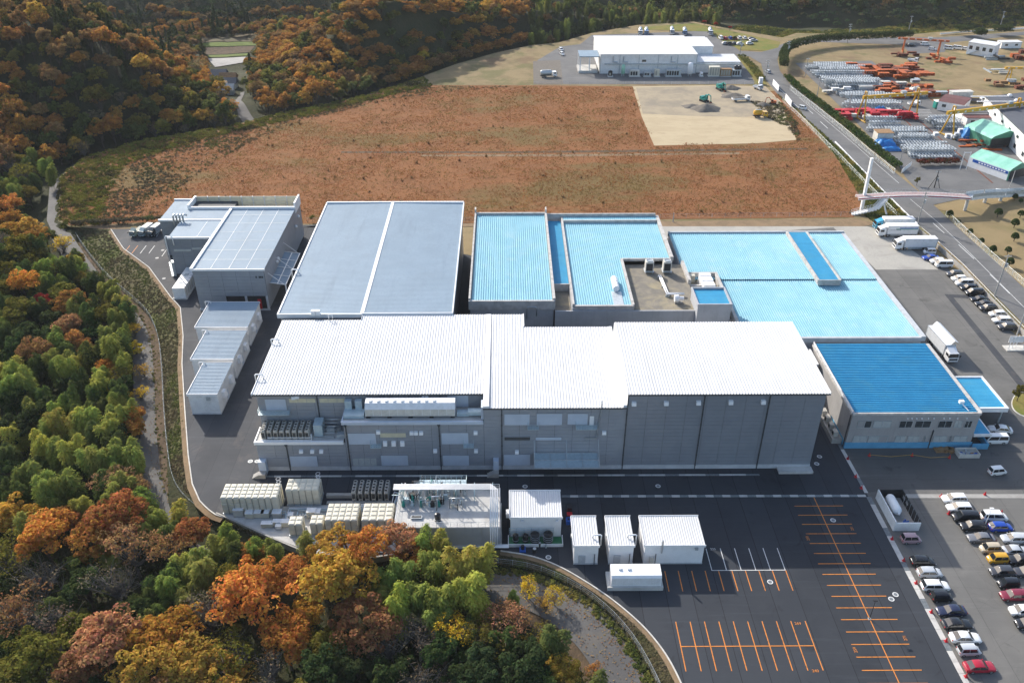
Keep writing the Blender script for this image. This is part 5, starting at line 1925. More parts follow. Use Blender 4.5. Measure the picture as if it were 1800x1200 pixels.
xs=[G(*px(ZP,98+80.6*k,1138)).x for k in range(-1,9)]
for x in xs:
 m=MB()
 line(m,(x,yb,0),(x,yt,0),.15)
 m.build('bay_line',M['line_orange'],t)
m=MB()
line(m,(xs[0],G(*px(ZP,300,1005)).y,0),(xs[-1],G(*px(ZP,300,1005)).y,0),.15,.034)
m.build('centre_line',M['line_orange'],t)
t=thing('parking_marking','single row of orange parking bay lines below the plant rooms','road marking',(*G(1300,1020)[:2],.02))
Z9=(960,860,3.913)
yb,yt=G(*px(Z9,845,700)).y,G(*px(Z9,808,560)).y
xs=[G(*px(Z9,845+95*k,700)).x for k in range(-1,10)]
for x in xs[1:]:
 m=MB()
 line(m,(x,yb,0),(x,yt,0),.15)
 m.build('bay_line',M['line_orange'],t)
t=thing('parking_marking','white parking bay lines beside the wide plant room','road marking',(*G(1310,985)[:2],.02))
yb,yt=G(*px(Z9,1140,556)).y,G(*px(Z9,1100,405)).y
xs=[G(*px(Z9,1140+101*k,556)).x for k in range(6)]
for x in xs:
 m=MB()
 line(m,(x,yb,0),(x,yt,0),.13)
 m.build('bay_line',M['line_white'],t)
m=MB()
line(m,(xs[0]-.06,yb,0),(xs[-1]+.06,yb,0),.13,.034)
m.build('base_line',M['line_white'],t)
def text(s,c,size,mat,rz,parent,z=.035):
 """painted digits: flat lettering on the asphalt"""
 cu=bpy.data.curves.new('bay_number','FONT')
 cu.body=s
 cu.size=size
 cu.align_x=cu.align_y='CENTER'
 tmp=bpy.data.objects.new('tmp',cu)
 COL.objects.link(tmp)
 bpy.context.view_layer.update()
 me=bpy.data.meshes.new_from_object(tmp.evaluated_get(bpy.context.evaluated_depsgraph_get()))
 bpy.data.objects.remove(tmp)
 me.materials.clear()
 me.materials.append(mat)
 o=link('bay_number',me,parent)
 o.location=(c.x,c.y,z)
 o.rotation_euler=(0,0,rz)
nt_=thing('bay_numbers','orange and white painted bay numbers on the new asphalt','road marking',(*G(1420,1000)[:2],.02))
for s,q,rz,mt in (('250',(660,437),math.pi/2,'line_orange'),('251',(893,385),math.pi/2,'line_orange'),('259',(910,1025),math.pi/2,'line_orange'),('271',(1172,962),math.pi/2,'line_orange'),('269',(607,886),0,'line_orange'),('240',(700,1136),0,'line_orange')):
 text(s,G(*px(ZP,*q)),.7,M[mt],rz,nt_)
text('233',G(*px(Z9,1147,410)),.65,M['line_white'],0,nt_)
# small parking bays in the west yard
t=thing('parking_marking','white and orange bay lines in the small west car park','road marking',(*G(245,440)[:2],.02))
Z4=(180,340,4.737)
for a,b,mt in (((228,435),(190,485),'line_orange'),((295,435),(245,500),'line_orange'),((365,435),(315,500),'line_white'),((435,435),(387,500),'line_white'),((540,460),(495,525),'line_white'),((495,300),(450,360),'line_white'),((280,320),(240,362),'line_white'),((340,320),(313,362),'line_white'),((415,315),(385,360),'line_white')):
 ln(px(Z4,*a),px(Z4,*b),.16,M[mt],'bay_line',.034,t)
for q in ((502,473),(455,538),(512,708)):
 m=MB()
 c=G(*px(Z4,*q))
 m.cyl(c.x,c.y,.0,.04,.5,12)
 m.build('manhole_cover',M['concrete_light'],t)
# drainage channels: kerb stones and gratings one by one
def drain(label,a,b,w=.5,seg=2.4,split=3):
 t=thing('drain_channel',label,'drain',((a.x+b.x)/2,(a.y+b.y)/2,0))
 L=(b-a).length
 n=int(L/seg)
 ang=math.atan2(b.y-a.y,b.x-a.x)
 for k in range(n):
  c=a.lerp(b,(k+.5)/n)
  m=MB()
  m.obb(c.x,c.y,-.05,L/n-.05,w,.1,ang)
  m.build('drain_stone' if k % split else 'grating',M['concrete_light'] if k % split else M['grate'],t)
 return t
drain('drain channel with grey covers along the foot of the white-roofed hall',G(458,837),G(1335,834),.45,2.6,3)
drain('second drain channel with alternate gratings crossing the new lot',G(987,872),G(1522,871),.6,1.6,2)
drain('drain channel between the new lot and the old car park',G(1527,873),G(1712,1225),.9,2.0,4)
drain('concrete gutter beside the office corner',G(1474,778),G(1523,866),.7,2.0,5)
mh=[((600,800,3.0),(969,164)),((600,800,3.0),(1670,162)),(ZP,(793,342)),(ZP,(461,667)),(ZP,(1122,733)),(ZP,(1100,757)),((600,800,3.0),(1092,537)),(ZO,(182,1000)),(ZO,(160,1057)),(ZL,(42,588)),(ZL,(92,588))]
lb=['white-ringed manhole in the lane behind the shed','white-ringed manhole in the lane below the hall front','white-ringed manhole near the top of the orange comb','white-ringed manhole under the single orange row','upper of the paired manholes right of the orange comb','lower of the paired manholes right of the orange comb',
      'white-ringed manhole in front of the bund','upper white-ringed manhole at the office corner','lower white-ringed manhole at the office corner','pale manhole at the hall corner, outer one','pale manhole at the hall corner, inner one']
for k,(z,q) in enumerate(mh):
 c=G(*px(z,*q))
 t=thing('manhole',lb[k],'manhole',(c.x,c.y,.02),0,'manholes')
 m=MB()
 vs=[(r_*math.cos(i*math.pi/10),r_*math.sin(i*math.pi/10),.02) for r_ in (.34,.5) for i in range(20)]
 m.add(vs,[(i,20+i,20+(i+1) % 20,(i+1) % 20) for i in range(20)])
 m.build('ring',M['line_white'],t,local=True)
 m=MB()
 m.cyl(0,0,-.02,.016,.35,16)
 m.build('cover',M['grate'],t,local=True)
# light pole in the new lot
def lamp_pole(name,label,c,h,arm=0.0,r=.07,mat=None):
 t=thing(name,label,'lamp post',(c.x,c.y,0))
 m=MB()
 m.tube([(0,0,0),(0,0,h)],r,8,r*.6)
 m.build('post',mat or M['galv'],t,local=True)
 m=MB()
 m.box(-.35,-.15,h,.35,.15,h+.12)
 m.build('lamp',mat or M['galv'],t,local=True)
 m=MB()
 m.box(-.25,-.25,0,.25,.25,.1)
 m.build('base',M['concrete'],t,local=True)
 return t
lamp_pole('lamp_post','dark slim lamp post on the centre line of the orange comb',G(*px(ZP,985,862)),4.3,mat=M['dark'])
lamp_pole('lamp_post','slim white lamp post between the parked car rows',G(1730,926),4.6,mat=M['white_clean'])
# ------------------------------------------------------------------ gas tank enclosure
c0=[G(*px(ZP,1015,225)),G(*px(ZP,1110,398)),G(*px(ZP,1240,398)),G(*px(ZP,1140,205))]
ex0,ex1,ey0,ey1=(c0[0].x+c0[1].x)/2,(c0[2].x+c0[3].x)/2,c0[1].y,c0[0].y
t=thing('gas_enclosure','white walled enclosure with a dark screen fence on its far side','enclosure',((ex0+ex1)/2,(ey0+ey1)/2,0))
m=MB()
m.box(ex0,ey0,0,ex0+.2,ey1,2.2)
m.box(ex0+.2,ey0,0,ex1,ey0+.2,1.9)
m.build('wall',M['white_paint'],t)
m=MB()
m.box(ex1-.1,ey0+.2,0,ex1,ey1,2.2)
m.box(ex0+.2,ey1-.1,0,ex1-.1,ey1,2.2)
m.build('screen_fence',M['dark'],t)
m=MB()
m.box(ex0+.2,ey0+.2,0,ex1-.1,ey1-.1,.15)
m.build('floor',M['concrete'],t)
for k in range(6):
 m=MB()
 yy=ey0+.8+k*(ey1-ey0-1.2)/6
 m.box(ex1-.14,yy,0,ex1-.1,yy+.08,2.3)
 m.build('fence_post',M['galv'],t)
for k,(q,s) in enumerate((((1110,203),'火'),((1170,258),'禁'))):
 m=MB()
 yy=[ey1-1.9,ey0+(ey1-ey0)*.62][k]
 for d in range(3):
  m.box(ex1-.16,yy+d*.32,1.2,ex1-.14,yy+d*.32+.2,1.3)
  m.box(ex1-.16,yy+d*.32+.07,1.0,ex1-.14,yy+d*.32+.13,1.7)
 m.build('sign_lettering',M['white_clean'],t)
tk=thing('gas_tank','white horizontal gas tank inside the walled enclosure','gas tank',((ex0+ex1)/2-.4,(ey0+ey1)/2+1.2,.15))
tk.scale=(.8,.72,.8)
m=MB()
m.lathe([(.1,-3.3),(.6,-3.15),(.95,-2.7),(1.05,-2.1),(1.05,2.1),(.95,2.7),(.6,3.15),(.1,3.3)],18,axis='y',o=(0,0,1.5))
m.build('vessel',M['white_clean'],tk,local=True,smooth=True)
for yy in (-1.7,1.7):
 m=MB()
 m.box(-.7,yy-.15,0,.7,yy+.15,.7)
 m.build('saddle',M['galv'],tk,local=True)
m=MB()
m.cyl(0,-3.5,1.3,1.7,.3,10)
m.build('manway',M['white_clean'],tk,local=True)
vs_=thing('gas_valve','blue valve and vaporiser beside the gas tank','valve',((ex0+ex1)/2+.2,ey0+1.5,.15))
m=MB()
m.lathe([(.05,0),(.3,0),(.3,.7),(.15,.9),(.15,1.2),(.05,1.25)],10)
m.tube([(0,0,.5),(.9,.3,.5)],.15,8)
m.build('valve_body',M['chem_blue'],vs_,local=True)
# traffic cones and plastic barrier cones
CONE=None
def cone(c,label,gp='red traffic cones'):
 global CONE
 if CONE is None:
  t=thing('traffic_cone',label,'traffic cone')
  m=MB()
  m.lathe([(.2,.04),(.05,.7),(.02,.72)],10)
  m.build('cone',M['red'],t,local=True)
  m=MB()
  m.box(-.24,-.24,0,.24,.24,.05)
  m.build('base',M['red'],t,local=True)
  CONE=t
 else:
  t=copy_tree(CONE)
 t.location=(c.x,c.y,.05)
 t.scale=(1.1,1.1,1.1)
 tag(t,label,'traffic cone',gp)
for k,q in enumerate(((870,20),(912,115),(942,175),(1103,443),(1165,556),(1230,675),(1310,828),(1388,980),(1493,1167))):
 cone(G(*px(ZP,*q)),'red traffic cone on the drain beside the car park, %s from the top' % ORD[k])
for k,q in enumerate(((575,995),(913,995),(1208,1012),(405,1020))):
 cone(G(*px(ZO,*q)),['left red cone of the rope barrier in front of the office','middle red cone of the rope barrier in front of the office','right red cone of the rope barrier near the timber crate','red cone at the gutter beside the office corner'][k])
for k,q in enumerate(((492,218),(582,422),(1007,195),(1200,410))):
 cone(G(*px((1580,840,6.667),*q)),['red cone at the nose of the topmost white car','red cone beside the black van','red cone standing alone on the gutter strip','red cone behind the white wagon'][k])
m=MB()
pts=[G(*px(ZO,575,985),.7),G(*px(ZO,750,1000),.35),G(*px(ZO,913,985),.7),G(*px(ZO,1060,1008),.35),G(*px(ZO,1208,1000),.7)]
m.tube(pts,.04,5)
tag(m.build('barrier_rope',M['yellow_steel']),'yellow rope slung between cones in front of the office','rope')
# timber crate and debris beside the office
c=G(*px(ZO,1345,985))
t=thing('skip_box','open timber skip filled with scrap beside the office','skip',(c.x,c.y,0))
m=MB()
w,d,h=4.2,2.2,1.0
for a in ((-w/2,-d/2,w/2,-d/2+.1),(-w/2,d/2-.1,w/2,d/2),(-w/2,-d/2+.1,-w/2+.1,d/2-.1),(w/2-.1,-d/2+.1,w/2,d/2-.1)):
 m.box(a[0],a[1],0,a[2],a[3],h)
m.box(-w/2+.1,-d/2+.1,0,w/2-.1,d/2-.1,.15)
m.build('box',M['offwhite'],t,local=True)
for k in range(9):
 m=MB()
 m.obb(random.uniform(-1.5,1.5),random.uniform(-.6,.6),.3+.07*k,random.uniform(.5,1.5),random.uniform(.1,.4),.1,random.uniform(0,3))
 m.build('scrap',M[random.choice(['wood','galv','white_clean','dark','chem_blue'])],t,local=True)
for k,q in enumerate(((1130,952),(1185,950),(1215,955))):
 c=G(*px(ZO,*q))
 m=MB()
 m.obb(c.x,c.y,.0,2.0-.3*k,1.5,.3,.3*k)
 m.obb(c.x+.2,c.y+.1,.3,1.4,1.1,.15,.5*k+.3)
 tag(m.build('plywood_stack',M['wood']),'stack of brown boards in front of the office, %s from the left' % ORD[k],'boards','board stacks at the office')
# planted island with a tree is added with the trees; its kerb:
m=MB()
isl=smooth_line(V3([(1830,690),(1788,688),(1776,705),(1780,722),(1800,734),(1840,738)],0),2)
m.prism([(p.x,p.y) for p in isl],0,.12)
tag(m.build('planting_island',M['kerb']),'kerbed planting island beside the office canopy','planter',kind='structure')
m=MB()
cx=sum(p.x for p in isl)/len(isl)
cy=sum(p.y for p in isl)/len(isl)
m.prism([(cx+(p.x-cx)*.93,cy+(p.y-cy)*.93) for p in isl],.1,.16)
tag(m.build('island_soil',M['green_grass']),'grass of the planting island beside the office','grass',kind='structure')
# ------------------------------------------------------------------ vehicles
def loft(sections):
 """sections: list of (x, [(y, z) half profile from bottom centre to top centre]) -> closed body"""
 m=MB()
 n=len(sections[0][1])
 vs,fs=[],[]
 for x,half in sections:
  for y,z in half:
   vs.append((x,y,z))
  for y,z in half[-2:0:-1]:
   vs.append((x,-y,z))
 k=2*n-2
 for i in range(len(sections)-1):
  for j in range(k):
   a,b=i*k+j,i*k+(j+1) % k
   fs.append((a,b,b+k,a+k))
 fs.append(list(range(k))[::-1])
 fs.append([(len(sections)-1)*k+j for j in range(k)])
 m.add(vs,fs)
 return m
CARS={
 # L, W, H, hood height, belt, windscreen base/top x, rear glass top/base x (fractions from the front), deck height, ground clearance
 'sedan':(4.7,1.78,1.44,.86,.93,.28,.43,.74,.90,.98,.18),
 'hatchback':(4.1,1.70,1.52,.92,.98,.22,.36,.86,.98,1.00,.17),
 'wagon':(4.6,1.76,1.52,.90,.96,.25,.38,.90,.985,1.00,.17),
 'suv':(4.5,1.82,1.66,1.02,1.08,.25,.38,.88,.985,1.10,.22),
 'minivan':(4.7,1.74,1.86,1.02,1.08,.14,.30,.93,.99,1.10,.17),
 'kei_car':(3.4,1.48,1.70,.98,1.02,.15,.28,.92,.99,1.02,.16),
 'van':(4.75,1.72,2.05,1.12,1.18,.03,.17,.96,.995,1.18,.19),
}
def make_car(kind):
 L,W,H,hood,belt,ws0,ws1,rg1,rg0,deck,gc=CARS[kind]
 X=lambda f:L/2-L*f
 w=W/2
 t=thing(kind,'tmp','car')
 def low(f,ww,zb,zt):
  return (X(f),[(0,zb),(ww*.9,zb),(ww,zb+.16),(ww,zt-.22),(ww*.955,zt-.05),(ww*.8,zt),(0,zt+.03)])
 S=[low(0,w*.72,gc+.18,hood-.28),low(.02,w*.86,gc+.06,hood-.16),low(.08,w*.97,gc,hood-.06),low(max(ws0,.1),w,gc,belt-.01),low(.5,w,gc,belt),low(min(rg0,.93),w,gc,max(deck,belt)),low(.975,w*.94,gc+.05,deck-.03),low(1.0,w*.84,gc+.16,deck-.14)]
 S=sorted(S,key=lambda s:-s[0])
 m=loft(S)
 # roof shell and pillars
 rw,bw=w*.78,w*.955
 b0,b1,r0,r1=X(ws0),X(rg0),X(ws1),X(rg1)
 z0=belt-.08
 def cab(x,yw,z):
  return (x,[(0,z0-.1),(bw,z0-.02),(yw,z),(yw*.9,z+.035),(0,z+.05)])
 mid=(r0+r1)/2
 c=loft([(b0,[(0,z0-.1),(bw,z0-.02),(bw*.99,z0+.01),(bw*.95,z0+.02),(0,z0+.03)]),cab(r0,rw,H-.06),cab(mid,rw*1.02,H-.02),cab(r1,rw*.98,H-.06),(b1,[(0,z0-.1),(bw,z0-.02),(bw*.99,z0+.01),(bw*.95,z0+.02),(0,z0+.03)])])
 m.add(c.v,c.f)
 body=m.build('body',M['car_paint'],t,smooth=True,local=True)
 try:
  body.data.set_sharp_from_angle(angle=R(38))
 except Exception:
  pass
 def pane(name,a,b,c_,d,off):
  off=Vector(off)
  a,b,c_,d=[Vector(v) for v in (a,b,c_,d)]
  ce=(a+b+c_+d)/4
  q=MB()
  q.quad(*[(ce+(v-ce)*.93+off) for v in (a,b,c_,d)])
  return q.build(name,M['car_glass'],t,local=True)
 e=.015
 zt=H-.05
 f_=.97
 pane('windscreen',(b0,-bw*f_,z0+.04),(b0,bw*f_,z0+.04),(r0,rw*f_,zt),(r0,-rw*f_,zt),(e*2,0,e*2))
 pane('rear_window',(b1,bw*f_,z0+.06),(b1,-bw*f_,z0+.06),(r1,-rw*f_,zt),(r1,rw*f_,zt),(-e*2,0,e*2))
 for s in (1,-1):
  pl=[(b0-.12,s*bw,z0+.05),(b1+.12,s*bw,z0+.05),(r1+.1,s*rw,zt-.02),(r0-.06,s*rw,zt-.02)]
  k=.52
  mid0,mid1=[Vector(pl[0]).lerp(Vector(pl[1]),k),Vector(pl[3]).lerp(Vector(pl[2]),k)]
  for A in ((pl[0],mid0,mid1,pl[3]),(mid0,pl[1],pl[2],mid1)):
   if s>0:
    A=A[::-1]
   pane('side_window',*A,(0,s*e*1.6,e))
 for f,s in ((.19,1),(.19,-1),(.80,1),(.80,-1)):
  q=MB()
  rr=.31 if H<1.6 else .33
  if kind == 'kei_car':
   rr=.28
  q.lathe([(rr*.5,-.11),(rr,-.11),(rr,.11),(rr*.62,.11)],14,axis='y',o=(X(f),s*(w-.1),rr))
  q.mat(1)
  q.lathe([(.02,-.115),(rr*.62,-.115),(rr*.62,.118),(.02,.118)],10,axis='y',o=(X(f),s*(w-.1),rr))
  q.build('wheel',[M['rubber'],M['alloy']],t,local=True)
 for s in (1,-1):
  q=MB()
  q.obb(X(.03),s*w*.66,hood-.34,.16,w*.36,.13,-s*.35)
  q.build('headlight',M['lamp_clear'],t,local=True)
  q=MB()
  q.box(X(.985)-.08,s*w*.62,deck-.34,X(.985)+.08,s*w*.88,deck-.12)
  q.build('tail_light',M['lamp_red'],t,local=True)
  q=MB()
  q.obb(X(ws0+.05),s*(w+.08),belt-.02,.12,.18,.13)
  q.build('mirror',M['car_paint'],t,local=True)
 return t
PROTO={}
USED=set()
def put_car(kind,c,rz,col,label,group=None,z=0.0,cat='car',name=None):
 if kind not in PROTO:
  PROTO[kind]=make_car(kind)
 t=PROTO[kind] if kind not in USED else copy_tree(PROTO[kind])
 USED.add(kind)
 t.location=(c.x,c.y,z)
 t.rotation_euler=(0,0,rz)
 for ch in t.children:
  if ch.name.startswith(('body','mirror')):
   ch.color=(*col,1)
 tag(t,label,cat,group)
 if name:
  t.name=name
 return t
WHT,SIL,BLK,GRY,NAVY,RED,BLU,PNK,YEL,MAR,BEI,DGR=(.80,.80,.79),(.50,.52,.54),(.012,.012,.014),(.16,.165,.18),(.02,.025,.06),(.38,.012,.03),(.012,.06,.38),(.42,.27,.29),(.62,.33,.02),(.20,.02,.04),(.50,.42,.30),(.05,.052,.06)
E_,W_=0.0,math.pi
G1='cars parked beside the drain'
rowA=[('kei_car',(1601,947),E_,PNK,'dusty pink small box car below the gas tank enclosure'),('hatchback',(1622,986),E_,BLK,'black hatchback, first below the dusty pink car'),('hatchback',(1634,1006),E_,SIL,'silver hatchback beside the drain, above the white wagon'),
  ('wagon',(1644,1029),E_,WHT,'white wagon with dark rear glass beside the drain'),('kei_car',(1655,1049),E_,BLK,'short black box car beside the drain below the white wagon'),('sedan',(1672,1073),W_,NAVY,'dark navy sedan parked nose to the drain'),
  ('sedan',(1682,1096),E_,BLK,'black sedan directly below the navy sedan'),('sedan',(1697,1120),E_,WHT,'white sedan coupe near the bottom of the drain row'),('kei_car',(1703,1143),E_,SIL,'small silver car just above the red car'),('sedan',(1722,1171),E_,RED,'bright red car at the bottom of the drain row')]
for k,p,rz,col,lb in rowA:
 put_car(k,G(*p,.6),rz+random.uniform(-.03,.03),col,lb,G1)
G2='cars in the middle car park row'
rowB=[('wagon',(1677,876),W_,WHT,'topmost white wagon of the middle car park row'),('wagon',(1686,892),W_,WHT,'second white wagon of the middle car park row'),('minivan',(1697,909),W_,BLK,'black minivan, third in the middle car park row'),('suv',(1710,925),W_,BLK,'black sport utility car, fourth in the middle row'),
  ('sedan',(1724,945),W_,GRY,'grey sedan, fifth in the middle row'),('kei_car',(1740,964),W_,BEI,'beige small car with white roof in the middle row'),('kei_car',(1753,982),W_,YEL,'orange-yellow box car with dark roof'),('hatchback',(1761,1004),W_,DGR,'dark grey hatchback below the orange-yellow box car'),
  ('kei_car',(1772,1026),W_,BLK,'black box car above the maroon car'),('wagon',(1783,1046),W_,MAR,'maroon car cut by the right picture edge'),('hatchback',(1797,1073),W_,WHT,'white hatchback below the maroon car'),('hatchback',(1808,1096),W_,BLK,'dark car nose peeping in below the white hatchback')]
for k,p,rz,col,lb in rowB:
 put_car(k,G(*p,.6),rz+random.uniform(-.03,.03),col,lb,G2)
G3='cars in the outer car park row'
rowC=[('minivan',(1747,908),E_,WHT,'white minivan next to the slim white lamp post'),('hatchback',(1759,926),E_,BLU,'bright blue hatchback below the white minivan'),('wagon',(1783,946),W_,SIL,'silver wagon in the outer row below the blue car'),('sedan',(1786,967),E_,SIL,'silver-blue sedan in the outer row'),
  ('suv',(1795,984),W_,BLK,'black car half cut by the picture edge in the outer row'),('wagon',(1806,1005),W_,DGR,'dark car at the right edge below the outer row')]
for k,p,rz,col,lb in rowC:
 put_car(k,G(*p,.6),rz+random.uniform(-.03,.03),col,lb,G3)
G4='cars parked along the road wall'
rowD=[('kei_car',(1634,442),W_,WHT,'small white van behind the third truck'),('sedan',(1636,452),W_,BLU,'blue sports car between two white vans'),('hatchback',(1648,458),W_,WHT,'white hatchback between blue car and long white van'),('van',(1659,465),W_,WHT,'long white van on the edge of the concrete apron'),
  ('suv',(1678,481),W_,DGR,'dark car, first on the asphalt along the road wall'),('hatchback',(1686,489),W_,WHT,'white hatchback, second on the asphalt along the road wall'),('minivan',(1695,497),W_,WHT,'white minivan, third on the asphalt along the road wall'),('wagon',(1703,505),W_,BLK,'black wagon, fourth along the road wall'),
  ('minivan',(1713,514),W_,BLK,'black minivan, fifth along the road wall'),('sedan',(1722,525),W_,BLK,'black sedan with bright windscreen, sixth along the road wall'),('sedan',(1730,533),W_,BLK,'black sedan, seventh along the road wall'),('suv',(1737,541),W_,BLK,'black sport utility car, eighth along the road wall'),
  ('hatchback',(1753,551),W_,WHT,'white hatchback, ninth along the road wall'),('wagon',(1761,562),W_,WHT,'white wagon, tenth along the road wall'),('suv',(1770,574),W_,DGR,'last dark car along the road wall near the sign frame')]
for k,p,rz,col,lb in rowD:
 put_car(k,G(*p,.7),rz+random.uniform(-.02,.02),col,lb,G4)
put_car('van',G(1750,771,.9),W_,WHT,'white van parked beside the office porch')
put_car('sedan',G(1758,754,.6),R(170),WHT,'white car behind the van at the office canopy')
put_car('kei_car',G(1753,828,.6),R(8),WHT,'lone white box car in the office yard')
put_car('kei_car',G(1411,190,.6),R(-48),WHT,'white small car driving on the public road')
put_car('hatchback',G(1350,126,.6),R(100),SIL,'silver car on the road bend by the far factory')
put_car('hatchback',G(1753,337,.6),R(170),WHT,'white car behind the end of the footbridge')
ZW=(930,20,3.83)
farc=[((1290,180),'minivan',WHT,'white van at the left of the far car park'),((1322,183),'hatchback',RED,'red car, second in the far car park'),((1355,181),'hatchback',BLU,'blue car in the far car park'),((1385,183),'hatchback',MAR,'dark red car in the far car park'),((1415,181),'suv',WHT,'white car right of the dark red one in the far car park'),
  ((1450,180),'hatchback',WHT,'last white car in the upper far row')]
for p,k,col,lb in farc:
 put_car(k,G(*px(ZW,*p),.5),math.pi/2+.1,col,lb,'cars at the far factory')
farc=[((1498,185),'sedan',DGR,'dark car angled at the end of the far car park'),((1510,196),'sedan',SIL,'silver car in front of the angled dark one'),((1322,217),'hatchback',SIL,'silver car at the left of the lower far row'),((1350,221),'kei_car',DGR,'dark small car by the bush in the lower far row'),
  ((1385,217),'sedan',DGR,'dark sedan in the lower far row'),((1420,220),'hatchback',WHT,'white car in the lower far row'),((1485,217),'hatchback',WHT,'white car alone at the right of the lower far row')]
for p,k,col,lb in farc:
 put_car(k,G(*px(ZW,*p),.5),.25,col,lb,'cars at the far factory')
for p,k,col,lb in (((215,258),'hatchback',WHT,'white car by the fence west of the far factory, upper one'),((222,288),'hatchback',WHT,'white car by the fence west of the far factory, lower one')):
 put_car(k,G(*px(ZW,*p),.5),R(-75),col,lb,'cars at the far factory')
ZY=(1560,60,7.5)
for p,k,rz,col,lb in (((310,147),'suv',.1,BLK,'black car under the orange gantry at the yard\'s back'),((495,135),'minivan',.05,WHT,'white van under the orange gantry beam'),((590,197),'hatchback',-.6,WHT,'white car at the leg of the orange gantry'),((805,187),'van',R(-35),WHT,'white van between gantry and site office, left one'),
                          ((925,187),'van',R(-35),WHT,'white van between gantry and site office, right one'),((1032,192),'hatchback',R(-35),WHT,'white car touching the two-storey site office')):
 put_car(k,G(*px(ZY,*p),.6),rz,col,lb,'vehicles in the storage yard')
# trucks
def wheels(t,xs,ys,r=.5,w=.3):
 for x in xs:
  for s in (1,-1):
   q=MB()
   q.lathe([(r*.5,-w/2),(r,-w/2),(r,w/2),(r*.55,w/2)],14,axis='y',o=(x,s*ys,r))
   q.mat(1)
   q.lathe([(.02,-w/2-.005),(r*.55,-w/2-.005),(r*.55,w/2+.005),(.02,w/2+.005)],10,axis='y',o=(x,s*ys,r))
   q.build('wheel',[M['rubber'],M['alloy']],t,local=True)
def cab(t,x1,w,z0,h,l,col,slant=.25,deflector=True):
 """truck cab ending at front x1"""
 sec=[(x1-l,z0),(x1-l,z0+h),(x1-slant*1.2,z0+h),(x1-.05,z0+h*.45),(x1,z0+h*.4),(x1,z0-.25),(x1-l*.3,z0-.3)]
 m=MB()
 n=len(sec)
 m.add([(x,-w/2,z) for x,z in sec]+[(x,w/2,z) for x,z in sec],[list(range(n)),list(range(n,2*n))[::-1]]+[((i+1) % n,i,n+i,n+(i+1) % n) for i in range(n)])
 b=m.build('cab',M['car_paint'],t,local=True)
 b.color=(*col,1)
 q=MB()
 a0,a1=Vector((x1-.05,0,z0+h*.47)),Vector((x1-slant*1.2,0,z0+h*.95))
 q.quad(a0+Vector((.03,-w*.46,0)),a0+Vector((.03,w*.46,0)),a1+Vector((.03,w*.45,0)),a1+Vector((.03,-w*.45,0)))
 q.build('windscreen',M['car_glass'],t,local=True)
 for s in (1,-1):
  q=MB()
  q.box(x1-l*.72,s*(w/2+.005),z0+h*.5,x1-l*.22,s*(w/2+.02),z0+h*.88)
  q.build('side_window',M['car_glass'],t,local=True)
  q=MB()
  q.box(x1+.005,s*w*.28,z0-.1,x1+.03,s*w*.46,z0+.12)
  q.build('headlight',M['lamp_clear'],t,local=True)
  q=MB()
  q.obb(x1+.1,s*(w/2+.2),z0+h*.55,.12,.25,.6)
  q.build('mirror',M['black_plastic'],t,local=True)
 q=MB()
 q.box(x1+.005,-w*.42,z0+.15,x1+.025,w*.42,z0+h*.34)
 q.build('grille',M['dark'],t,local=True)
 if deflector:
  q=MB()
  q.add([(x1-l+.1,-w*.44,z0+h),(x1-.5,-w*.4,z0+h),(x1-.5,w*.4,z0+h),(x1-l+.1,w*.44,z0+h),(x1-l+.1,-w*.44,z0+h+.75),(x1-l+.1,w*.44,z0+h+.75)],
              [(0,1,2,3),(1,4,5,2),(0,4,1),(3,2,5),(0,3,5,4)])
  d=q.build('roof_deflector',M['car_paint'],t,local=True)
  d.color=(*col,1)
 return b
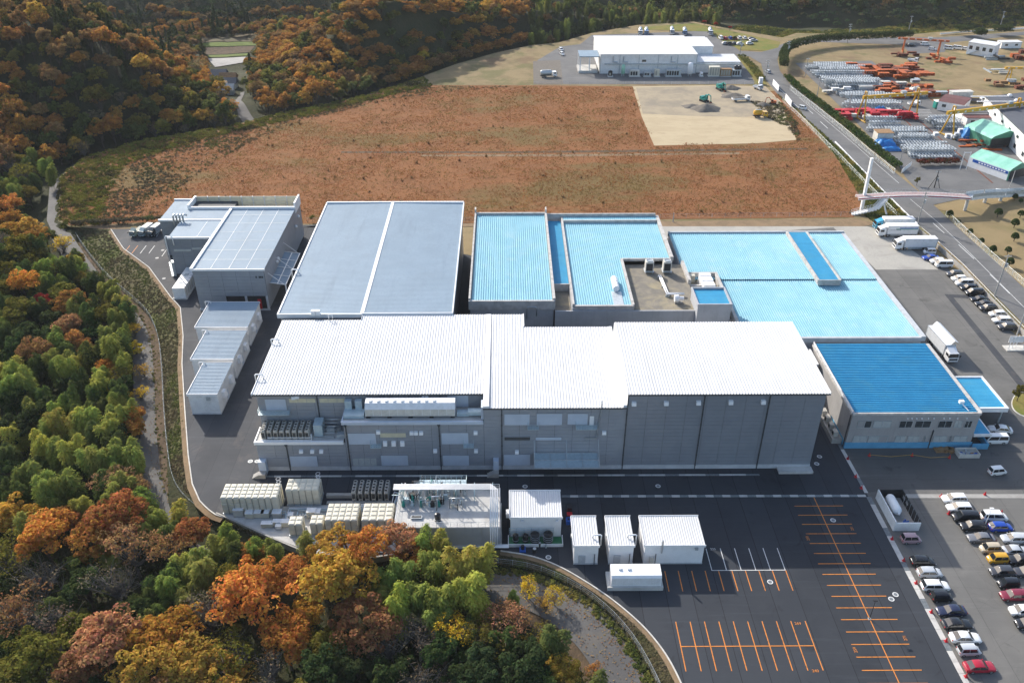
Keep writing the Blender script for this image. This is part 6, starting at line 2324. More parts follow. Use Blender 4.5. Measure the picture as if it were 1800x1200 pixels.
def box_truck(label,c,rz,cabcol,boxcol,stripe=None,L=11.8,wing=False,group=None,H=3.75,name='box_truck',ztop=0):
 t=thing(name,label,'truck',(c.x,c.y,0),rz,group)
 W=2.45
 cl=2.2 if L>8 else 1.7
 cab(t,L/2,W*.97,.85,1.85 if L>8 else 1.35,cl,cabcol)
 m=MB()
 m.box(-L/2,-.45,.65,L/2-cl,.45,.95)
 m.box(-L/2+.2,-1.1,.55,-L/2+.4,1.1,.7)
 m.build('chassis',M['chassis'],t,local=True)
 x0,x1=-L/2,L/2-cl-.25
 m=MB()
 m.box(x0,-W/2,1.0,x1,W/2,H if not wing else 2.3)
 if wing:
  m.box(x0,-W/2,2.3,x1,.05,H)
  m.box(x0,.05,2.3,x0+.1,W/2,H)
  m.box(x1-.1,.05,2.3,x1,W/2,H)
 b=m.build('cargo_box',M['obj_matte'],t,local=True)
 b.color=(*boxcol,1)
 m=MB()
 for xx in (x0+.05,x1-.12):
  for s in (1,-1):
   m.box(xx-.06,s*(W/2+.002),1.0,xx+.12,s*(W/2+.03),H)
 for s in (1,-1):
  m.box(x0,s*(W/2+.003),.95,x1,s*(W/2+.03),1.15)
  m.box(x0,s*(W/2+.003),H-.14,x1,s*(W/2+.03),H-.01)
 m.build('box_frame',M['galv'],t,local=True)
 if wing:
  m=MB()
  m.add([(x0,-.05,H+.04),(x1,-.05,H+.04),(x1,.7,H+1.0),(x0,.7,H+1.0),(x0,-.05,H+.12),(x1,-.05,H+.12),(x1,.66,H+1.08),(x0,.66,H+1.08)],[(3,2,1,0),(4,5,6,7),(0,1,5,4),(1,2,6,5),(2,3,7,6),(3,0,4,7)])
  m.add([(x0,.7,H+1.0),(x1,.7,H+1.0),(x1,1.6,H+.55),(x0,1.6,H+.55),(x0,.7,H+1.08),(x1,.7,H+1.08),(x1,1.63,H+.62),(x0,1.63,H+.62)],[(3,2,1,0),(4,5,6,7),(0,1,5,4),(1,2,6,5),(2,3,7,6),(3,0,4,7)])
  w_=m.build('wing_door',M['obj_matte'],t,local=True)
  w_.color=(*boxcol,1)
 if stripe:
  for k,(zc,hh,mt,a,b_) in enumerate(stripe):
   for s in (1,-1):
    m=MB()
    m.box(x0+a,s*(W/2+.004),zc,x0+b_,s*(W/2+.018),zc+hh)
    m.build('livery_stripe',M[mt],t,local=True)
 if L>8:
  wheels(t,(L/2-1.3,L/2-3.0,-L/2+3.2,-L/2+1.9),1.02,.48)
 else:
  wheels(t,(L/2-1.0,-L/2+1.5),.95,.42)
 m=MB()
 for s in (1,-1):
  m.box(-L/2+4.0,s*1.05,.45,L/2-3.8,s*1.15,.85)
 m.build('side_guard',M['galv'],t,local=True)
 return t
GT='trucks parked on the apron'
box_truck('white box truck with bright blue cab, farthest of the three',G(1569,399,.6),W_,(.01,.30,.48),(.72,.73,.74),group=GT)
t=box_truck('white box truck with green and blue livery stripes',G(1575,411,.6),W_,(.78,.78,.77),(.76,.76,.75),[(2.9,.26,'chem_blue',.2,5.8),(2.55,.26,'teal',.2,6.8)],group=GT)
for k in range(8):
 m=MB()
 for s in (1,-1):
  m.box(3.0-k*.45-1.9+1.5,s*1.235,2.3,3.0-k*.45-1.65+1.5,s*1.245,2.48)
 m.build('livery_letter',M['dark'],t,local=True)
box_truck('plain white box truck, nearest of the three on the apron',G(1606,434,.6),W_,(.80,.80,.80),(.72,.72,.73),group=GT,L=12.0)
box_truck('silver truck with its wing door raised beside the office',G(1655,609,1.2),R(-87),(.82,.82,.82),(.66,.68,.70),wing=True,L=11.5)
for k,(p,cc,bc,lb) in enumerate((((285,318),(.30,.36,.32),(.06,.09,.07),'small truck with green bed, left of three in the west car park'),((365,315),(.30,.38,.40),(.62,.62,.60),'small truck with white box, middle of three in the west car park'),((432,310),(.05,.06,.065),(.26,.29,.34),'small dark truck with grey box, right of three in the west car park'))):
 c=G(*px(Z4,365,318),.8)+Vector(((k-1)*2.75,0,0))
 t=box_truck(lb,c,R(-104),cc,bc,None,5.6,False,'small trucks in the west car park',1.5 if k == 0 else 2.9,'small_truck')
 t.scale=(1,.74,.9)
def tanker(label,c,rz,tank,cabcol,group,L=8.5,flat=False):
 t=thing('tank_truck',label,'tank truck',(c.x,c.y,0),rz,group)
 cab(t,L/2,2.3,.85,1.7,2.0,cabcol,deflector=False)
 m=MB()
 m.box(-L/2,-.45,.65,L/2-2.0,.45,.95)
 m.build('chassis',M['chassis'],t,local=True)
 m=MB()
 x0,x1=-L/2+.1,L/2-2.3
 m.lathe([(.1,x0),(.8,x0+.08),(1.1,x0+.4),(1.1,x1-.4),(.8,x1-.08),(.1,x1)],16,axis='x',o=(0,0,2.1))
 m.build('tank',tank,t,local=True,smooth=True)
 m=MB()
 m.box(x0+.6,-.3,3.2,x1-.6,.3,3.3)
 m.build('catwalk',M['galv'],t,local=True)
 wheels(t,(L/2-1.1,-L/2+2.4,-L/2+1.2),1.0,.46)
 return t
for k,p in enumerate(((750,135),(790,135),(962,130),(1048,135),(1220,135))):
 tanker(['shining tank truck behind the far factory, leftmost of the pair','shining tank truck behind the far factory, right of the pair','lone tank truck behind the middle of the far factory','tank truck near the right end of the far roof','tank truck at the corner of the green lawn'][k],G(*px(ZW,*p),1.5),R(-97),M['steel'],(.2,.3,.5) if k % 2 else (.8,.8,.8),'tank trucks at the far factory')
tanker('dark tank truck with white cab on the gravel west of the far factory',G(*px(ZW,130,425),1.2),.1,M['galv'],(.8,.8,.8),None,8.0)
tanker('small yellow tank truck on the sand patch',G(1336,203,.8),.05,M['yellow_steel'],(.6,.34,.02),None,6.0)
def flatbed(label,c,rz,cabcol,L=6.5,load=None,name='flatbed_truck',bed=(.2,.2,.2)):
 t=thing(name,label,'truck',(c.x,c.y,0),rz)
 cab(t,L/2,2.1,.8,1.5,1.7,cabcol,deflector=False)
 m=MB()
 x0,x1=-L/2,L/2-1.9
 m.box(x0,-1.05,.85,x1,1.05,1.0)
 for s in (1,-1):
  m.box(x0,s*1.0,1.0,x1,s*1.06,1.5)
 m.box(x0,-1.0,1.0,x0+.06,1.0,1.5)
 m.box(x1-.06,-1.0,1.0,x1,1.0,1.7)
 b=m.build('bed',M['obj_matte'],t,local=True)
 b.color=(*bed,1)
 m=MB()
 m.box(x0,-.4,.55,L/2-.5,.4,.85)
 m.build('chassis',M['chassis'],t,local=True)
 if load:
  m=MB()
  m.add([(x0+.1,-.95,1.0),(x1-.1,-.95,1.0),(x1-.1,.95,1.0),(x0+.1,.95,1.0),(x0+.8,-.4,1.6),(x1-.8,-.4,1.65),(x1-.8,.4,1.6),(x0+.8,.4,1.65)],[(0,1,5,4),(1,2,6,5),(2,3,7,6),(3,0,4,7),(4,5,6,7)])
  m.build('load',load,t,local=True)
 wheels(t,(L/2-1.0,-L/2+1.5),.9,.44)
 return t
flatbed('white dump truck with gravel load on the sand patch',G(*px(ZW,1425,595),.6),.15,(.82,.82,.82),8.0,M['gravel'],'dump_truck',(.75,.75,.75))
flatbed('white light truck parked beside the site toilet',G(*px(ZW,1540,517),.6),R(-60),(.82,.82,.82),4.6,None,'light_truck',(.7,.7,.7))
flatbed('long flatbed truck in front of the grey workshop',G(*px(ZY,1140,882),.6),R(-2),(.75,.75,.75),8.5,None,'flatbed_truck',(.1,.1,.12))
flatbed('white light truck under the yellow gantry beam',G(*px(ZY,345,930),.6),R(5),(.82,.82,.82),5.0,None,'light_truck',(.7,.7,.7))
flatbed('white light truck beside the orange girders',G(*px(ZY,335,355),.6),R(-40),(.82,.82,.82),5.0,None,'light_truck',(.7,.7,.7))
def excavator(label,c,rz,col,s=1.0):
 t=thing('excavator',label,'excavator',(c.x,c.y,0),rz)
 t.scale=(s,s,s)
 for sg in (1,-1):
  m=MB()
  m.prism([(-1.7,sg*1.0-.25),(1.7,sg*1.0-.25),(1.7,sg*1.0+.25),(-1.7,sg*1.0+.25)],.1,.75)
  m.lathe([(.05,-.26),(.4,-.26),(.4,.26),(.05,.26)],10,axis='y',o=(1.6,sg*1.0,.42))
  m.lathe([(.05,-.26),(.4,-.26),(.4,.26),(.05,.26)],10,axis='y',o=(-1.6,sg*1.0,.42))
  m.build('track',M['dark'],t,local=True)
 m=MB()
 m.box(-1.9,-1.2,.95,1.1,1.2,1.7)
 m.box(-1.9,-1.15,1.7,-.3,1.15,2.2)
 m.cyl(0,0,.7,.95,.7,12)
 m.build('house',M[col],t,local=True)
 m=MB()
 m.box(-.2,.25,1.7,1.1,1.15,3.0)
 k_=m.build('cabin',M[col],t,local=True)
 m=MB()
 m.box(1.105,.32,1.9,1.12,1.08,2.9)
 m.box(-.1,1.155,2.0,1.0,1.17,2.85)
 m.build('window',M['car_glass'],k_,local=True)
 m=MB()
 m.tube([(.9,-.3,1.6),(2.6,-.3,3.9),(4.2,-.3,3.4)],.24,6)
 m.build('boom',M[col],t,local=True)
 m=MB()
 m.tube([(4.2,-.3,3.5),(4.6,-.3,1.2)],.18,6)
 m.build('arm',M[col],t,local=True)
 m=MB()
 m.add([(4.3,-.8,1.3),(4.3,.2,1.3),(5.0,.2,.6),(5.0,-.8,.6),(4.3,-.8,.3),(4.3,.2,.3)],[(0,1,2,3),(3,2,5,4),(0,3,4),(1,5,2),(0,4,5,1)])
 m.build('bucket',M['rust'],t,local=True)
 return t
excavator('green excavator on a gravel heap in the sand patch',G(*px(ZW,1178,608)),R(-60),'teal',1.0)
excavator('tall green excavator at the top of the sand patch',G(*px(ZW,1288,530)),R(-75),'teal',1.1)
excavator('orange mini excavator at the edge of the sand patch',G(*px(ZW,1640,625)),R(160),'orange_steel',.7)
for k,(p,r,h) in enumerate((((1190,660),6.5,2.6),((1095,642),4.5,1.2),((1360,520),4.5,1.7),((1375,572),6.0,1.6),((1575,632),3.5,1.4))):
 c=G(*px(ZW,*p))
 vs,fs=[(c.x,c.y,h)],[]
 for rg in range(1,6):
  for a in range(18):
   rr=r*rg/5*(1+.15*math.sin(a*1.7+k))
   vs.append((c.x+rr*math.cos(a*math.pi/9),c.y+rr*.75*math.sin(a*math.pi/9),max(-.05,h*(1-rg/5) ** .9+random.uniform(-.1,.1)) if rg<5 else-.1))
 fs += [(0,1+a,1+(a+1) % 18) for a in range(18)]
 for rg in range(4):
  for a in range(18):
   p0,p1=1+rg*18+a,1+rg*18+(a+1) % 18
   fs.append((p0,p0+18,p1+18,p1))
 m=MB()
 m.add(vs,fs)
 tag(m.build('gravel_heap',M['gravel'],smooth=True),['tallest gravel heap under the green excavator','low gravel heap left of the excavator','gravel heap below the upper excavator','wide gravel heap beside the dump truck','small gravel heap beside the orange mini excavator'][k],'gravel heap','gravel heaps on the sand')
t=thing('portable_toilet','white portable toilet at the top corner of the sand patch','toilet',(*G(*px(ZW,1557,488))[:2],0))
m=MB()
m.box(-.8,-.8,.1,.8,.8,2.9)
m.build('cabin',M['white_clean'],t,local=True)
m=MB()
m.box(-.5,-.84,.2,.5,-.8,2.4)
m.build('door',M['shutter'],t,local=True)
for k,(p,q) in enumerate((((1638,495),(1678,540)),((1722,595),(1762,645)))):
 a,b=G(*px(ZW,*p)),G(*px(ZW,*q))
 t=thing('site_hoarding',['white site hoarding beside the road, upper one','white site hoarding beside the road, lower one'][k],'hoarding',((a.x+b.x)/2,(a.y+b.y)/2,0))
 n=6
 for i in range(n):
  c=a.lerp(b,(i+.5)/n)
  m=MB()
  m.obb(c.x,c.y,.1,(b-a).length/n-.06,.08,2.6,math.atan2(b.y-a.y,b.x-a.x))
  m.build('panel',M['white_clean'],t)
# ------------------------------------------------------------------ far white factory
FF=thing('far_factory','white factory with brilliant flat roof beyond the brown field','factory',(78,438,0))
fx0,fx1,fy0,fy1,fz=45.6,92.0,419.3,457.0,9.2
m=MB()
m.box(fx0,fy0,0,fx1,fy1,fz-.2)
m.box(fx1+.02,436,0,103.0,fy1,fz-.4)
m.box(fx1+.02,fy0+1.5,0,113.3,435.9,5.0)
m.build('wall',M['white_paint'],FF)
m=MB()
m.prism([(fx0-.3,fy0-.4),(fx1+.2,fy0-.4),(fx1+.2,fy1+.3),(fx0-.3,fy1+.3)],fz-.2,fz+.1)
m.build('roof',M['white_roof'],FF)
m=MB()
m.prism([(fx1+.3,435.6),(103.4,435.6),(103.4,fy1-3),(fx1+.3,fy1-3)],fz-.4,fz-.15)
m.build('roof',M['white_roof'],FF)
m=MB()
m.prism([(fx1+.3,fy0+1.1),(113.7,fy0+1.1),(113.7,435.5),(fx1+.3,435.5)],5.0,5.3)
m.build('roof',M['white_roof'],FF)
for k in range(6):
 m=MB()
 x=fx0+(fx1-fx0)*k/5
 m.box(x-.15,fy0-.2,0,x+.15,fy0-.02,fz-.3)
 m.build('pilaster',M['galv'],FF)
m=MB()
m.box(fx0+2,fy0-.6,4.3,113,fy0-.05,4.9)
m.build('pipe_ledge',M['galv'],FF)
m=MB()
m.box(fx0+20,fy0-.1,5.6,fx0+22,fy0-.03,6.6)
m.build('window',M['glass'],FF)
for x in (6,11,34):
 m=MB()
 m.tube([(fx0+x,fy0-.4,8.2),(fx0+x,fy0-.4,5.6),(fx0+x+2.2,fy0-.4,5.6)],.28,6)
 m.build('duct',M['galv'],FF)
t=thing('loading_porch','grey roofed loading porch at the left end of the far factory','porch',(38,428,0))
m=MB()
m.box(35.6,421,7.4,fx0-.4,433,7.8)
m.build('roof',M['bluegrey_roof'],t)
for x,y in ((36,421.4),(36,432.6),(40.5,421.4)):
 m=MB()
 m.box(x-.25,y-.25,0,x+.25,y+.25,7.4)
 m.build('post',M['white_paint'],t)
m=MB()
m.box(35.2,420.6,0,44.5,432,1.1)
m.build('dock',M['concrete_light'],t)
for k,(x,w_,h,mt,lb) in enumerate(((50.5,1.8,2.4,'black_plastic','black tank at the left of the far factory yard'),(63,4.6,3.0,'offwhite','pair of beige coolers before the far factory'),(69.5,3.0,2.2,'galv','grey pump set before the far factory'),(74.5,2.2,3.4,'cream','cream cabinet before the far factory'),(83,7.0,3.2,'galv','long grey generator before the far factory'),
          (97.5,1.2,1.8,'white_clean','tiny white tank before the far factory'),(104,5.0,4.6,'cream','cream panel tank before the low wing'),(110,5.4,3.6,'wood','tan crate-like coolers before the low wing'),(115.5,4.2,3.2,'galv','grey cooling frame before the low wing'))):
 xx=fx0+(x-45.6)*.93
 t=thing('yard_equipment',lb,'equipment',(xx,fy0-4.5,0),0,'equipment along the far factory')
 m=MB()
 if mt == 'black_plastic':
  m.lathe([(.1,.3),(1,.3),(1,2.4),(.5,2.7),(.1,2.75)],12)
 else:
  m.box(-w_/2,-1.2,.35,w_/2,1.2,h)
 m.build('casing',M[mt],t,local=True)
 m=MB()
 for i in range(max(1,int(w_/1.2))):
  m.box(-w_/2+.2+i*1.2,-1.24,.7,-w_/2+1.1+i*1.2,-1.2,h-.5)
 m.build('grille',M['dark'] if mt in ('offwhite','galv') else M['cream_rib'],t,local=True)
 m=MB()
 m.box(-w_/2-.4,-1.6,0,w_/2+.4,1.6,.35)
 m.build('base',M['concrete_light'],t,local=True)
for x,r,h,mt,lb in ((57,.9,5.6,'mint','mint green silo before the far factory'),(91.5,1.3,6.4,'white_clean','white upright silo before the far factory'),(115.2,.9,5.2,'black_plastic','black upright silo at the right end of the far factory'),(117.0,.9,5.2,'black_plastic','rightmost black silo of the far factory')):
 t=thing('silo',lb,'silo',(fx0+(x-45.6)*.93,fy0-4.5,0))
 m=MB()
 m.lathe([(.1,.9),(r,1.2),(r,h-.6),(r*.6,h-.1),(.1,h)],14)
 m.build('vessel',M[mt],t,local=True,smooth=True)
 m=MB()
 for a in range(4):
  m.box(r*.7*math.cos(a*1.57+.8)-.08,r*.7*math.sin(a*1.57+.8)-.08,0,r*.7*math.cos(a*1.57+.8)+.08,r*.7*math.sin(a*1.57+.8)+.08,1.3)
 m.build('leg',M['galv'],t,local=True)
# ------------------------------------------------------------------ fences
def mesh_fence(label,pts,h=1.3,sp=2.4,mat=None,thick=.035):
 pts=[Vector(p) for p in pts]
 t=thing('fence',label,'fence',pts[len(pts) // 2])
 L=sum((b-a).length for a,b in zip(pts,pts[1:]))
 q=resample(pts,max(2,int(L/sp)))
 pm_=None
 for p in q:
  if pm_ is None:
   m=MB()
   m.box(-thick,-thick,-.4,thick,thick,h)
   pm_=m.mesh('post',mat or M['galv'])
  o=bpy.data.objects.new('post',pm_)
  COL.objects.link(o)
  o.parent=t
  o.location=p-t.location
 m=MB()
 for f in (.98,.66,.34,.06):
  m.tube([p+Vector((0,0,h*f)) for p in q],.014 if f<.9 else .028,4)
 m.build('rail',mat or M['galv'],t)
mesh_fence('mesh fence above the lower lane on the west embankment',f1,1.4)
mesh_fence('mesh fence curving above the service lane',f2,1.4)
mesh_fence('long mesh fence along the public road hedge',V3([(1388,158),(1430,190),(1480,230),(1530,273),(1572,306)],0),1.8)
mesh_fence('mesh fence on the verge left of the public road',V3([(1375,178),(1420,222),(1470,272),(1530,335),(1580,385)],0),1.5)
mesh_fence('mesh fence between the lawn and the public road',V3([(1662,378),(1705,418),(1745,455),(1815,515)],0),1.6)
mesh_fence('mesh fence in front of the far factory',V3([(938,150),(1100,149),(1325,148)],0),1.6,4)
mesh_fence('fence at the back of the factory by the brown field',V3([(540,390),(820,389),(1160,383),(1500,379)],0),1.3,4)
# low wall with fence beside the eastern yard
t=thing('boundary_wall','grey concrete boundary wall with rail beside the parked cars','wall',G(1700,490))
wl=V3([(1612,407),(1640,430),(1690,476),(1750,540),(1800,592),(1850,645)],0)
m=MB()
wall_along(m,resample(wl,24),.25,0,1.3)
m.build('wall',M['concrete'],t)
m=MB()
m.tube([p+Vector((0,0,2.1)) for p in resample(wl,24)],.05,5)
for p in resample(wl,24):
 m.tube([p+Vector((0,0,1.3)),p+Vector((0,0,2.1))],.04,4)
m.build('rail',M['white_clean'],t)
sheet('verge_strip',[(1612,409),(1640,433),(1690,479),(1750,543),(1800,596),(1800,603),(1740,545),(1680,484),(1632,440),(1600,412)],.03,M['lawn'],'dry grass strip along the boundary wall')
m=MB()
gl=V3([(1468,250),(1500,283),(1545,329),(1595,378),(1612,394)],0)
wall_along(m,gl,.35,0,.35)
tag(m.build('road_kerb',M['white_clean']),'white kerb beam along the left edge of the public road','kerb',kind='structure')
m=MB()
gl=V3([(1652,62),(1700,58),(1800,52),(1900,46)],0)
wall_along(m,gl,.3,.3,1.0)
tag(m.build('guard_rail',M['white_clean']),'white guard rail along the road at the wood\'s edge','guard rail')
# road paint
rm=thing('road_marking','worn white centre and edge lines of the public road','road marking',(*G(1500,270)[:2],.01))
for a,b,w in (((1421,193),(1429,200),.25),((1360,148),(1380,165),.25),((1395,182),(1405,190),.25),((1442,214),(1455,226),.25),((1640,392),(1660,410),.2),((1685,430),(1712,455),.2),((1740,482),(1775,516),.2)):
 ln(a,b,w,M['line_white'],'dash',.02,rm)
for pts in ([(1405,172),(1450,210),(1500,252),(1545,292),(1580,322)],[(1600,350),(1650,392),(1700,440),(1760,500),(1800,540)]):
 for a,b in zip(pts,pts[1:]):
  ln(a,b,.14,M['line_white'],'edge_line',.02,rm)
for k in range(5):
 ln(px(ZY,395,1000+k*20),px(ZY,560+k*12,1000+k*20),.25,M['line_white'],'bay_line',.02,rm)
rl=thing('crane_rails','rusty crane rails set in the storage yard pavement','rails',(*G(1640,250)[:2],0))
for a,b in (((1505,125),(1650,270)),((1560,165),(1745,322)),((1618,160),(1660,192)),((1548,160),(1600,205))):
 m=MB()
 line(m,G(*a),G(*b),.6,.02)
 m.build('rail',M['rust'],rl)
M['deck_pink']=pm('deck_pink',(.42,.30,.29),(.36,.26,.25),.8,.8)
# ------------------------------------------------------------------ footbridge
t=thing('footbridge','pale footbridge with crimson stripe and tall pylon over the road','footbridge',G(1512,378))
bz=5.2
pa,pb,pc,pd=G(1498,336,bz),G(1508,345,bz),G(1625,338,bz+.5),G(1702,344,bz-.3)
y_b=(pb.y+pd.y)/2
xs=[pb.x+(pd.x-pb.x)*i/8 for i in range(9)]
arch=[bz-.2+.9*math.sin(math.pi*i/8) for i in range(9)]
for name,dz0,dz1,y0,y1,mt in (('deck',-.3,0,-1.2,1.2,'deck_pink'),('girder',-.8,.0,-1.45,-1.22,'white_paint'),('girder',-.8,.0,1.22,1.45,'white_paint'),('stripe',-.5,-.22,-1.49,-1.455,'crimson')):
 m=MB()
 vs=[]
 for x,z in zip(xs,arch):
  vs += [(x,y_b+y0,z+dz0),(x,y_b+y1,z+dz0),(x,y_b+y1,z+dz1),(x,y_b+y0,z+dz1)]
 fs=[]
 for i in range(8):
  for k in range(4):
   a,b=i*4+k,i*4+(k+1) % 4
   fs.append((b,a,a+4,b+4))
 fs += [(0,1,2,3),(35,34,33,32)]
 m.add(vs,fs)
 m.build(name,M[mt],t)
for yy in (-1.3,1.3):
 railing(t,[(x,y_b+yy,z) for x,z in zip(xs,arch)],1.1,1.0,M['galv'],.02,2)
pb_=G(1514,369,0)
ptx,ptz=FY(1533,278,pb_.y)
m=MB()
m.add([(pb_.x-.45,pb_.y-.5,0),(pb_.x+.45,pb_.y-.5,0),(pb_.x+.45,pb_.y+.5,0),(pb_.x-.45,pb_.y+.5,0),(ptx-.36,pb_.y-.5,ptz),(ptx+.36,pb_.y-.5,ptz),(ptx+.36,pb_.y+.5,ptz),(ptx-.36,pb_.y+.5,ptz)],
      [(3,2,1,0),(4,5,6,7),(0,1,5,4),(1,2,6,5),(2,3,7,6),(3,0,4,7)])
m.build('pylon',M['white_clean'],t)
s0,s1,s2=G(1497,376,0),G(1540,366,2.4),G(1536,349,bz)
for a,b in ((s0,s1),(s1,Vector((pb.x+8.5,y_b-1.6,bz-.3)))):
 m=MB()
 for k in range(8):
  q=a.lerp(b,(k+.5)/8)
  m.obb(q.x,q.y,q.z-.35,(b-a).xy.length/8+.12,1.9,.4,math.atan2(b.y-a.y,b.x-a.x))
 m.build('stair',M['white_paint'],t)
 n_=Vector((-(b-a).y,(b-a).x,0)).normalized()*.95
 railing(t,[a+n_,b+n_],1.1,.8,M['white_clean'],.04)
 railing(t,[a-n_,b-n_],1.1,.8,M['white_clean'],.04)
m=MB()
m.tube([(pb.x+9.3,y_b-3.5,0),(pb.x+8.0,y_b-1.2,bz-1)],.25,8)
m.build('strut',M['white_clean'],t)
rp=[Vector((pd.x,y_b,arch[-1]-.1)),G(1735,341,3.0),G(1762,340,2.6),G(1800,338,1.2),G(1850,336,0)]
for a,b in zip(rp,rp[1:]):
 m=MB()
 q=(a+b)/2
 d=b-a
 n_=Vector((-d.y,d.x,0)).normalized()*1.2
 m.add([a-n_,b-n_,b+n_,a+n_]+[v-Vector((0,0,1.0)) for v in (a-n_,b-n_,b+n_,a+n_)],[(0,1,2,3),(4,7,6,5),(0,4,5,1),(1,5,6,2),(2,6,7,3),(3,7,4,0)])
 m.build('ramp',M['white_paint'],t)
 for s in (1,-1):
  m=MB()
  o=n_*s*1.02
  m.add([a+o,b+o,b+o+Vector((0,0,1.1)),a+o+Vector((0,0,1.1))]+[v+n_*s*.05 for v in (a+o,b+o,b+o+Vector((0,0,1.1)),a+o+Vector((0,0,1.1)))],
              [(0,1,2,3),(7,6,5,4),(3,2,6,7),(0,4,5,1),(1,5,6,2),(0,3,7,4)])
  m.build('ramp_parapet',M['galv'],t)
for q in rp[:4]:
 m=MB()
 m.cyl(q.x,q.y,0,q.z-1,.5,10)
 m.build('pier',M['concrete_light'],t)
# ------------------------------------------------------------------ utility poles
def pole(label,base,top_px,z0=0.0,arms=2,mat=None):
 b=G(*base,z0)
 lo,hi=1.0,30.0
 for _ in range(40):
  mid=(lo+hi)/2
  d=b+Vector((0,0,mid))-_C
  y=600-FPX*d.dot(_UP)/d.dot(_FW)
  lo,hi=(mid,hi) if y>top_px else (lo,mid)
 h=lo
 t=thing('utility_pole',label,'utility pole',(b.x,b.y,z0))
 m=MB()
 m.tube([(0,0,0),(0,0,h)],.2,8,.13)
 m.build('post',mat or M['pole'],t,local=True)
 for k in range(arms):
  m=MB()
  m.box(-.9,-.06,h-.5-k*1.1,.9,.06,h-.38-k*1.1)
  for x in (-.8,-.3,.3,.8):
   m.cyl(x,0,h-.38-k*1.1,h-.15-k*1.1,.06,6)
  m.build('crossarm',M['galv'],t,local=True)
 if arms:
  m=MB()
  m.cyl(.45,0,h-3.6,h-2.5,.28,8)
  m.build('transformer',M['galv'],t,local=True)
 return t
for lb,b,ty,ar in (('utility pole rising beside the second white truck',(1613,393),338,2),('utility pole beside the parked dark cars along the road wall',(1748,520),448,1),('grey utility pole at the right edge of the eastern yard',(1783,600),540,0),('dark tripod-like pole at the yard entrance',(1642,330),300,1),
                      ('utility pole by the green arched tent',(1773,335),300,0),('slim lamp pole at the corner of the steel stacks',(1415,135),102,1),('utility pole at the road bend beside the hedge',(1382,108),72,2),('tall utility pole on the far side of the road bend',(1345,140),105,2),('utility pole behind the dark hedge',(1489,76),42,2),
                      ('utility pole in the pale scrub behind the yard',(1597,55),28,1),('leaning pole at the top right corner',(1756,54),20,1),('pole at the road between hedge and steel stacks',(1435,175),135,0),('pole between hedge and striped frames',(1490,200),165,0),('pole at the lower end of the hedge',(1580,292),262,0),('thin pole at the far corner of the brown field',(1183,390),374,0),
                      ('slender pole beside the far factory driveway',(1300,100),70,1)):
 pole(lb,b,ty,0,ar,M['dark'] if 'dark tripod' in lb else None)
pt_=G(1642,330)
t=thing('pole_stays','dark wooden stays bracing the pole at the yard entrance','pole stay',(pt_.x,pt_.y,0))
for dx in (-2.2,1.6):
 m=MB()
 m.tube([(pt_.x+dx,pt_.y-.5,0),(pt_.x+.1,pt_.y,4.6)],.12,6)
 m.build('stay',M['dark'],t)
# sign frame at the right edge
c=G(1785,610)
t=thing('sign_frame','white pipe sign frame on a kerb at the right edge','sign',(c.x,c.y,0))
for dx in (-2.4,-1.2,0,1.4):
 m=MB()
 m.cyl(dx,-abs(dx)*.5,0,3.4,.08,6)
 m.build('post',M['white_clean'],t,local=True)
m=MB()
m.box(-2.3,-.2,1.5,1.4,-.1,3.2)
m.build('board',M['white_paint'],t,local=True)
m=MB()
m.box(-3,-1.8,0,2,.6,.2)
m.build('base',M['kerb'],t,local=True)
# ------------------------------------------------------------------ storage yard
def gantry(label,a,b,h,mat,ext=(3.0,3.0),beam=1.1,base=4.5,loop=True):
 """gantry crane whose legs stand around the plan points a and b"""
 d=(b-a)
 d.z=0
 u=d.normalized()
 n=Vector((-u.y,u.x,0))
 t=thing('gantry_crane',label,'gantry crane',((a+b)/2)[:])
 A,B=a-u*ext[0],b+u*ext[1]
 m=MB()
 vs=[]
 for p in (A,B):
  for s,z in ((-.45,h),(.45,h),(.45,h+beam),(-.45,h+beam)):
   vs.append(p+n*s+Vector((0,0,z)))
 m.add(vs,[(3,2,1,0),(4,5,6,7),(0,1,5,4),(1,2,6,5),(2,3,7,6),(3,0,4,7)])
 m.build('beam',mat,t)
 L=(B-A).length
 for k in range(int(L/3.5)):
  m=MB()
  q=A+u*(1.5+k*3.5)-n*.5
  m.obb(q.x,q.y,h+.25,.9,.06,.6,math.atan2(u.y,u.x))
  m.build('beam_plate',M['offwhite'],t)
 for p in (a,b):
  for s in (1,-1):
   m=MB()
   top=p+n*s*.55+Vector((0,0,h+(beam+1.6 if loop else 0)))
   kn=p+n*s*.9+Vector((0,0,h-.5))
   m.tube([p+n*s*base/2+Vector((0,0,.3)),kn,top],.3,6)
   m.build('leg',mat,t)
  m=MB()
  if loop:
   m.tube([p+n*.55+Vector((0,0,h+beam+1.6)),p-n*.55+Vector((0,0,h+beam+1.6))],.25,6)
  m.tube([p+n*(base/2+.8)+Vector((0,0,.35)),p-n*(base/2+.8)+Vector((0,0,.35))],.3,6)
  m.build('end_carriage',mat,t)
 m=MB()
 q=A.lerp(B,.62)
 m.obb(q.x,q.y,h+beam,2.0,1.5,.9,math.atan2(u.y,u.x))
 m.build('trolley',M['galv'],t)
gantry('yellow gantry crane over the red girders',G(1512,212),G(1603,205),9,M['yellow_steel'],(1.0,4.5),1.3,6)
gantry('yellow gantry crane beside the green arched tent',G(1664,240),G(1777,225),9,M['yellow_steel'],(3.0,14.0),1.4,7)
gantry('orange gantry crane at the back of the storage yard',G(1586,92),G(1648,96),6.5,M['orange_steel'],(3.5,4.0),.9,3.5,False)
gantry('orange gantry crane cut by the right picture edge',G(1770,146),G(1815,146),6.5,M['yellow_steel'],(3,4),.9,4,False)
FR=None
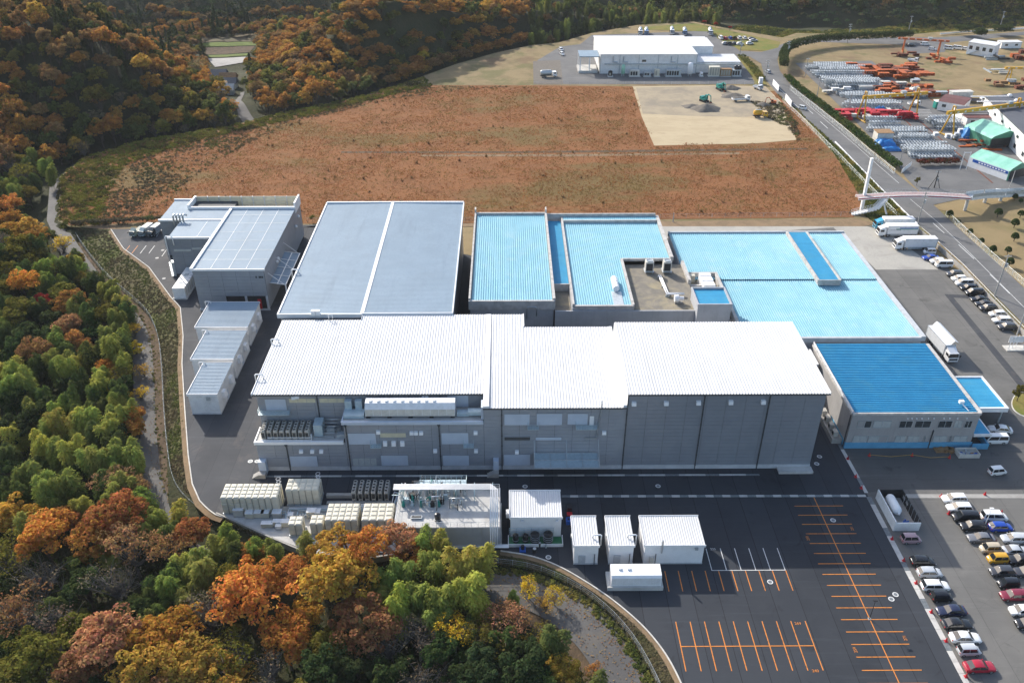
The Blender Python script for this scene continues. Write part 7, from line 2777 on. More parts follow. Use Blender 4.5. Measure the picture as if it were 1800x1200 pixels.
def frame_mesh(L,W,Hh):
 """galvanised lattice section: four chords with cross battens"""
 m=MB()
 r=.09
 for y in (-W/2,W/2):
  for z in (.1,Hh):
   m.box(-L/2,y-r,z-r,L/2,y+r,z+r)
 n=int(L/1.15)
 for k in range(n+1):
  x=-L/2+L*k/n
  m.box(x-.24,-W/2+.2,Hh-.06,x+.24,W/2-.2,Hh+.12)
  for y in (-W/2,W/2):
   m.box(x-.09,y-.07,.1,x+.09,y+.07,Hh)
 return m.mesh('lattice_frame',M['galv_white'])
M['galv_white']=pm('galv_white',(.50,.535,.555),(.28,.31,.335),0.4,0.55)
def stack(label,corner_px,rows,L,W=1.5,Hh=1.1,gap=.25,layers=1,rz=0.0,skew=.0):
 c=G(*corner_px)
 t=thing('frame_stack',label,'steel frames',(c.x,c.y,0),rz,'stacks of galvanised lattice frames')
 mes=[frame_mesh(L*q,W,Hh) for q in (1,.86,.7)]
 for k in range(rows):
  for l in range(layers if k not in (0,) else 1):
   if l and random.random()<.22:
    continue
   o=bpy.data.objects.new('lattice_frame',random.choice(mes))
   COL.objects.link(o)
   o.parent=t
   o.location=(L/2+random.uniform(-.4,.4)+skew*k,k*(W+gap),l*(Hh+.18))
 return t
for lb,p,rows,L,lay in (('large stack of pale lattice frames at the far end of the yard',(1440,142),13,27,2),('broken row of lattice frames in the middle of the far stack',(1455,150),2,12,2),('bluish lattice frames stacked before the white sacks',(1456,161),6,25,3),('lattice frame stack behind the first yellow gantry',(1480,179),7,24,2),('lattice frames lying under the first yellow gantry',(1490,194),4,24,2),
       ('dark bluish lattice frames in front of the red girders',(1520,219),2,14,2),('pale lattice frames left of the brown tarp',(1524,230),3,17,2),('lattice frames right of the blue tarps',(1574,252),7,15,2),('widest lattice frame stack behind the blue tarps',(1585,261),3,18,1),('lattice frame stack nearest the red hedge',(1602,280),6,17,2),('lattice frame stack under the second yellow gantry',(1646,228),6,11,2)):
 stack(lb,p,rows,L,1.7,1.2,.25,lay)
def pile(label,c,n,lx,ly,hh,mats,name='girder_pile',cat='girders',spread=(6,4),zr=0.0,group='steel girder piles',lift=.8):
 t=thing(name,label,cat,(c.x,c.y,0),zr,group)
 for k in range(n):
  m=MB()
  w,d,h=lx*random.uniform(.6,1.1),ly*random.uniform(.7,1.2),hh*random.uniform(.6,1.1)
  m.box(-w/2,-d/2,0,w/2,d/2,.12)
  m.box(-w/2,-d/2,h-.12,w/2,d/2,h)
  m.box(-w/2,-.1,.12,w/2,.1,h-.12)
  for i in range(max(2,int(w/1.5))):
   x=-w/2+.1+(w-.2)*i/max(1,int(w/1.5)-1)
   m.box(x-.05,-d/2,.12,x+.05,d/2,h-.12)
  o=m.build('girder',M[random.choice(mats)],t,local=True)
  o.location=(random.uniform(-1,1)*spread[0],random.uniform(-1,1)*spread[1],random.choice((0,0,lift,2*lift)))
  o.rotation_euler=(0,0,random.choice((0,0,.04,-.05,1.57)))
 return t
ORS=['orange_steel','orange_steel','orange_steel','rust']
for lb,p,n,sz,sp,ms in (('orange girder pile beside the green walkway',(1535,128),16,(7,2.2,1.5),(8,7),ORS),('orange girders in the middle of the far pile',(1580,130),18,(7,2.4,1.6),(10,8),ORS),('orange girders with grey parts nearest the toilet',(1575,155),18,(5,2,1.6),(12,6),ORS+['galv','offwhite']),('orange girders at the near end of the pile',(1600,168),14,(6,2,1.5),(12,3),ORS+['galv']),
       ('bright red girders under the first yellow gantry',(1537,205),20,(6,1.6,1.3),(13,3.5),['red_steel','red_steel','red_steel','offwhite']),('orange girders by the legs of the back gantry',(1650,107),9,(4,1.5,1.2),(5,4),ORS),('rusty girders at the left leg of the back gantry',(1592,99),5,(5,1.5,1.1),(5,1),['rust','orange_steel']),('orange and dark beams beside the blue tarp',(1725,258),9,(9,1.2,.7),(6,4),['orange_steel','dark','rust']),
       ('rusty parts under the right edge gantry',(1775,153),9,(4,1.8,1.3),(8,4),['wood','galv','rust']),('reddish frames at the right edge behind the site office',(1795,103),6,(5,3,2),(6,4),['orange_steel','rust']),('dark steel beams beside the site office',(1758,106),6,(7,1,.7),(5,3),['dark','galv']),('loose pale beams on the dry grass',(1750,128),5,(8,.7,.5),(6,3),['offwhite','galv']),
       ('short maroon beams beside the grey container',(1665,165),4,(5,1.2,.8),(2,2),['rust','red_steel']),('brown tarpaulined beams by the crane rail',(1612,235),4,(6,1.4,.9),(2,1),['rust','dark']),('white wrapped bundles between the frame stacks',(1477,164),8,(3,1.5,1.2),(8,1.2),['white_clean','offwhite']),('white and grey parts under the second gantry',(1675,243),9,(2.5,1.5,1.4),(7,2),['white_clean','galv','offwhite'])):
 pile(lb,G(*p),int(n*(2.1 if n>12 else 1.3)),*sz,ms,spread=(sp[0]*1.15,sp[1]*1.15))
def shed_box(name,label,cat,c,w,d,h,wall,roof,rz=0.0,roofh=.0,win=0,doorm='dark',over=.2):
 t=thing(name,label,cat,(c.x,c.y,0),rz)
 m=MB()
 m.box(-w/2,-d/2,.15,w/2,d/2,h)
 m.build('wall',wall,t,local=True)
 m=MB()
 if roofh:
  m.add([(-w/2-over,-d/2-over,h),(w/2+over,-d/2-over,h),(w/2+over,d/2+over,h),(-w/2-over,d/2+over,h),(-w/2-over,0,h+roofh),(w/2+over,0,h+roofh)],[(0,1,5,4),(2,3,4,5),(0,4,3),(1,2,5),(3,2,1,0)])
 else:
  m.box(-w/2-over,-d/2-over,h,w/2+over,d/2+over,h+.2)
 m.build('roof',roof,t,local=True)
 for k in range(win):
  m=MB()
  x=-w/2+w*(k+.5)/win
  m.box(x-.8,-d/2-.03,h*.45,x+.8,-d/2,h*.75)
  m.build('window',M['glass'],t,local=True)
 m=MB()
 m.box(w/2,-.5,.15,w/2+.04,.5,2.2)
 m.build('door',M[doorm],t,local=True)
 return t
c=G(*px(ZY,1240,270))
t=shed_box('site_office','two-storey white prefab site office with outside stair','site office',c,13,9,6.0,M['white_clean'],M['white_roof'],R(-42),0,4)
m=MB()
for k in range(10):
 m.box(-6+k*.6,-5.6,.2+k*.3,-5.4+k*.6,-4.55,.35+k*.3)
m.build('stair',M['galv'],t,local=True)
shed_box('site_hut','small white prefab hut right of the site office','hut',G(*px(ZY,1590,180)),11,4.5,3.2,M['white_clean'],M['white_roof'],.05,0,2)
shed_box('container','open grey container with dark red inside','container',G(*px(ZY,950,850)),9.5,3,3.2,M['galv'],M['offwhite'],.1,0,0)
shed_box('yard_toilet','teal portable toilet at the corner of the maroon roofed shed','toilet',G(*px(ZY,640,975)),2.3,2.3,3.0,M['teal'],M['white_clean'])
shed_box('yard_shed','long shed with maroon roof behind the second gantry','shed',G(*px(ZY,860,985)),10,13,4.0,M['white_paint'],M['maroon_roof'],R(-38),.6,2)
shed_box('yard_shed','white shed with dark grey roof under the gantry beam','shed',G(*px(ZY,1075,1130)),11,8,4.2,M['white_clean'],M['grey_roof'],R(0),0,2)
shed_box('yard_shed','low shed with maroon roof beside the arched tent','shed',G(*px(ZY,1150,1190)),10,5,3.3,M['white_paint'],M['maroon_roof'],R(0),0,2)
shed_box('packing_case','cream crates stacked beside the blue tarps','crates',G(1550,247),6,4.5,3.6,M['offwhite'],M['wood'],0,0,0,'orange_steel')
shed_box('stone_crate','grey slatted crate between the frame stacks','crate',G(1521,161),7,3,2.6,M['galv'],M['offwhite'])
# grey workshop at the right edge
wx0,wz=G(1727,202),8.0
t=thing('workshop','grey workshop with dark grey roof at the right edge of the yard','workshop',(wx0.x+20,wx0.y,0))
a,b,c_=G(1722,205),G(1830,318),G(1900,205)
pl=[(a.x,a.y),(b.x,b.y),(b.x+55,b.y+10),(a.x+75,a.y+22)]
m=MB()
m.prism(pl,0,wz)
m.build('wall',M['white_paint'],t)
m=MB()
m.prism([(x,y) for x,y in pl],wz+.02,wz+.5)
m.build('roof',M['grey_roof'],t)
d=Vector((b.x-a.x,b.y-a.y,0))
nn=Vector((d.y,-d.x,0)).normalized()
if nn.x>0:
 nn=-nn
for k in range(7):
 for z0,z1 in ((1.4,2.9),(5.2,6.2)):
  q=a+d*((k+.7)/8)+nn*.05
  m=MB()
  m.obb(q.x,q.y,z0,2.2,.1,z1-z0,math.atan2(d.y,d.x))
  m.build('window',M['glass'],t)
for k in range(2):
 q=G(1775+k*12,168+k*9,wz+1)
 m=MB()
 m.lathe([(.1,0),(.8,0),(1.0,.6),(.6,1.1),(.1,1.2)],10,o=(q.x,q.y,wz+.5))
 m.box(q.x-16,q.y-.3,wz+.5,q.x-1,q.y+.3,wz+.75)
 m.build('roof_vent',M['white_clean'],t)
def arch_tent(name,label,c,L,W,h,rz,roof,side,ends):
 """pitched tent: ridge along local y"""
 t=thing(name,label,'tent',(c.x,c.y,0),rz)
 prof=[(-W/2,0),(-W/2,h*.62),(-W*.42,h*.74),(0,h),(W*.42,h*.74),(W/2,h*.62),(W/2,0)]
 n=6
 for part,ids,mt in (('tent_roof',(1,2,3,4,5),roof),('tent_side',(0,1),side),('tent_side',(5,6),side)):
  m=MB()
  vs,fs=[],[]
  for k in range(n+1):
   y=-L/2+L*k/n
   sag=-.12 if k % 2 else 0
   for i in ids:
    vs.append((prof[i][0],y,max(0,prof[i][1]+(sag if 1<i<5 else 0))))
  w_=len(ids)
  for k in range(n):
   for i in range(w_-1):
    a_=k*w_+i
    fs.append((a_,a_+w_,a_+w_+1,a_+1))
  m.add(vs,fs)
  m.build(part,mt,t,local=True)
 m=MB()
 m.add([(x*.97,-L/2+.3,z*.97) for x,z in prof],[list(range(7))])
 m.add([(x*.97,L/2-.3,z*.97) for x,z in prof],[list(range(7))[::-1]])
 m.build('tent_end',M['dark'] if ends is None else ends,t,local=True)
 m=MB()
 m.add([(-W/2,-L/2-.03,h*.6)]+[(x,-L/2-.03,z) for x,z in prof[1:6]]+[(W/2,-L/2-.03,h*.6)],[(0,1,2,3,4,5,6)])
 m.build('gable',M['green_dark'],t,local=True)
 for s in (-1,1):
  m=MB()
  m.box(s*W/2-.25,-L/2-.05,0,s*W/2+.25,-L/2+.2,h*.62)
  m.build('frame_post',M['green_dark'],t,local=True)
 return t
arch_tent('storage_tent','pale green arched storage tent with dark open end',G(1742,248),15,15,6.5,R(14),M['green_tarp'],M['green_dark'],None)
t=arch_tent('storage_tent','pale green tent with white printed side wall',G(1752,300),16,11,5.6,R(28),M['green_tarp'],M['white_clean'],None)
m=MB()
m.box(-5.56,-7.5,2.2,-5.52,6.5,3.2)
m.build('banner',M['chem_blue'],t,local=True)
m=MB()
for k in range(10):
 m.box(-5.6,-6.5+k*1.1,2.45,-5.565,-5.8+k*1.1,2.95)
m.build('banner_lettering',M['white_clean'],t,local=True)
def tarp(label,c,w,d,h,mat,seed):
 random.seed(seed)
 n=9
 vs=[]
 for i in range(n):
  for j in range(n):
   u,v=i/(n-1)*2-1,j/(n-1)*2-1
   e=max(abs(u),abs(v))
   z=h*(1 if e<.6 else max(0,(1-e)/.4) ** .6)*random.uniform(.8,1.1) if e<1 else .02
   vs.append((u*w/2*random.uniform(.92,1.05),v*d/2*random.uniform(.92,1.05),z))
 fs=[(i*n+j,(i+1)*n+j,(i+1)*n+j+1,i*n+j+1) for i in range(n-1) for j in range(n-1)]
 m=MB()
 m.add(vs,fs)
 o=m.build('tarpaulin',mat)
 o.location=(c.x,c.y,.01)
 tag(o,label,'tarpaulin')
tarp('bright blue tarpaulin over a tall load beside the arched tent',G(1703,242),8,6,4.2,M['blue_tarp'],1)
tarp('blue and white tarpaulin beside the cream crates',G(1556,254),8,5,2.0,M['blue_tarp'],2)
tarp('low blue tarpaulin in front of the lattice frames',G(1566,264),8,3,1.2,M['blue_tarp'],3)
tarp('blue tarpaulin among the red girders',G(1546,199),4.5,3,2.8,M['blue_tarp'],4)
tarp('pale grey sheet covering a load near the gantry',G(1607,164),5,4,3.0,M['offwhite'],5)
t=thing('forklift','green forklift on the yard lane beside the green walkway','forklift',(*G(1533,146)[:2],0),1.2)
for nm,bx,mt in (('body',(-1.3,-.7,.3,.9,.7,1.3),'teal'),('cabin',(-.5,-.6,2.2,.7,.6,2.35),'dark'),('mast',(.95,-.5,.1,1.1,.5,2.9),'dark'),('fork',(1.1,-.4,.1,2.2,.4,.18),'dark')):
 m=MB()
 m.box(*bx)
 if nm == 'cabin':
  for x in (-.45,.6):
   for y in (-.55,.5):
    m.box(x,y,1.3,x+.06,y+.06,2.2)
 m.build(nm,M[mt],t,local=True)
wheels(t,(.6,-.9),.65,.35,.25)
t=thing('sliding_gate','white barred sliding gate at the yard entrance','gate',(*G(1592,300)[:2],0))
a,b=G(1584,305),G(1601,292)
railing(t,[a,b],1.6,.35,M['white_clean'],.05,2,'gate_leaf')
t=thing('gate_frame','tall white goal-shaped frame at the yard lane','gate frame',(*G(1692,297)[:2],0))
a,b=G(1687,298),G(1698,298)
for q in (a,b):
 m=MB()
 m.cyl(q.x,q.y,0,6.5,.12,6)
 m.build('post',M['white_clean'],t)
m=MB()
m.tube([a+Vector((0,0,6.3)),b+Vector((0,0,6.3))],.1,6)
m.build('crossbar',M['white_clean'],t)
# houses in the valley
def house(label,c,z,w,d,h,rz,roof):
 t=thing('valley_house',label,'house',(c.x,c.y,z),rz,'houses in the valley')
 m=MB()
 m.box(-w/2,-d/2,-4,w/2,d/2,h)
 m.build('wall',M['offwhite'],t,local=True)
 m=MB()
 o=.6
 m.add([(-w/2-o,-d/2-o,h-.2),(w/2+o,-d/2-o,h-.2),(w/2+o,d/2+o,h-.2),(-w/2-o,d/2+o,h-.2),(-w/2-o,0,h+2.2),(w/2+o,0,h+2.2)],[(0,1,5,4),(2,3,4,5),(0,4,3),(1,2,5),(3,2,1,0)])
 m.build('roof',roof,t,local=True)
 for x in (-w*.25,w*.25):
  m=MB()
  m.box(x-.7,-d/2-.04,.8,x+.7,-d/2,2.2)
  m.build('window',M['glass'],t,local=True)
VZ=-16.0
HS=.68
for lb,p,w,d,h,rz,rf in (('valley house with pale gable at the top of the hamlet',(384,133),12,9,4.5,.1,'tile_roof'),('brown-roofed valley house at the right of the hamlet',(402,138),11,8,4,0,'wood'),('dark-roofed valley house in the middle of the hamlet',(402,147),11,7,4,0,'tile_roof'),('low valley barn with flat grey roof',(394,157),13,7,3.5,.05,'offwhite'),('small maroon-roofed hut at the hamlet\'s left',(374,155),5,9,3,0,'maroon_roof'),('little white shed between the valley houses',(390,150),6,5,3,.1,'white_paint')):
 c,z=G(*p,VZ),VZ
 for _ in range(8):
  z=.5*z+.5*land1(c.x,c.y)
  c=G(*p,z+2)
 house(lb,c,z,w*HS,d*HS,h*HS,rz,M[rf])
# ------------------------------------------------------------------ foliage
def leaf_quads(C,N,size,rng,aspect=1.0,up=None):
 """one quad per leaf at C facing N; size array; returns V, F"""
 n=len(C)
 N=N/(np.linalg.norm(N,axis=1,keepdims=True)+1e-9)
 a=rng.normal(size=(n,3)) if up is None else up
 U=a-(a*N).sum(1,keepdims=True)*N
 U/=np.linalg.norm(U,axis=1,keepdims=True)+1e-9
 W=np.cross(N,U)
 s=np.asarray(size).reshape(-1,1)*.5
 U,W=U*s,W*s*aspect
 V=np.stack([C-U*.9-W*.5,C+U*.2-W,C+U+W*.2,C-U*.1+W],1).reshape(-1,3)
 F=np.arange(n*4).reshape(-1,4)
 return V,F
def unit(rng,n):
 v=rng.normal(size=(n,3))
 return v/np.linalg.norm(v,axis=1,keepdims=True)
def crown_cloud(seed,rx=4.2,rz=3.4,zc=7.0,clumps=64,per=64,leafs=.36,dens=1.0,lobes=5):
 rng=np.random.default_rng(seed)
 ns=1+lobes % 5
 sc=np.stack([rng.uniform(.2,.55,ns)*np.cos(np.arange(ns)*6.28/ns+rng.uniform(0,1.5,ns)),rng.uniform(.2,.55,ns)*np.sin(np.arange(ns)*6.28/ns+rng.uniform(0,1.5,ns)),rng.uniform(-.3,.4,ns)],1) if ns>1 else np.zeros((1,3))
 sr=rng.uniform(.5,.72,ns) if ns>1 else np.array([.95])
 d=unit(rng,clumps*3)
 d=d[d[:,2]>-.45][:clumps]
 wh=rng.integers(0,ns,len(d))
 rad=sr[wh]*rng.uniform(.62,1.1,len(d))
 cc=(sc[wh]+d*rad[:,None])*np.array([rx,rx,rz])+np.array([0,0,zc])
 cr=rng.uniform(.5,1.3,len(d))*rx/4.2
 ct=rng.random(len(d))
 k=int(per*dens)
 u=unit(rng,len(d)*k)
 u[:,2]=np.where(u[:,2]<-.2,-u[:,2],u[:,2])
 rr=rng.uniform(.55,1.0,len(u)) ** .6
 C=np.repeat(cc,k,0)+u*(rr*np.repeat(cr,k))[:,None]*np.array([1,1,.75])
 N=u+.7*unit(rng,len(u))+np.array([0,0,.35])
 V,F=leaf_quads(C,N,rng.uniform(.45,1.35,len(u))*leafs,rng,.8)
 tone=np.clip(np.repeat(ct,k)*.6+rng.random(len(u))*.4,0,1)
 return V,F,np.repeat(tone,4),cc
def limb(mb,a,b,r0,r1,n=5,bend=.3,rng=None):
 a,b=Vector(a),Vector(b)
 mid=a.lerp(b,.5)+Vector(rng.normal(size=3)*bend)
 mb.tube([a,mid,b],r0,n,r1,caps=False)
 return mid
def tree_trunk(seed,cc,h=7.0,bare=False):
 rng=np.random.default_rng(seed+99)
 mb=MB()
 lean=rng.normal(size=2)*.4
 top=Vector((lean[0],lean[1],h*.62))
 mb.tube([(0,0,-2.5),(lean[0]*.4,lean[1]*.4,h*.3),top],.28,7,.15,caps=False)
 fork=Vector((lean[0]*.5,lean[1]*.5,h*.36))
 idx=rng.choice(len(cc),min(len(cc),34 if bare else 13),replace=False)
 for j,i in enumerate(idx):
  s=fork.lerp(top,rng.random())
  m=limb(mb,s,cc[i],.10,.025,4,.35,rng)
  if bare:
   for _ in range(5):
    q=m.lerp(Vector(cc[i]),rng.random()) 
    limb(mb,q,q+Vector(rng.normal(size=3)*np.array([.8,.8,.55]))+Vector((0,0,.6)),.04,.014,3,.15,rng)
 return mb
def make_mesh(name,V,F,tone,mat):
 return npmesh(name,V,F,mat,attr=tone)
TREE={}
def variant(kind,n):
 key=(kind,n)
 if key in TREE:
  return TREE[key]
 sd=100+n*17+sum(map(ord,kind))
 rng=np.random.default_rng(sd)
 if kind in ('oak','sparse'):
  V,F,t,cc=crown_cloud(sd,4.2,3.3,7.0,72 if kind == 'oak' else 58,70,.40 if kind == 'oak' else .34,1.0 if kind == 'oak' else .38,4+n % 4)
  tr=tree_trunk(sd,cc,7.4,kind == 'sparse').mesh('trunk',M['bark'] if kind == 'oak' else M['bark_grey'])
 elif kind == 'evergreen':
  V,F,t,cc=crown_cloud(sd,3.6,3.4,6.4,60,76,.40,1.0,7)
  tr=tree_trunk(sd,cc,6.6).mesh('trunk',M['bark'])
 elif kind == 'bare':
  V,F,t,cc=crown_cloud(sd,3.8,3.2,7.0,52,12,.26,.5,6)
  tr=tree_trunk(sd,cc,7.4,True).mesh('trunk',M['bark_grey'])
 elif kind == 'cedar':
  Cs,Ns,T=[],[],[]
  for k in range(46):
   z=1.6+10.2*(k/46) ** .9
   r=2.5*(1-(z-1.2)/11.4)+.25
   for a in rng.uniform(0,6.28,7):
    for s in np.linspace(.25,1,6):
     for _ in range(2):
      Cs.append((r*s*math.cos(a)+rng.normal()*.14,r*s*math.sin(a)+rng.normal()*.14,z-.5*s*s+rng.normal()*.12))
      Ns.append((math.cos(a)*.5,math.sin(a)*.5,1))
      T.append((k*37 % 11)/16+rng.random()*.35)
  Cs,Ns=np.array(Cs),np.array(Ns)+.5*unit(rng,len(Cs))
  V,F=leaf_quads(Cs,Ns,rng.uniform(.3,.55,len(Cs)),rng,.8)
  t=np.repeat(np.array(T),4)
  mb=MB()
  mb.tube([(0,0,-2.5),(0,0,11)],.22,6,.04)
  tr=mb.mesh('trunk',M['bark'])
 else:  # bamboo: several arching culms with drooping sprays
  Cs,Ns,T,Up=[],[],[],[]
  mb=MB()
  for c in range(4):
   a=rng.uniform(0,6.28)
   bx,by=rng.normal(size=2)*.7
   H=rng.uniform(8.5,11.5)
   ar=rng.uniform(.8,2.2)
   pts=[(bx+math.cos(a)*ar*(s ** 2.6),by+math.sin(a)*ar*(s ** 2.6),-2+(H+2)*s-.9*ar*s ** 5) for s in np.linspace(0,1,8)]
   mb.tube(pts,.055,4,.012,caps=False)
   P_=np.array(pts)
   ct=rng.random()
   for k in range(54):
    s=.36+.64*(k/54)
    f=s*7
    i=min(6,int(f))
    p=P_[i]+(P_[i+1]-P_[i])*(f-i)
    R_=1.35*math.sin(math.pi*min(1,(s-.3)/.74)) ** .8+.12
    for b in rng.uniform(0,6.28,3):
     for q in (.35,.7,1.0):
      o=np.array([math.cos(b),math.sin(b),.1-.5*q*q])*R_*q
      for _ in range(2):
       Cs.append(p+o+rng.normal(size=3)*.13)
       Ns.append(np.array([math.cos(b)*.6,math.sin(b)*.6,.9]))
       Up.append(np.array([math.cos(b),math.sin(b),-.8]))
       T.append(ct*.35+.35*s+rng.random()*.3)
  Cs=np.array(Cs)
  Ns=np.array(Ns)+.45*unit(rng,len(Cs))
  Up=np.array(Up)+.5*unit(rng,len(Cs))
  V,F=leaf_quads(Cs,Ns,rng.uniform(.35,.62,len(Cs)),rng,.42,Up)
  t=np.repeat(np.clip(np.array(T),0,1),4)
  tr=mb.mesh('culm',M['bamboo'])
 TREE[key]=(make_mesh('crown',V,F,t,M['leaf']),tr)
 return TREE[key]
NVAR={'oak':9,'sparse':4,'evergreen':4,'bare':3,'cedar':4,'bamboo':7}
CROWN_Z={'oak':7.5,'sparse':7.3,'evergreen':7,'bare':7,'cedar':8,'bamboo':7}
CROWN_R={'oak':4.2,'sparse':4.0,'evergreen':3.5,'bare':3.8,'cedar':2.3,'bamboo':2.1}
PAL={
 'rust orange':(.31,.14,.042),'orange':(.36,.17,.04),'golden':(.35,.21,.045),'brown':(.24,.135,.06),'russet red':(.25,.09,.038),'pinkish orange':(.31,.165,.085),
 'olive':(.13,.115,.025),'dark green':(.048,.068,.025),'mid green':(.085,.105,.032),'light green':(.185,.205,.05),'yellow-green':(.265,.25,.055),'grey-brown':(.16,.12,.075),'yellow':(.42,.30,.03),'crimson':(.36,.045,.03)}
KINDW={'oak':'broadleaf tree','sparse':'thinning tree','evergreen':'evergreen tree','bare':'bare-branched tree','cedar':'conifer','bamboo':'bamboo clump'}
NAMEW={'oak':'oak_tree','sparse':'thinning_tree','evergreen':'evergreen_tree','bare':'bare_tree','cedar':'cedar_tree','bamboo':'bamboo_clump'}
PLANTED=[]
trng=np.random.default_rng(5)
def to_px(p):
 d=Vector(p)-_C
 k=d.dot(_FW)
 return 900+FPX*d.dot(_RT)/k,600-FPX*d.dot(_UP)/k,k
def crown_at(px_,py_,kind,s):
 z=-2.0
 for _ in range(7):
  p=G(px_,py_,z)
  z=.5*z+.5*(land1(p.x,p.y)+CROWN_Z[kind]*s)
 p=G(px_,py_,z)
 return p.x,p.y
def plant(kind,x,y,s,colour,zone=None,col=None):
 PLANTED.append(dict(kind=kind,x=x,y=y,s=s,colour=colour,zone=zone,z=land1(x,y),col=col))
def zone_of(u,v):
 if v<75 and u>900:
  return 'behind the far factory'
 if u<440 and v<250:
  return 'on the far left hillside'
 if v<240 and u<1000:
  return 'on the knoll behind the field'
 if v<420:
  return 'left of the green bank'
 if v<620:
  return 'beside the west embankment'
 if v<860:
  return 'in the bamboo wood'
 if u<330:
  return 'in the lower left wood'
 if v<1010 and u<860:
  return 'below the tank yard'
 if u<620:
  return 'at the bottom edge'
 return 'beside the south lane'
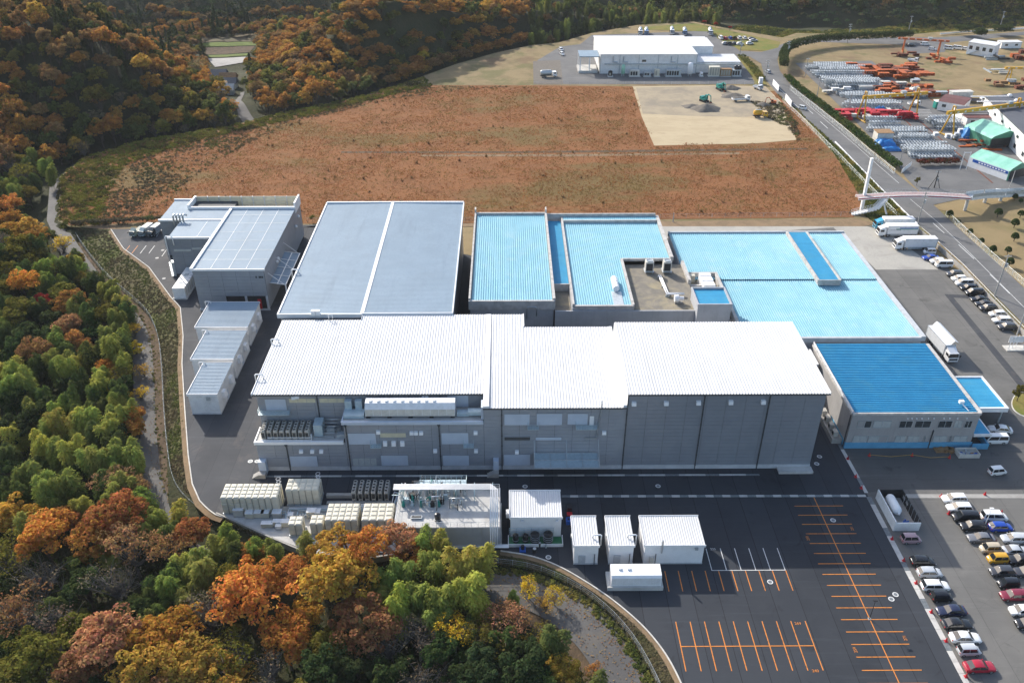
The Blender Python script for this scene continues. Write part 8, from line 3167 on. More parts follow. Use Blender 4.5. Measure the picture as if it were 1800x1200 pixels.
# trees that stand out in the photograph: pixel of the crown's middle, kind, size, colour
KEY=[(430,1040,'oak',1.45,'orange'),(520,1000,'oak',1.0,'rust orange'),(585,1020,'oak',1.5,'golden'),(640,960,'oak',1.05,'orange'),(590,965,'oak',1.0,'golden'),(700,948,'oak',.8,'pinkish orange'),(725,975,'oak',.8,'rust orange'),(500,1120,'oak',1.1,'orange'),(640,1090,'oak',1.2,'brown'),
       (335,925,'oak',.95,'russet red'),(200,905,'oak',1.25,'russet red'),(165,940,'oak',1.1,'rust orange'),(75,935,'oak',1.35,'orange'),(20,905,'oak',1.0,'golden'),(110,905,'oak',.9,'rust orange'),(230,960,'sparse',1.2,'brown'),(300,960,'sparse',1.0,'brown'),
       (175,1125,'oak',1.35,'pinkish orange'),(285,1110,'oak',1.25,'orange'),(320,1165,'oak',1.2,'golden'),(260,1180,'oak',1.1,'golden'),(60,1150,'oak',1.2,'olive'),(25,1070,'sparse',1.2,'brown'),(85,1085,'bare',1.2,'grey-brown'),(70,1010,'bare',1.3,'grey-brown'),(200,1010,'bare',1.3,'grey-brown'),(360,1080,'bare',1.2,'grey-brown'),(470,1175,'bare',1.0,'grey-brown'),(400,1150,'sparse',1.2,'olive'),
       (610,1010-20,'bamboo',1.0,'light green'),(760,985,'bamboo',1.2,'light green'),(800,1000,'bamboo',1.35,'yellow-green'),(835,985,'bamboo',1.3,'yellow-green'),(825,1020,'bamboo',1.3,'yellow-green'),(720,1000,'bamboo',1.1,'light green'),(745,1030,'bamboo',1.2,'light green'),(690,1010,'bamboo',1.1,'light green'),(780,1040,'bamboo',1.2,'light green'),(705,1070,'bamboo',1.2,'yellow-green'),(670,1035,'bamboo',1.0,'light green'),(765,1080,'bamboo',1.0,'light green'),(850,1050,'bamboo',1.0,'yellow-green'),
       (740,945,'bamboo',.9,'light green'),(770,955,'bamboo',.95,'yellow-green'),(650,1065,'bamboo',1.0,'mid green'),(735,1110,'bare',1.0,'grey-brown'),(680,1130,'bare',1.1,'grey-brown'),(800,1110,'sparse',.9,'yellow'),(925,1158,'evergreen',1.2,'dark green'),(850,1175,'evergreen',1.0,'dark green'),(780,1150,'evergreen',.9,'dark green'),(985,1172,'oak',.7,'golden'),(885,1095,'sparse',.9,'pinkish orange'),(900,1075,'sparse',.8,'brown'),(860,1120,'sparse',.9,'olive'),(948,1125,'sparse',.7,'olive'),(1012,1196,'sparse',.6,'olive'),
       (930,1030,'sparse',.55,'yellow'),(975,1045,'sparse',.45,'yellow'),(960,1060,'sparse',.4,'golden'),(1045,1175,'sparse',.4,'rust orange'),(900,1050,'bamboo',.5,'light green'),(860,1080,'bamboo',.7,'mid green'),
       (235,740,'oak',.85,'orange'),(185,650,'oak',.65,'orange'),(120,570,'oak',1.1,'brown'),(125,530,'oak',1.0,'rust orange'),(60,620,'oak',1.0,'brown'),(40,500,'oak',1.0,'orange'),(75,530,'oak',.7,'crimson'),(30,545,'oak',1.0,'olive'),(50,400,'oak',1.0,'golden'),(20,360,'oak',1.1,'rust orange'),(15,390,'oak',.9,'orange'),(50,340,'oak',.9,'olive'),(110,430,'sparse',.8,'yellow'),(90,470,'sparse',.9,'olive'),(60,450,'oak',.8,'olive'),(130,460,'oak',.7,'golden'),
       (185,500,'bamboo',1.1,'light green'),(160,490,'bamboo',1.0,'mid green'),(205,530,'bamboo',1.1,'yellow-green'),(200,560,'bamboo',1.1,'light green'),(215,590,'bamboo',.9,'light green'),(235,610,'oak',.5,'yellow'),(245,690,'sparse',.5,'yellow'),(250,650,'sparse',.5,'golden'),(235,580,'sparse',.5,'yellow'),(140,600,'oak',.9,'rust orange'),(165,560,'evergreen',.8,'dark green'),(85,590,'evergreen',1.0,'dark green'),(95,560,'evergreen',.9,'dark green'),
       (210,690,'bamboo',1.0,'light green'),(165,690,'bamboo',1.0,'mid green'),(225,720,'bamboo',1.1,'light green'),(190,740,'bamboo',1.2,'yellow-green'),(150,730,'bamboo',1.1,'light green'),(110,740,'bamboo',1.2,'yellow-green'),(130,780,'bamboo',1.2,'yellow-green'),(90,790,'bamboo',1.2,'light green'),(160,800,'bamboo',1.2,'light green'),(60,780,'bamboo',1.1,'yellow-green'),(200,790,'bamboo',1.2,'light green'),(230,800,'bamboo',1.1,'light green'),(40,830,'bamboo',1.2,'light green'),(120,840,'bamboo',1.2,'light green'),(170,850,'bamboo',1.1,'mid green'),(210,850,'bamboo',1.1,'light green'),(85,850,'bamboo',1.2,'light green'),(250,870,'bamboo',1.0,'light green'),(280,895,'bamboo',1.0,'light green'),(255,920,'bamboo',1.0,'light green'),(305,905,'bamboo',.9,'yellow-green'),(225,930-20,'bamboo',1.0,'light green'),(120,700,'bamboo',1.0,'mid green'),(15,790,'bamboo',1.0,'mid green'),(70,720,'evergreen',1.0,'dark green'),(20,700,'evergreen',1.0,'dark green'),(30,740,'evergreen',1.0,'dark green'),
       (200,845,'sparse',1.0,'pinkish orange'),(240,855,'sparse',.8,'brown'),(375,960,'bamboo',1.0,'light green'),(395,940,'bamboo',.9,'light green'),(345,980,'bamboo',1.1,'light green'),(315,990,'bamboo',1.1,'yellow-green'),(410,975,'bamboo',.9,'mid green'),(450,960,'bamboo',.8,'light green'),(480,965,'bamboo',.8,'light green'),(440,975,'oak',.6,'rust orange'),(540,955,'bamboo',.8,'light green'),(300,1030,'bamboo',1.1,'light green'),(280,1010,'bamboo',1.1,'mid green'),(335,1045,'bamboo',1.0,'light green'),(360,1000,'bamboo',1.1,'light green'),(390,1000,'evergreen',.7,'dark green'),(250,1040,'bamboo',1.0,'mid green'),(120,1060,'bamboo',1.0,'mid green'),(150,1030,'evergreen',1.0,'dark green'),(230,1080,'evergreen',.9,'dark green'),(20,980,'sparse',1.1,'olive'),(135,1180,'oak',.9,'brown'),(10,1190,'oak',1.0,'olive'),(385,1190,'oak',1.1,'golden'),(560,1180,'evergreen',1.1,'dark green'),(620,1170,'evergreen',1.0,'dark green'),(690,1180,'evergreen',1.0,'dark green'),(580,1130,'oak',1.0,'olive'),(740,1190,'bare',1.0,'grey-brown'),(820,1190,'evergreen',.9,'dark green'),
       # left of the brown field
       (150,215,'evergreen',1.1,'mid green'),(140,190,'evergreen',1.1,'dark green'),(175,190,'oak',1.2,'olive'),(200,140,'oak',1.3,'orange'),(175,150,'oak',1.2,'rust orange'),(230,165,'oak',1.0,'olive'),(260,180,'evergreen',1.2,'mid green'),(300,165,'evergreen',1.2,'mid green'),(335,180,'evergreen',1.2,'olive'),(370,190,'evergreen',1.2,'mid green'),(395,200,'evergreen',1.1,'dark green'),(245,115,'oak',1.1,'golden'),(280,120,'oak',1.0,'rust orange'),(320,135,'oak',.9,'orange'),(215,70,'cedar',1.2,'dark green'),(240,65,'cedar',1.2,'dark green'),(260,75,'cedar',1.2,'dark green'),(285,80,'cedar',1.2,'dark green'),(180,45,'cedar',1.2,'dark green'),(205,55,'cedar',1.1,'dark green'),(300,95,'cedar',1.1,'dark green'),(55,55,'oak',1.2,'rust orange'),(25,45,'oak',1.2,'orange'),(90,35,'oak',1.1,'orange'),(140,40,'oak',1.1,'rust orange'),(160,60,'oak',1.0,'orange'),(50,240,'evergreen',1.0,'dark green'),(60,265,'bamboo',1.1,'light green'),(75,285,'bamboo',1.1,'light green'),(85,300,'bamboo',1.0,'light green'),(65,310,'bamboo',1.0,'mid green'),(40,290,'bamboo',1.0,'mid green'),
       (555,25,'bamboo',1.2,'yellow-green'),(530,30,'bamboo',1.2,'yellow-green'),(500,30,'bamboo',1.2,'yellow-green'),(490,45,'bamboo',1.1,'light green'),(620,12,'bamboo',1.2,'light green'),(860,55,'oak',1.3,'rust orange'),(800,20,'oak',1.3,'brown'),(780,35,'oak',1.2,'orange'),(740,90,'oak',.9,'yellow')]
for u,v,kind,s,colr in KEY:
 x,y=crown_at(u,v,kind,s)
 plant(kind,x,y,s,colr)
# trees leaning over the west lane
for i,p in enumerate(resample(offset_line(f1,-7.6),46)):
 u,v,_k=to_px((p.x,p.y,0))
 if 455<v<880:
  kd,cl,s_=(('bamboo','light green',.95),('bamboo','mid green',1.0),('sparse','olive',.75),('bamboo','yellow-green',.9),('evergreen','dark green',.75))[i*7 % 5]
  o_=1.2 if v>560 else-2.6
  plant(kd,p.x-o_+(i*37 % 10-5)*.12,p.y+(i*53 % 10-5)*.2,s_,cl)
# fill the remaining woodland: jittered grid over the land outside the plateau
LANES=np.array([(p.x,p.y) for p in offset_line(f1,-4.1)+offset_line(f2,-3.0)+offset_line(f2,-6.0)]+P([(100,330),(105,380),(125,440),(160,490)]))
def fill(x0,x1,y0,y1,sp,pick,minlane=6.0,dmin=9.0):
 xs,ys=np.meshgrid(np.arange(x0,x1,sp),np.arange(y0,y1,sp))
 xs=xs.ravel()+trng.uniform(-.42,.42,xs.size)*sp
 ys=ys.ravel()+trng.uniform(-.42,.42,ys.size)*sp
 d=plateau_dist(xs,ys)
 ok=d>dmin
 xs,ys=xs[ok],ys[ok]
 Z=land(xs,ys)
 for x,y,z in zip(xs,ys,Z):
  u,v,k=to_px((x,y,z+6))
  if not (-50<u<1850 and-40<v<1270):
   continue
  if np.min((LANES[:,0]-x) ** 2+(LANES[:,1]-y) ** 2)<minlane ** 2:
   continue
  r=pick(u,v,x,y)
  if r is None:
   continue
  kind,s,colr=r
  rr=CROWN_R[kind]*s
  if any((t['x']-x) ** 2+(t['y']-y) ** 2<((.5 if y<300 else .46)*(rr+CROWN_R[t['kind']]*t['s'])) ** 2 for t in PLANTED if abs(t['y']-y)<9):
   continue
  plant(kind,x,y,s,colr)
def ch(opts):
 w=np.array([o[0] for o in opts],float)
 o=opts[trng.choice(len(opts),p=w/w.sum())]
 return o[1],o[2]*trng.uniform(.82,1.18),o[3]
def pick_near(u,v,x,y):
 if v<240 and u>90:
  return None
 n=float(_vn(np.array([x]),np.array([y]),26,9)[0])
 if 620<v<900 and u<270:
  return ch([(6,'bamboo',1.1,'light green'),(3,'bamboo',1.1,'yellow-green'),(3,'bamboo',1.0,'mid green'),(1.5,'evergreen',.8,'dark green')])
 if n>.55:
  return ch([(4,'bamboo',1.0,'light green'),(3,'bamboo',1.0,'mid green'),(3,'evergreen',.9,'dark green'),(2,'oak',.9,'olive')])
 if v>980 and u>560:
  return ch([(3,'evergreen',.9,'dark green'),(3,'bare',.9,'grey-brown'),(2,'bamboo',1.0,'mid green'),(2,'sparse',.8,'olive')])
 return ch([(4,'oak',1.0,'brown'),(3,'oak',1.0,'rust orange'),(3,'sparse',1.0,'olive'),(3,'evergreen',.9,'mid green'),(3,'oak',.9,'olive'),(3,'bare',1.0,'grey-brown'),(2,'oak',1.0,'golden'),(2,'evergreen',.9,'dark green')])
VALLEY=[(352,62),(462,62),(440,112),(432,150),(482,232),(420,228),(396,175),(360,150)]
def in_poly(X,Y,poly):
 ins=np.zeros(np.shape(X),bool)
 a=np.array(poly)
 for (ax,ay),(bx,by) in zip(a,np.roll(a,-1,0)):
  ins ^= ((ay>Y) != (by>Y))&(X<(bx-ax)*(Y-ay)/(by-ay+1e-12)+ax)
 return ins
def pick_far(u,v,x,y):
 if u>1270 and v>8+(u-1270)*-.012:
  return None                                            # open scrub below the wood
 if in_poly(np.array([u]),np.array([v+12]),VALLEY)[0]:
  return None                                            # the open valley with houses
 n=float(_vn(np.array([x]),np.array([y]),30,4)[0])
 if u>930:
  return ch([(4,'bamboo',0.93,'mid green'),(3,'evergreen',0.81,'dark green'),(1,'oak',0.81,'brown'),(1.5,'bamboo',0.96,'light green')])
 if u<440:
  if 110<u and v>120+(u<300)*20:
   return ch([(4,'evergreen',.85,'mid green'),(3,'oak',.85,'olive'),(2,'evergreen',.85,'dark green'),(2,'oak',.85,'orange'),(1.5,'oak',.85,'golden'),(1.5,'oak',.85,'rust orange'),(1,'sparse',.8,'grey-brown')])
  if n>.55:
   return ch([(4,'cedar',0.81,'dark green'),(3,'evergreen',0.81,'dark green'),(3,'oak',0.81,'brown'),(1,'oak',0.81,'olive')])
  return ch([(3.5,'oak',0.89,'rust orange'),(2.5,'oak',0.89,'brown'),(2.5,'oak',0.89,'orange'),(2,'oak',0.85,'golden'),(3,'oak',0.8,'olive'),(3,'evergreen',0.8,'mid green'),(2,'evergreen',0.74,'dark green'),(1.5,'sparse',0.81,'grey-brown')])
 if n>.68:
  return ch([(3,'evergreen',0.81,'mid green'),(2,'oak',0.89,'olive'),(2,'oak',0.89,'brown')])
 return ch([(4,'oak',0.92,'rust orange'),(3,'oak',0.9,'brown'),(4,'oak',0.92,'orange'),(2.5,'oak',0.8,'olive'),(3,'oak',0.88,'golden'),(2,'evergreen',0.8,'mid green'),(.7,'evergreen',0.74,'dark green')])
fill(-185,20,55,300,4.6,pick_near,5.0)
fill(-380,200,300,600,5.0,pick_far,dmin=5.0)
fill(60,330,470,600,9.0,pick_far,dmin=14.0)
# keep the ones the camera can see: nearer crowns hide farther ones
for t in PLANTED:
 t['u'],t['v'],t['k']=to_px((t['x'],t['y'],t['z']+CROWN_Z[t['kind']]*t['s']))
PLANTED.sort(key=lambda t:t['k'])
cov=np.zeros((150,210),bool)
gy,gx=np.mgrid[0:150,0:210]
KEEP=[]
for t in PLANTED:
 r=CROWN_R[t['kind']]*t['s']*FPX/t['k']/10
 mk=((gx-(t['u']+150)/10) ** 2+((gy-(t['v']+150)/10)) ** 2)<max(r,.8) ** 2
 n=mk.sum()
 if n == 0 or (mk&~cov).sum()/n<(.10 if t['y']<300 else .012):
  continue
 cov |= ((gx-(t['u']+150)/10) ** 2+((gy-(t['v']+150)/10)) ** 2)<max(r*(.75 if t['y']<300 else .58),.6) ** 2
 KEEP.append(t)
from collections import defaultdict
CNT=defaultdict(int)
MASS=[]
FINAL=[]
for t in KEEP:
 if CNT[t['kind']] >= 290:
  MASS.append(t)
 else:
  CNT[t['kind']] += 1
  FINAL.append(t)
print('TREES',dict(CNT),'mass',len(MASS))
ZN=defaultdict(list)
for t in FINAL:
 t['zone']=zone_of(t['u'],t['v'])
 ZN[(t['kind'],t['colour'],t['zone'])].append(t)
for (kind,colr,zn),ts in ZN.items():
 ts.sort(key=lambda t:-t['v'])
 nr=-(-len(ts) // 16)
 rows=[ts[i*len(ts) // nr:(i+1)*len(ts) // nr] for i in range(nr)]
 rn=['%s rank' % q for q in ['nearest']+ORD[1:]]
 for ri,row in enumerate(rows):
  row.sort(key=lambda t:t['u'])
 for t,lb in [(t,'%s %s %s%s%s' % (colr,KINDW[kind],zn,', '+rn[ri] if nr>1 else '',', %s from the left' % ORD[i] if len(row)>1 else '')) for ri,row in enumerate(rows) for i,t in enumerate(row)]:
  cm,tm=variant(kind,int(trng.integers(NVAR[kind])))
  e=thing(NAMEW[kind],lb,'bamboo' if kind == 'bamboo' else 'tree',(t['x'],t['y'],t['z']-(1.6 if t['y']>300 else 0)),float(trng.uniform(0,6.28)),'%s %ss %s' % (colr,KINDW[kind],zn))
  s=t['s']
  e.scale=(s,s,s*float(trng.uniform(.9,1.12))*(1.25 if t['y']>300 else 1))
  c=link('crown',cm,e,True)
  b=np.array(PAL[colr])*trng.uniform(1.1,1.45)*(1.25 if t['y']>300 else 1.12)*(1+trng.uniform(-.08,.08,3))  # hillside crowns get brighter colour, lifting the shade of slopes facing off the sun
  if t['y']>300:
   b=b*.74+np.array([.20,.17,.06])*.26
  c.color=(*b,1)
  link('culm' if kind == 'bamboo' else 'trunk',tm,e,True)
# ------------------------------------------------------------------ ground cover and far woods that nobody could count
srng=np.random.default_rng(11)
def tinted(name,cols,scale=.05,trans=.25,vary=.45):
 """leaf-like stuff coloured by broad patches of world position"""
 m=leaf(name,cols[0],vary,trans)
 nt=m.node_tree
 hsv=[n for n in nt.nodes if n.type == 'HUE_SAT'][0]
 co=_pos(nt)
 col=cols[0]
 for i,c in enumerate(cols[1:]):
  col=_mix(nt,col,c,_ramp(nt,_noise(nt,co,scale*(1.7 ** i),5.0,.6,.4),.46,.58))
 nt.links.new(col,hsv.inputs["Color"])
 return m
M['weed']=tinted('weed',[(.33,.142,.058),(.28,.12,.05),(.38,.185,.08),(.22,.15,.055),(.26,.13,.058)],.035,.5,.22)
M['bank_shrub']=tinted('bank_shrub',[(.13,.115,.06),(.10,.085,.05),(.13,.145,.045),(.15,.12,.07)],.045,.2)
M['kudzu']=tinted('kudzu',[(.17,.175,.03),(.12,.13,.03),(.085,.07,.03),(.20,.18,.04)],.06,.25)
M['scrub']=tinted('scrub',[(.22,.21,.055),(.14,.155,.04),(.27,.22,.06),(.10,.12,.035)],.05,.4)
M['hedge']=tinted('hedge',[(.06,.10,.025),(.10,.12,.028),(.045,.075,.02)],.12,.25)
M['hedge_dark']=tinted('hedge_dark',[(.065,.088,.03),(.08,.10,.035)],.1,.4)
M['red_hedge']=tinted('red_hedge',[(.16,.035,.025),(.10,.03,.02),(.07,.05,.02)],.3,.25)
M['litter']=tinted('litter',[(.22,.13,.06),(.16,.09,.045),(.26,.17,.08)],.2,.1)
def scatter(poly,n,hole=None):
 a=np.array(poly)
 b_=np.ptp(a[:,0])*np.ptp(a[:,1])
 ar=abs(sum(p[0]*q[1]-q[0]*p[1] for p,q in zip(poly,poly[1:]+poly[:1])))/2
 n=int(n*b_/ar)
 X,Y=srng.uniform(a[:,0].min(),a[:,0].max(),n),srng.uniform(a[:,1].min(),a[:,1].max(),n)
 k=in_poly(X,Y,poly)
 if hole is not None:
  k &= ~in_poly(X+5*(_vn(X,Y,4,21)-.5),Y+7*(_vn(X,Y,5,22)-.5),hole)
 return X[k],Y[k]
def tufts(name,label,X,Y,Z,mat,h=(.5,1.2),blades=5,w=.14,spread=.35,cat='grass'):
 n=len(X)
 hh=srng.uniform(*h,n)
 B=np.repeat(np.stack([X,Y,Z],1),blades,0)
 a=srng.uniform(0,6.28,n*blades)
 H=np.repeat(hh,blades)*srng.uniform(.6,1.1,n*blades)
 d=np.stack([np.cos(a),np.sin(a),0*a],1)
 p=np.stack([-np.sin(a),np.cos(a),0*a],1)
 B=B+d*srng.uniform(0,spread,n*blades)[:,None]
 ww=w*srng.uniform(.7,1.6,n*blades)[:,None]
 T=B+d*(H*srng.uniform(.15,.6,n*blades))[:,None]+np.array([0,0,1.0])*H[:,None]
 V=np.stack([B-p*ww,B+p*ww,T],1).reshape(-1,3)
 F=np.arange(len(V)).reshape(-1,3)
 tone=np.repeat(np.clip(np.repeat(srng.random(n),blades)*.6+.4*srng.random(n*blades),0,1),3)
 o=link(name,npmesh(name,V,F,mat,attr=tone))
 tag(o,label,cat,kind='stuff')
 return o
def bushes(name,label,C,rad,mat,per=60,lf=.3,kind='stuff',cat='shrubs',parent=None,flat=.65):
 n=len(C)
 u=unit(srng,n*per)
 u[:,2]=np.abs(u[:,2])
 P_=np.repeat(C,per,0)+u*(np.repeat(rad,per)*srng.uniform(.6,1,n*per))[:,None]*np.array([1,1,flat])
 V,F=leaf_quads(P_,u+.6*unit(srng,n*per)+np.array([0,0,.4]),srng.uniform(.6,1.3,n*per)*lf,srng,.8)
 tone=np.repeat(np.clip(np.repeat(srng.random(n),per)*.55+.45*srng.random(n*per),0,1),4)
 o=link(name,npmesh(name,V,F,mat,attr=tone),parent)
 if parent is None:
  tag(o,label,cat,kind=kind)
 return o
FIELD=P([(126,394),(290,387),(540,389),(820,388),(1160,381),(1495,377),(1512,350),(1462,272),(1392,190),(1366,162),(1110,154),(940,152),(765,153),(702,156),(640,173),(560,190),(470,210),(400,228),(250,252),(155,282),(116,312),(112,385)])
SAND=P([(1110,151),(1250,149),(1345,151),(1374,178),(1402,247),(1330,254),(1149,258),(1126,205)])
X,Y=scatter(FIELD,62000,SAND)
keep=srng.random(len(X))<.35+.65*(_vn(X,Y,9,3)>.35)
u_,v_=0,0
tufts('weeds','dead rust-brown weeds covering the field',X[keep],Y[keep],np.full(keep.sum(),-.06),M['weed'],(.15,.48),4,.1,.6)
# pale seed heads dotted over the field
X,Y=scatter(FIELD,130,SAND)
tufts('pampas','pale pampas tufts dotted over the field',X,Y,X*0-.05,M['litter'],(.7,1.3),12,.14,.5)
# leafy bank on the west edge of the field
KUD=P([(100,396),(104,310),(150,272),(250,240),(400,214),(470,198),(560,180),(700,148),(745,136),(760,150),(640,180),(480,218),(400,236),(300,262),(220,290),(190,340),(175,396)])
X,Y=scatter(KUD,3400)
Z=np.maximum(land(X,Y),-6.0)
Z=np.where(plateau_dist(X,Y) <= 0,0,Z)
bushes('creepers','yellow-green creepers and scrub along the west rim of the field',np.stack([X,Y,Z],1),srng.uniform(.5,1.3,len(X)),M['kudzu'],30,.42)
RIM=P([(178,396),(192,340),(222,290),(302,262),(402,236),(482,218),(640,181),(760,152),(900,152),(700,172),(560,205),(460,240),(380,285),(330,320),(270,385),(255,394)])
X,Y=scatter(RIM,2600)
k=srng.random(len(X))<.25+.9*(_vn(X,Y,14,6)>.5)
bushes('scrub','brown-green scrub thinning out into the field',np.stack([X,Y,X*0],1)[k],srng.uniform(.25,.8,k.sum()),M['bank_shrub'],18,.36)
def along(line,w0,w1,n,zfun):
 """random points beside a polyline: offset between w0 and w1 (negative: outside)"""
 L=resample(line,200)
 A,B=offset_line(L,w0),offset_line(L,w1)
 i=srng.integers(0,199,n)
 f,s=srng.random(n),srng.random(n)
 p=np.array([[*q] for q in A])
 q=np.array([[*q] for q in B])
 a=p[i]*(1-f)[:,None]+p[i+1]*f[:,None]
 b=q[i]*(1-f)[:,None]+q[i+1]*f[:,None]
 return a*(1-s)[:,None]+b*s[:,None],s
def between(A,B,n,lo=.06,hi=.97):
 A,B=resample(A,120),resample(B,120)
 A,B=np.array([[*p] for p in A]),np.array([[*p] for p in B])
 i=srng.integers(0,119,n)
 f,s=srng.random(n)[:,None],srng.uniform(lo,hi,n)[:,None]
 return (A[i]*(1-f)+A[i+1]*f)*(1-s)+(B[i]*(1-f)+B[i+1]*f)*s
C=between(c1,f1,5200,.1,.98)
bushes('bank_plants','dense low plants covering the west embankment',C,srng.uniform(.15,.42,len(C)),M['bank_shrub'],14,.26)
C=between([G(872,965)]+c2,[G(800,985,ZF2)]+f2,3000,.3,.98)
bushes('bank_plants','rows of low brown-green shrubs on the south bank',C,srng.uniform(.18,.4,len(C)),M['bank_shrub'],18,.24)
C,s=along(f2,-.3,-2.0,420,None)
C[:,2]=LZ2+.05
bushes('verge_weeds','yellowing weeds along the south service lane fence',C,srng.uniform(.2,.55,len(C)),M['scrub'],26,.26)
C,s=along(f1,-.2,-2.4,380,None)
C[:,2]=LZ+.1
bushes('verge_weeds','weeds along the west lane fence',C,srng.uniform(.15,.4,len(C)),M['scrub'],16,.24)
for ln_,nm,z_ in ((f1,'fallen leaves scattered along the west lane',LZ),(f2,'fallen leaves scattered along the south service lane',LZ2)):
 C,s=along(ln_,-1.2,-8.2,2600,None)
 C[:,2]=z_+.05
 k=srng.random(len(C))<np.where(s<.35,.8,.25)
 V,F=leaf_quads(C[k],unit(srng,k.sum())*.3+np.array([0,0,1]),srng.uniform(.15,.3,k.sum()),srng)
 tag(link('fallen_leaves',npmesh('fallen_leaves',V,F,M['litter'],attr=np.repeat(srng.random(k.sum()),4))),nm,'leaves',kind='stuff')
# forest understorey
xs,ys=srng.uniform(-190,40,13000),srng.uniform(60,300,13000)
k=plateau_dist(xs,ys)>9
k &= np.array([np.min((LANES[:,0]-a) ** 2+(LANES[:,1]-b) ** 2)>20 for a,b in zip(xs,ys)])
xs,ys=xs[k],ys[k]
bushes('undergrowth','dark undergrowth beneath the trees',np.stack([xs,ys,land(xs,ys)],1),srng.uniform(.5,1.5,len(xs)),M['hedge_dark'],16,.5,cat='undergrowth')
# scrub between road and wood, behind the yard
SCR=P([(1290,50),(1370,62),(1400,52),(1480,54),(1560,60),(1650,52),(1800,42),(1800,12),(1700,18),(1560,28),(1450,38),(1380,34),(1290,36)])
X,Y=scatter(SCR,2000)
Z=np.where(plateau_dist(X,Y) <= 0,0,land(X,Y))
bushes('scrub','pale green and yellow scrub below the shaded wood',np.stack([X,Y,Z+.3],1),srng.uniform(1.0,2.6,len(X)),M['scrub'],40,.7)
SCR=P([(1366,165),(1390,186),(1450,238),(1500,284),(1545,330),(1592,378),(1540,392),(1515,376),(1512,345),(1465,268),(1405,195),(1376,176)])
X,Y=scatter(SCR,3600)
tufts('weeds','tawny weeds on the verge left of the public road',X,Y,X*0-.1,M['scrub'],(.3,.9),5,.14,.4)
X,Y=scatter(P([(1320,178),(1372,180),(1402,215),(1405,250),(1385,225),(1345,205)]),420)
bushes('scrub','brown and green brush at the corner of the sand patch',np.stack([X,Y,X*0],1),srng.uniform(.4,1.1,len(X)),M['bank_shrub'],24,.4)
# distant wooded slope
xs,ys=srng.uniform(-460,420,4200),srng.uniform(555,660,4200)
k=(ys>np.where(xs>0,596-.2*xs,580)+srng.uniform(-6,6,len(xs)))&(plateau_dist(xs,ys)>10)
xs,ys=xs[k],ys[k]
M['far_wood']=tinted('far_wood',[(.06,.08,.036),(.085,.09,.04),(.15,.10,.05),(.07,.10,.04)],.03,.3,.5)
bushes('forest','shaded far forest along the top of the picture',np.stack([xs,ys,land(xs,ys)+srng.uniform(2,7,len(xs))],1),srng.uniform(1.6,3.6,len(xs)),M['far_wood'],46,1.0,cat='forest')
if MASS:
 M['mass_leaf']=leaf('mass_leaf',inst=True)
 vk=[('oak',0),('oak',2),('oak',4),('oak',6),('evergreen',0),('evergreen',2),('bamboo',0),('bamboo',3),('cedar',1),('sparse',1),('bare',0)]
 me=bpy.data.meshes.new('woodland')
 me.from_pydata([(t['x'],t['y'],t['z']-1.6) for t in MASS],[],[])
 tint=np.array([[*(np.array(PAL[t['colour']])*srng.uniform(1.3,1.75)*.74+np.array([.20,.17,.06])*.26),1.0] for t in MASS],dtype=np.float32)  # tint raised as well, so the shaded far slopes look lighter
 for nm,ty,fld,dat in (('tint','FLOAT_COLOR','color',tint.ravel()),('idx','INT','value',np.array([int(srng.choice([i for i,v in enumerate(vk) if v[0] == t['kind']])) for t in MASS],dtype=np.int32)),
                             ('sc','FLOAT','value',np.array([t['s'] for t in MASS],dtype=np.float32)),('rot','FLOAT','value',srng.uniform(0,6.28,len(MASS)).astype(np.float32))):
  me.attributes.new(nm,ty,'POINT').data.foreach_set(fld,dat)
 wd=tag(link('woodland',me),'farther trees of the wooded hills merging into one mass','woodland',kind='stuff')
 ng=bpy.data.node_groups.new('woodland','GeometryNodeTree')
 ng.interface.new_socket('Geometry',in_out='INPUT',socket_type='NodeSocketGeometry')
 ng.interface.new_socket('Geometry',in_out='OUTPUT',socket_type='NodeSocketGeometry')
 gi,go=ng.nodes.new('NodeGroupInput'),ng.nodes.new('NodeGroupOutput')
 gj,ip=ng.nodes.new('GeometryNodeGeometryToInstance'),ng.nodes.new('GeometryNodeInstanceOnPoints')
 srcs=[]
 for kd,n_ in vk:
  cm,tm=variant(kd,n_)
  cm2=cm.copy()
  cm2.materials.clear()
  cm2.materials.append(M['mass_leaf'])
  srcs.append(bpy.data.objects.new('crown_source',cm2))
 for so in srcs[::-1]:
  oi=ng.nodes.new('GeometryNodeObjectInfo')
  oi.inputs['Object'].default_value=so
  ng.links.new(oi.outputs['Geometry'],gj.inputs[0])
 ng.links.new(gi.outputs[0],ip.inputs['Points'])
 ng.links.new(gj.outputs[0],ip.inputs['Instance'])
 ip.inputs['Pick Instance'].default_value=True
 def nat(nm,ty):
  q=ng.nodes.new('GeometryNodeInputNamedAttribute')
  q.data_type=ty
  q.inputs['Name'].default_value=nm
  return q.outputs['Attribute']
 ng.links.new(nat('idx','INT'),ip.inputs['Instance Index'])
 for src,dst,axes in ((nat('sc','FLOAT'),'Scale',(0,1,2)),(nat('rot','FLOAT'),'Rotation',(2,))):
  cx_=ng.nodes.new('ShaderNodeCombineXYZ')
  for a_ in axes:
   ng.links.new(src,cx_.inputs[a_])
  ng.links.new(cx_.outputs[0],ip.inputs[dst])
 ng.links.new(ip.outputs[0],go.inputs[0])
 wd.modifiers.new('instances','NODES').node_group=ng
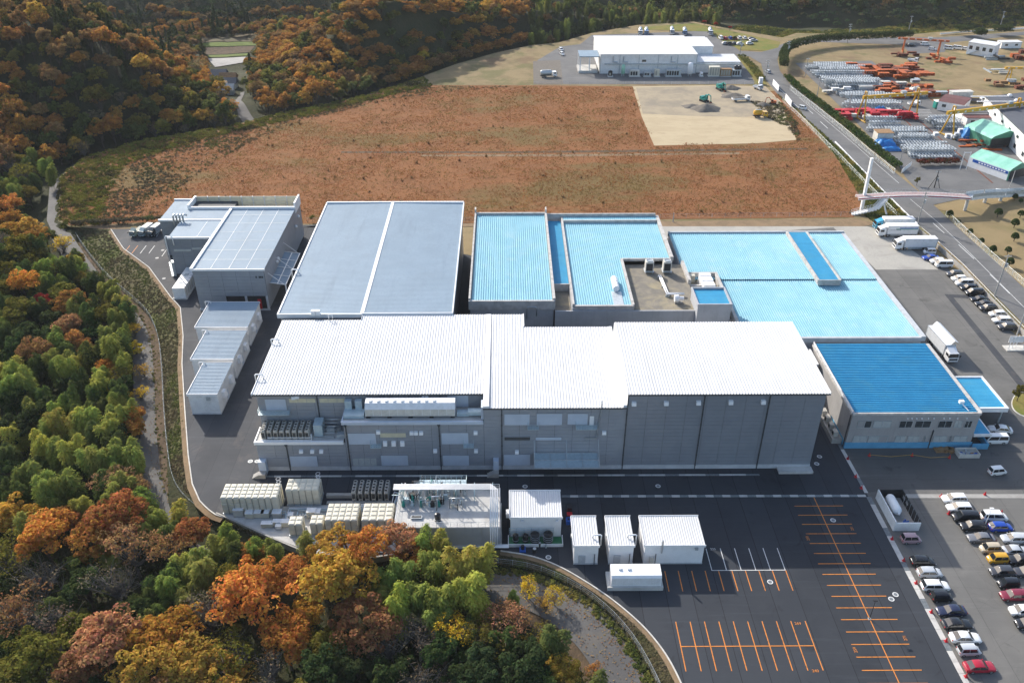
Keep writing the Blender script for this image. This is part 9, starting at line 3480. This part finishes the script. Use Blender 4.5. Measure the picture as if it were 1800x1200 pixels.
def hedge(label,pts,w,h,mat,dens=26,name='hedge',z=0.0):
 L=resample(pts,max(3,int(sum((Vector(b)-Vector(a)).length for a,b in zip(pts,pts[1:]))/1.2)))
 n=int(len(L)*dens)
 A,B=np.array([[*p] for p in offset_line(L,w/2)]),np.array([[*p] for p in offset_line(L,-w/2)])
 i=srng.integers(0,len(L)-1,n)
 f,s=srng.random(n)[:,None],srng.random(n)[:,None]
 p=(A[i]*(1-f)+A[i+1]*f)*(1-s)+(B[i]*(1-f)+B[i+1]*f)*s
 p[:,2]=z+srng.uniform(.2,1,n) ** .5*h
 o=bushes(name,label,p,srng.uniform(.35,.6,n),mat,12,.38,kind='thing',cat='hedge')
 return o
hedge('long clipped green hedge between public road and steel stacks',V3([(1382,140),(1400,158),(1440,188),(1490,228),(1540,270),(1578,300)],0),3.2,2.6,M['hedge'],30)
hedge('tall dark hedge curving round the head of the storage yard',V3([(1376,128),(1374,112),(1382,98),(1400,90),(1440,82),(1500,78),(1560,76),(1600,73)],0),4.0,6.0,M['hedge_dark'],60)
hedge('low red-leaved hedge in front of the steel frames',V3([(1612,291),(1684,289)],0),3.0,2.0,M['red_hedge'],34)
hedge('green verge planting beside the far driveway',V3([(1302,100),(1320,118),(1338,142)],0),4,1.4,M['scrub'],14)
hedge('dark low hedge at the back of the west car park',V3([(126,397),(180,394),(288,388)],0),1.6,1.5,M['bank_shrub'],22)
for k,(p,q) in enumerate((((1692,62),7),((1720,68),6),((1760,62),10))):
 c=G(*p)
 hedge(['round dark bush left of three at the road behind the yard','round dark bush in the middle of three behind the yard','wide dark bush right of three behind the yard'][k],[c-Vector((q/2,0,0)),c+Vector((q/2,.3,0))],6,5,M['hedge_dark'],90,'bush')
# clipped shrubs on the lawn
SHM=[]
for k in range(3):
 u=unit(srng,620)
 u[:,2]=np.abs(u[:,2])*1.0-.15
 V,F=leaf_quads(u*np.array([.95,.95,1.25])*srng.uniform(.82,1.0,(620,1))+np.array([0,0,1.15]),u+.5*unit(srng,620),srng.uniform(.16,.34,620),srng,.8)
 SHM.append(npmesh('foliage',V,F,M['leaf'],attr=np.repeat(srng.random(620),4)))
STEM=MB().tube([(0,0,-.1),(0,0,1.0)],.1,6).mesh('stem',M['bark'])
ZB=(1480,260,5.453)
SH_PX=[((1032,645),1.2,'at the road fence beside the bridge shadow'),((1118,710),.8,'second along the road fence'),((1228,810),1.0,'third along the road fence'),((1335,900),1.0,'fourth along the road fence'),((1445,985),1.2,'fifth along the road fence'),((1605,1110),1.3,'nearest the pole at the road fence'),((1495,640),1.4,'largest in the upper lawn'),((1712,645),1.2,'near the right edge of the upper lawn'),((1655,740),1.4,'in the middle of the lawn'),((1655,868),1.3,'below the middle of the lawn'),((1592,990),1.1,'above the pole on the lawn'),((1658,480),1.1,'against the bridge ramp'),((1716,510),.8,'smallest near the bridge ramp end'),((1725,440),1.0,'at the top right corner of the lawn')]
for k,(p,s,wh) in enumerate(SH_PX):
 c=G(*px(ZB,*p),.9)
 e=thing('clipped_shrub','dark clipped round shrub %s' % wh,'shrub',(c.x,c.y,0),k*1.3,'clipped shrubs on the lawn')
 e.scale=(s*.95,s*.95,s)
 f=link('foliage',SHM[k % 3],e,True)
 f.color=(.05,.08,.024,1)
 link('stem',STEM,e,True)
for lb,p,s,cl in (('small pine on the planting island beside the office',(1789,700),.42,'olive'),('little green bush at the yard entrance',(1612,322),.3,'olive'),('small green tree behind the storage building',(549,385),.22,'light green'),('conifer beside the small cars of the far factory',(1291,72),.35,'mid green')):
 c=G(*p,.8)
 e=thing('small_tree',lb,'tree',(c.x,c.y,0))
 e.scale=(s,)*3
 cm,tm=variant('evergreen',1)
 f=link('crown',cm,e,True)
 f.color=(*PAL[cl],1)
 link('trunk',tm,e,True)
# leafy maples beside the far lawn
for k,p in enumerate(((1238,42),(1258,46),(1283,52))):
 c=G(*p,1)
 e=thing('maple_tree','small red maple at the far lawn, %s from the left' % ORD[k],'tree',(c.x,c.y,0),k,'red maples at the far lawn')
 e.scale=(.3,)*3
 cm,tm=variant('oak',k)
 f=link('crown',cm,e,True)
 f.color=(*PAL['crimson'],1)
 link('trunk',tm,e,True)
# valley floor, farm strips and lane, following the land
def GL(x,y,up=.15):
 z=-14.0
 for _ in range(9):
  p=G(x,y,z)
  z=.5*z+.5*(land1(p.x,p.y)+up)
 return G(x,y,z)
def drape(A,B,mat,lab,name,up=.15,m=6):
 A=[GL(x,y,up) for x,y in A]
 B=[GL(x,y,up) for x,y in B]
 o=strip(name,A,B,mat,40,m)
 for v in o.data.vertices:
  v.co.z=land1(v.co.x,v.co.y)+up
 o['label']=lab
M['green_crop']=earth('green_crop',[(.14,.18,.045),(.10,.13,.035)],[(.1,.4,.6,.8)],bscale=2,bdist=.1)
drape([(345,64),(400,60),(468,58)],[(345,76),(400,74),(462,72)],M['farm'],'brown farm terrace at the back of the valley','farm_terrace')
drape([(350,77),(400,75),(455,73)],[(352,83),(400,82),(450,80)],M['green_crop'],'green crop strip in the valley','farm_terrace',.25)
drape([(356,84),(400,83),(448,81)],[(358,96),(400,95),(440,92)],M['leafy_soil'],'dark ploughed terrace in the valley','farm_terrace')
drape([(366,97),(400,96),(436,94)],[(368,101),(400,100),(434,98)],M['green_crop'],'second green strip above the valley road','farm_terrace',.25)
drape([(364,103),(400,102),(432,100)],[(378,118),(404,114),(428,110)],M['concrete'],'pale bend of the valley road above the houses','valley_road',.3)
drape([(423,163),(412,180),(420,205),(446,224)],[(430,161),(424,178),(441,202),(466,219)],M['asphalt_lane'],'narrow road climbing out of the valley hamlet','valley_road',.3)
# ------------------------------------------------------------------ the air
hz=MB().box(-1520,-215,-60,1520,1620,135)
hm=bpy.data.materials.new('haze')
hm.use_nodes=True
hm.node_tree.nodes.clear()
ho=hm.node_tree.nodes.new('ShaderNodeOutputMaterial')
hv=hm.node_tree.nodes.new('ShaderNodeVolumePrincipled')
hv.inputs['Color'].default_value=(.9,.94,1.0,1)
hv.inputs['Density'].default_value=0.00006
hv.inputs['Anisotropy'].default_value=0.0
hm.node_tree.links.new(hv.outputs[0],ho.inputs['Volume'])
tag(hz.build('haze',hm),'thin autumn haze over the valley','haze',kind='stuff')
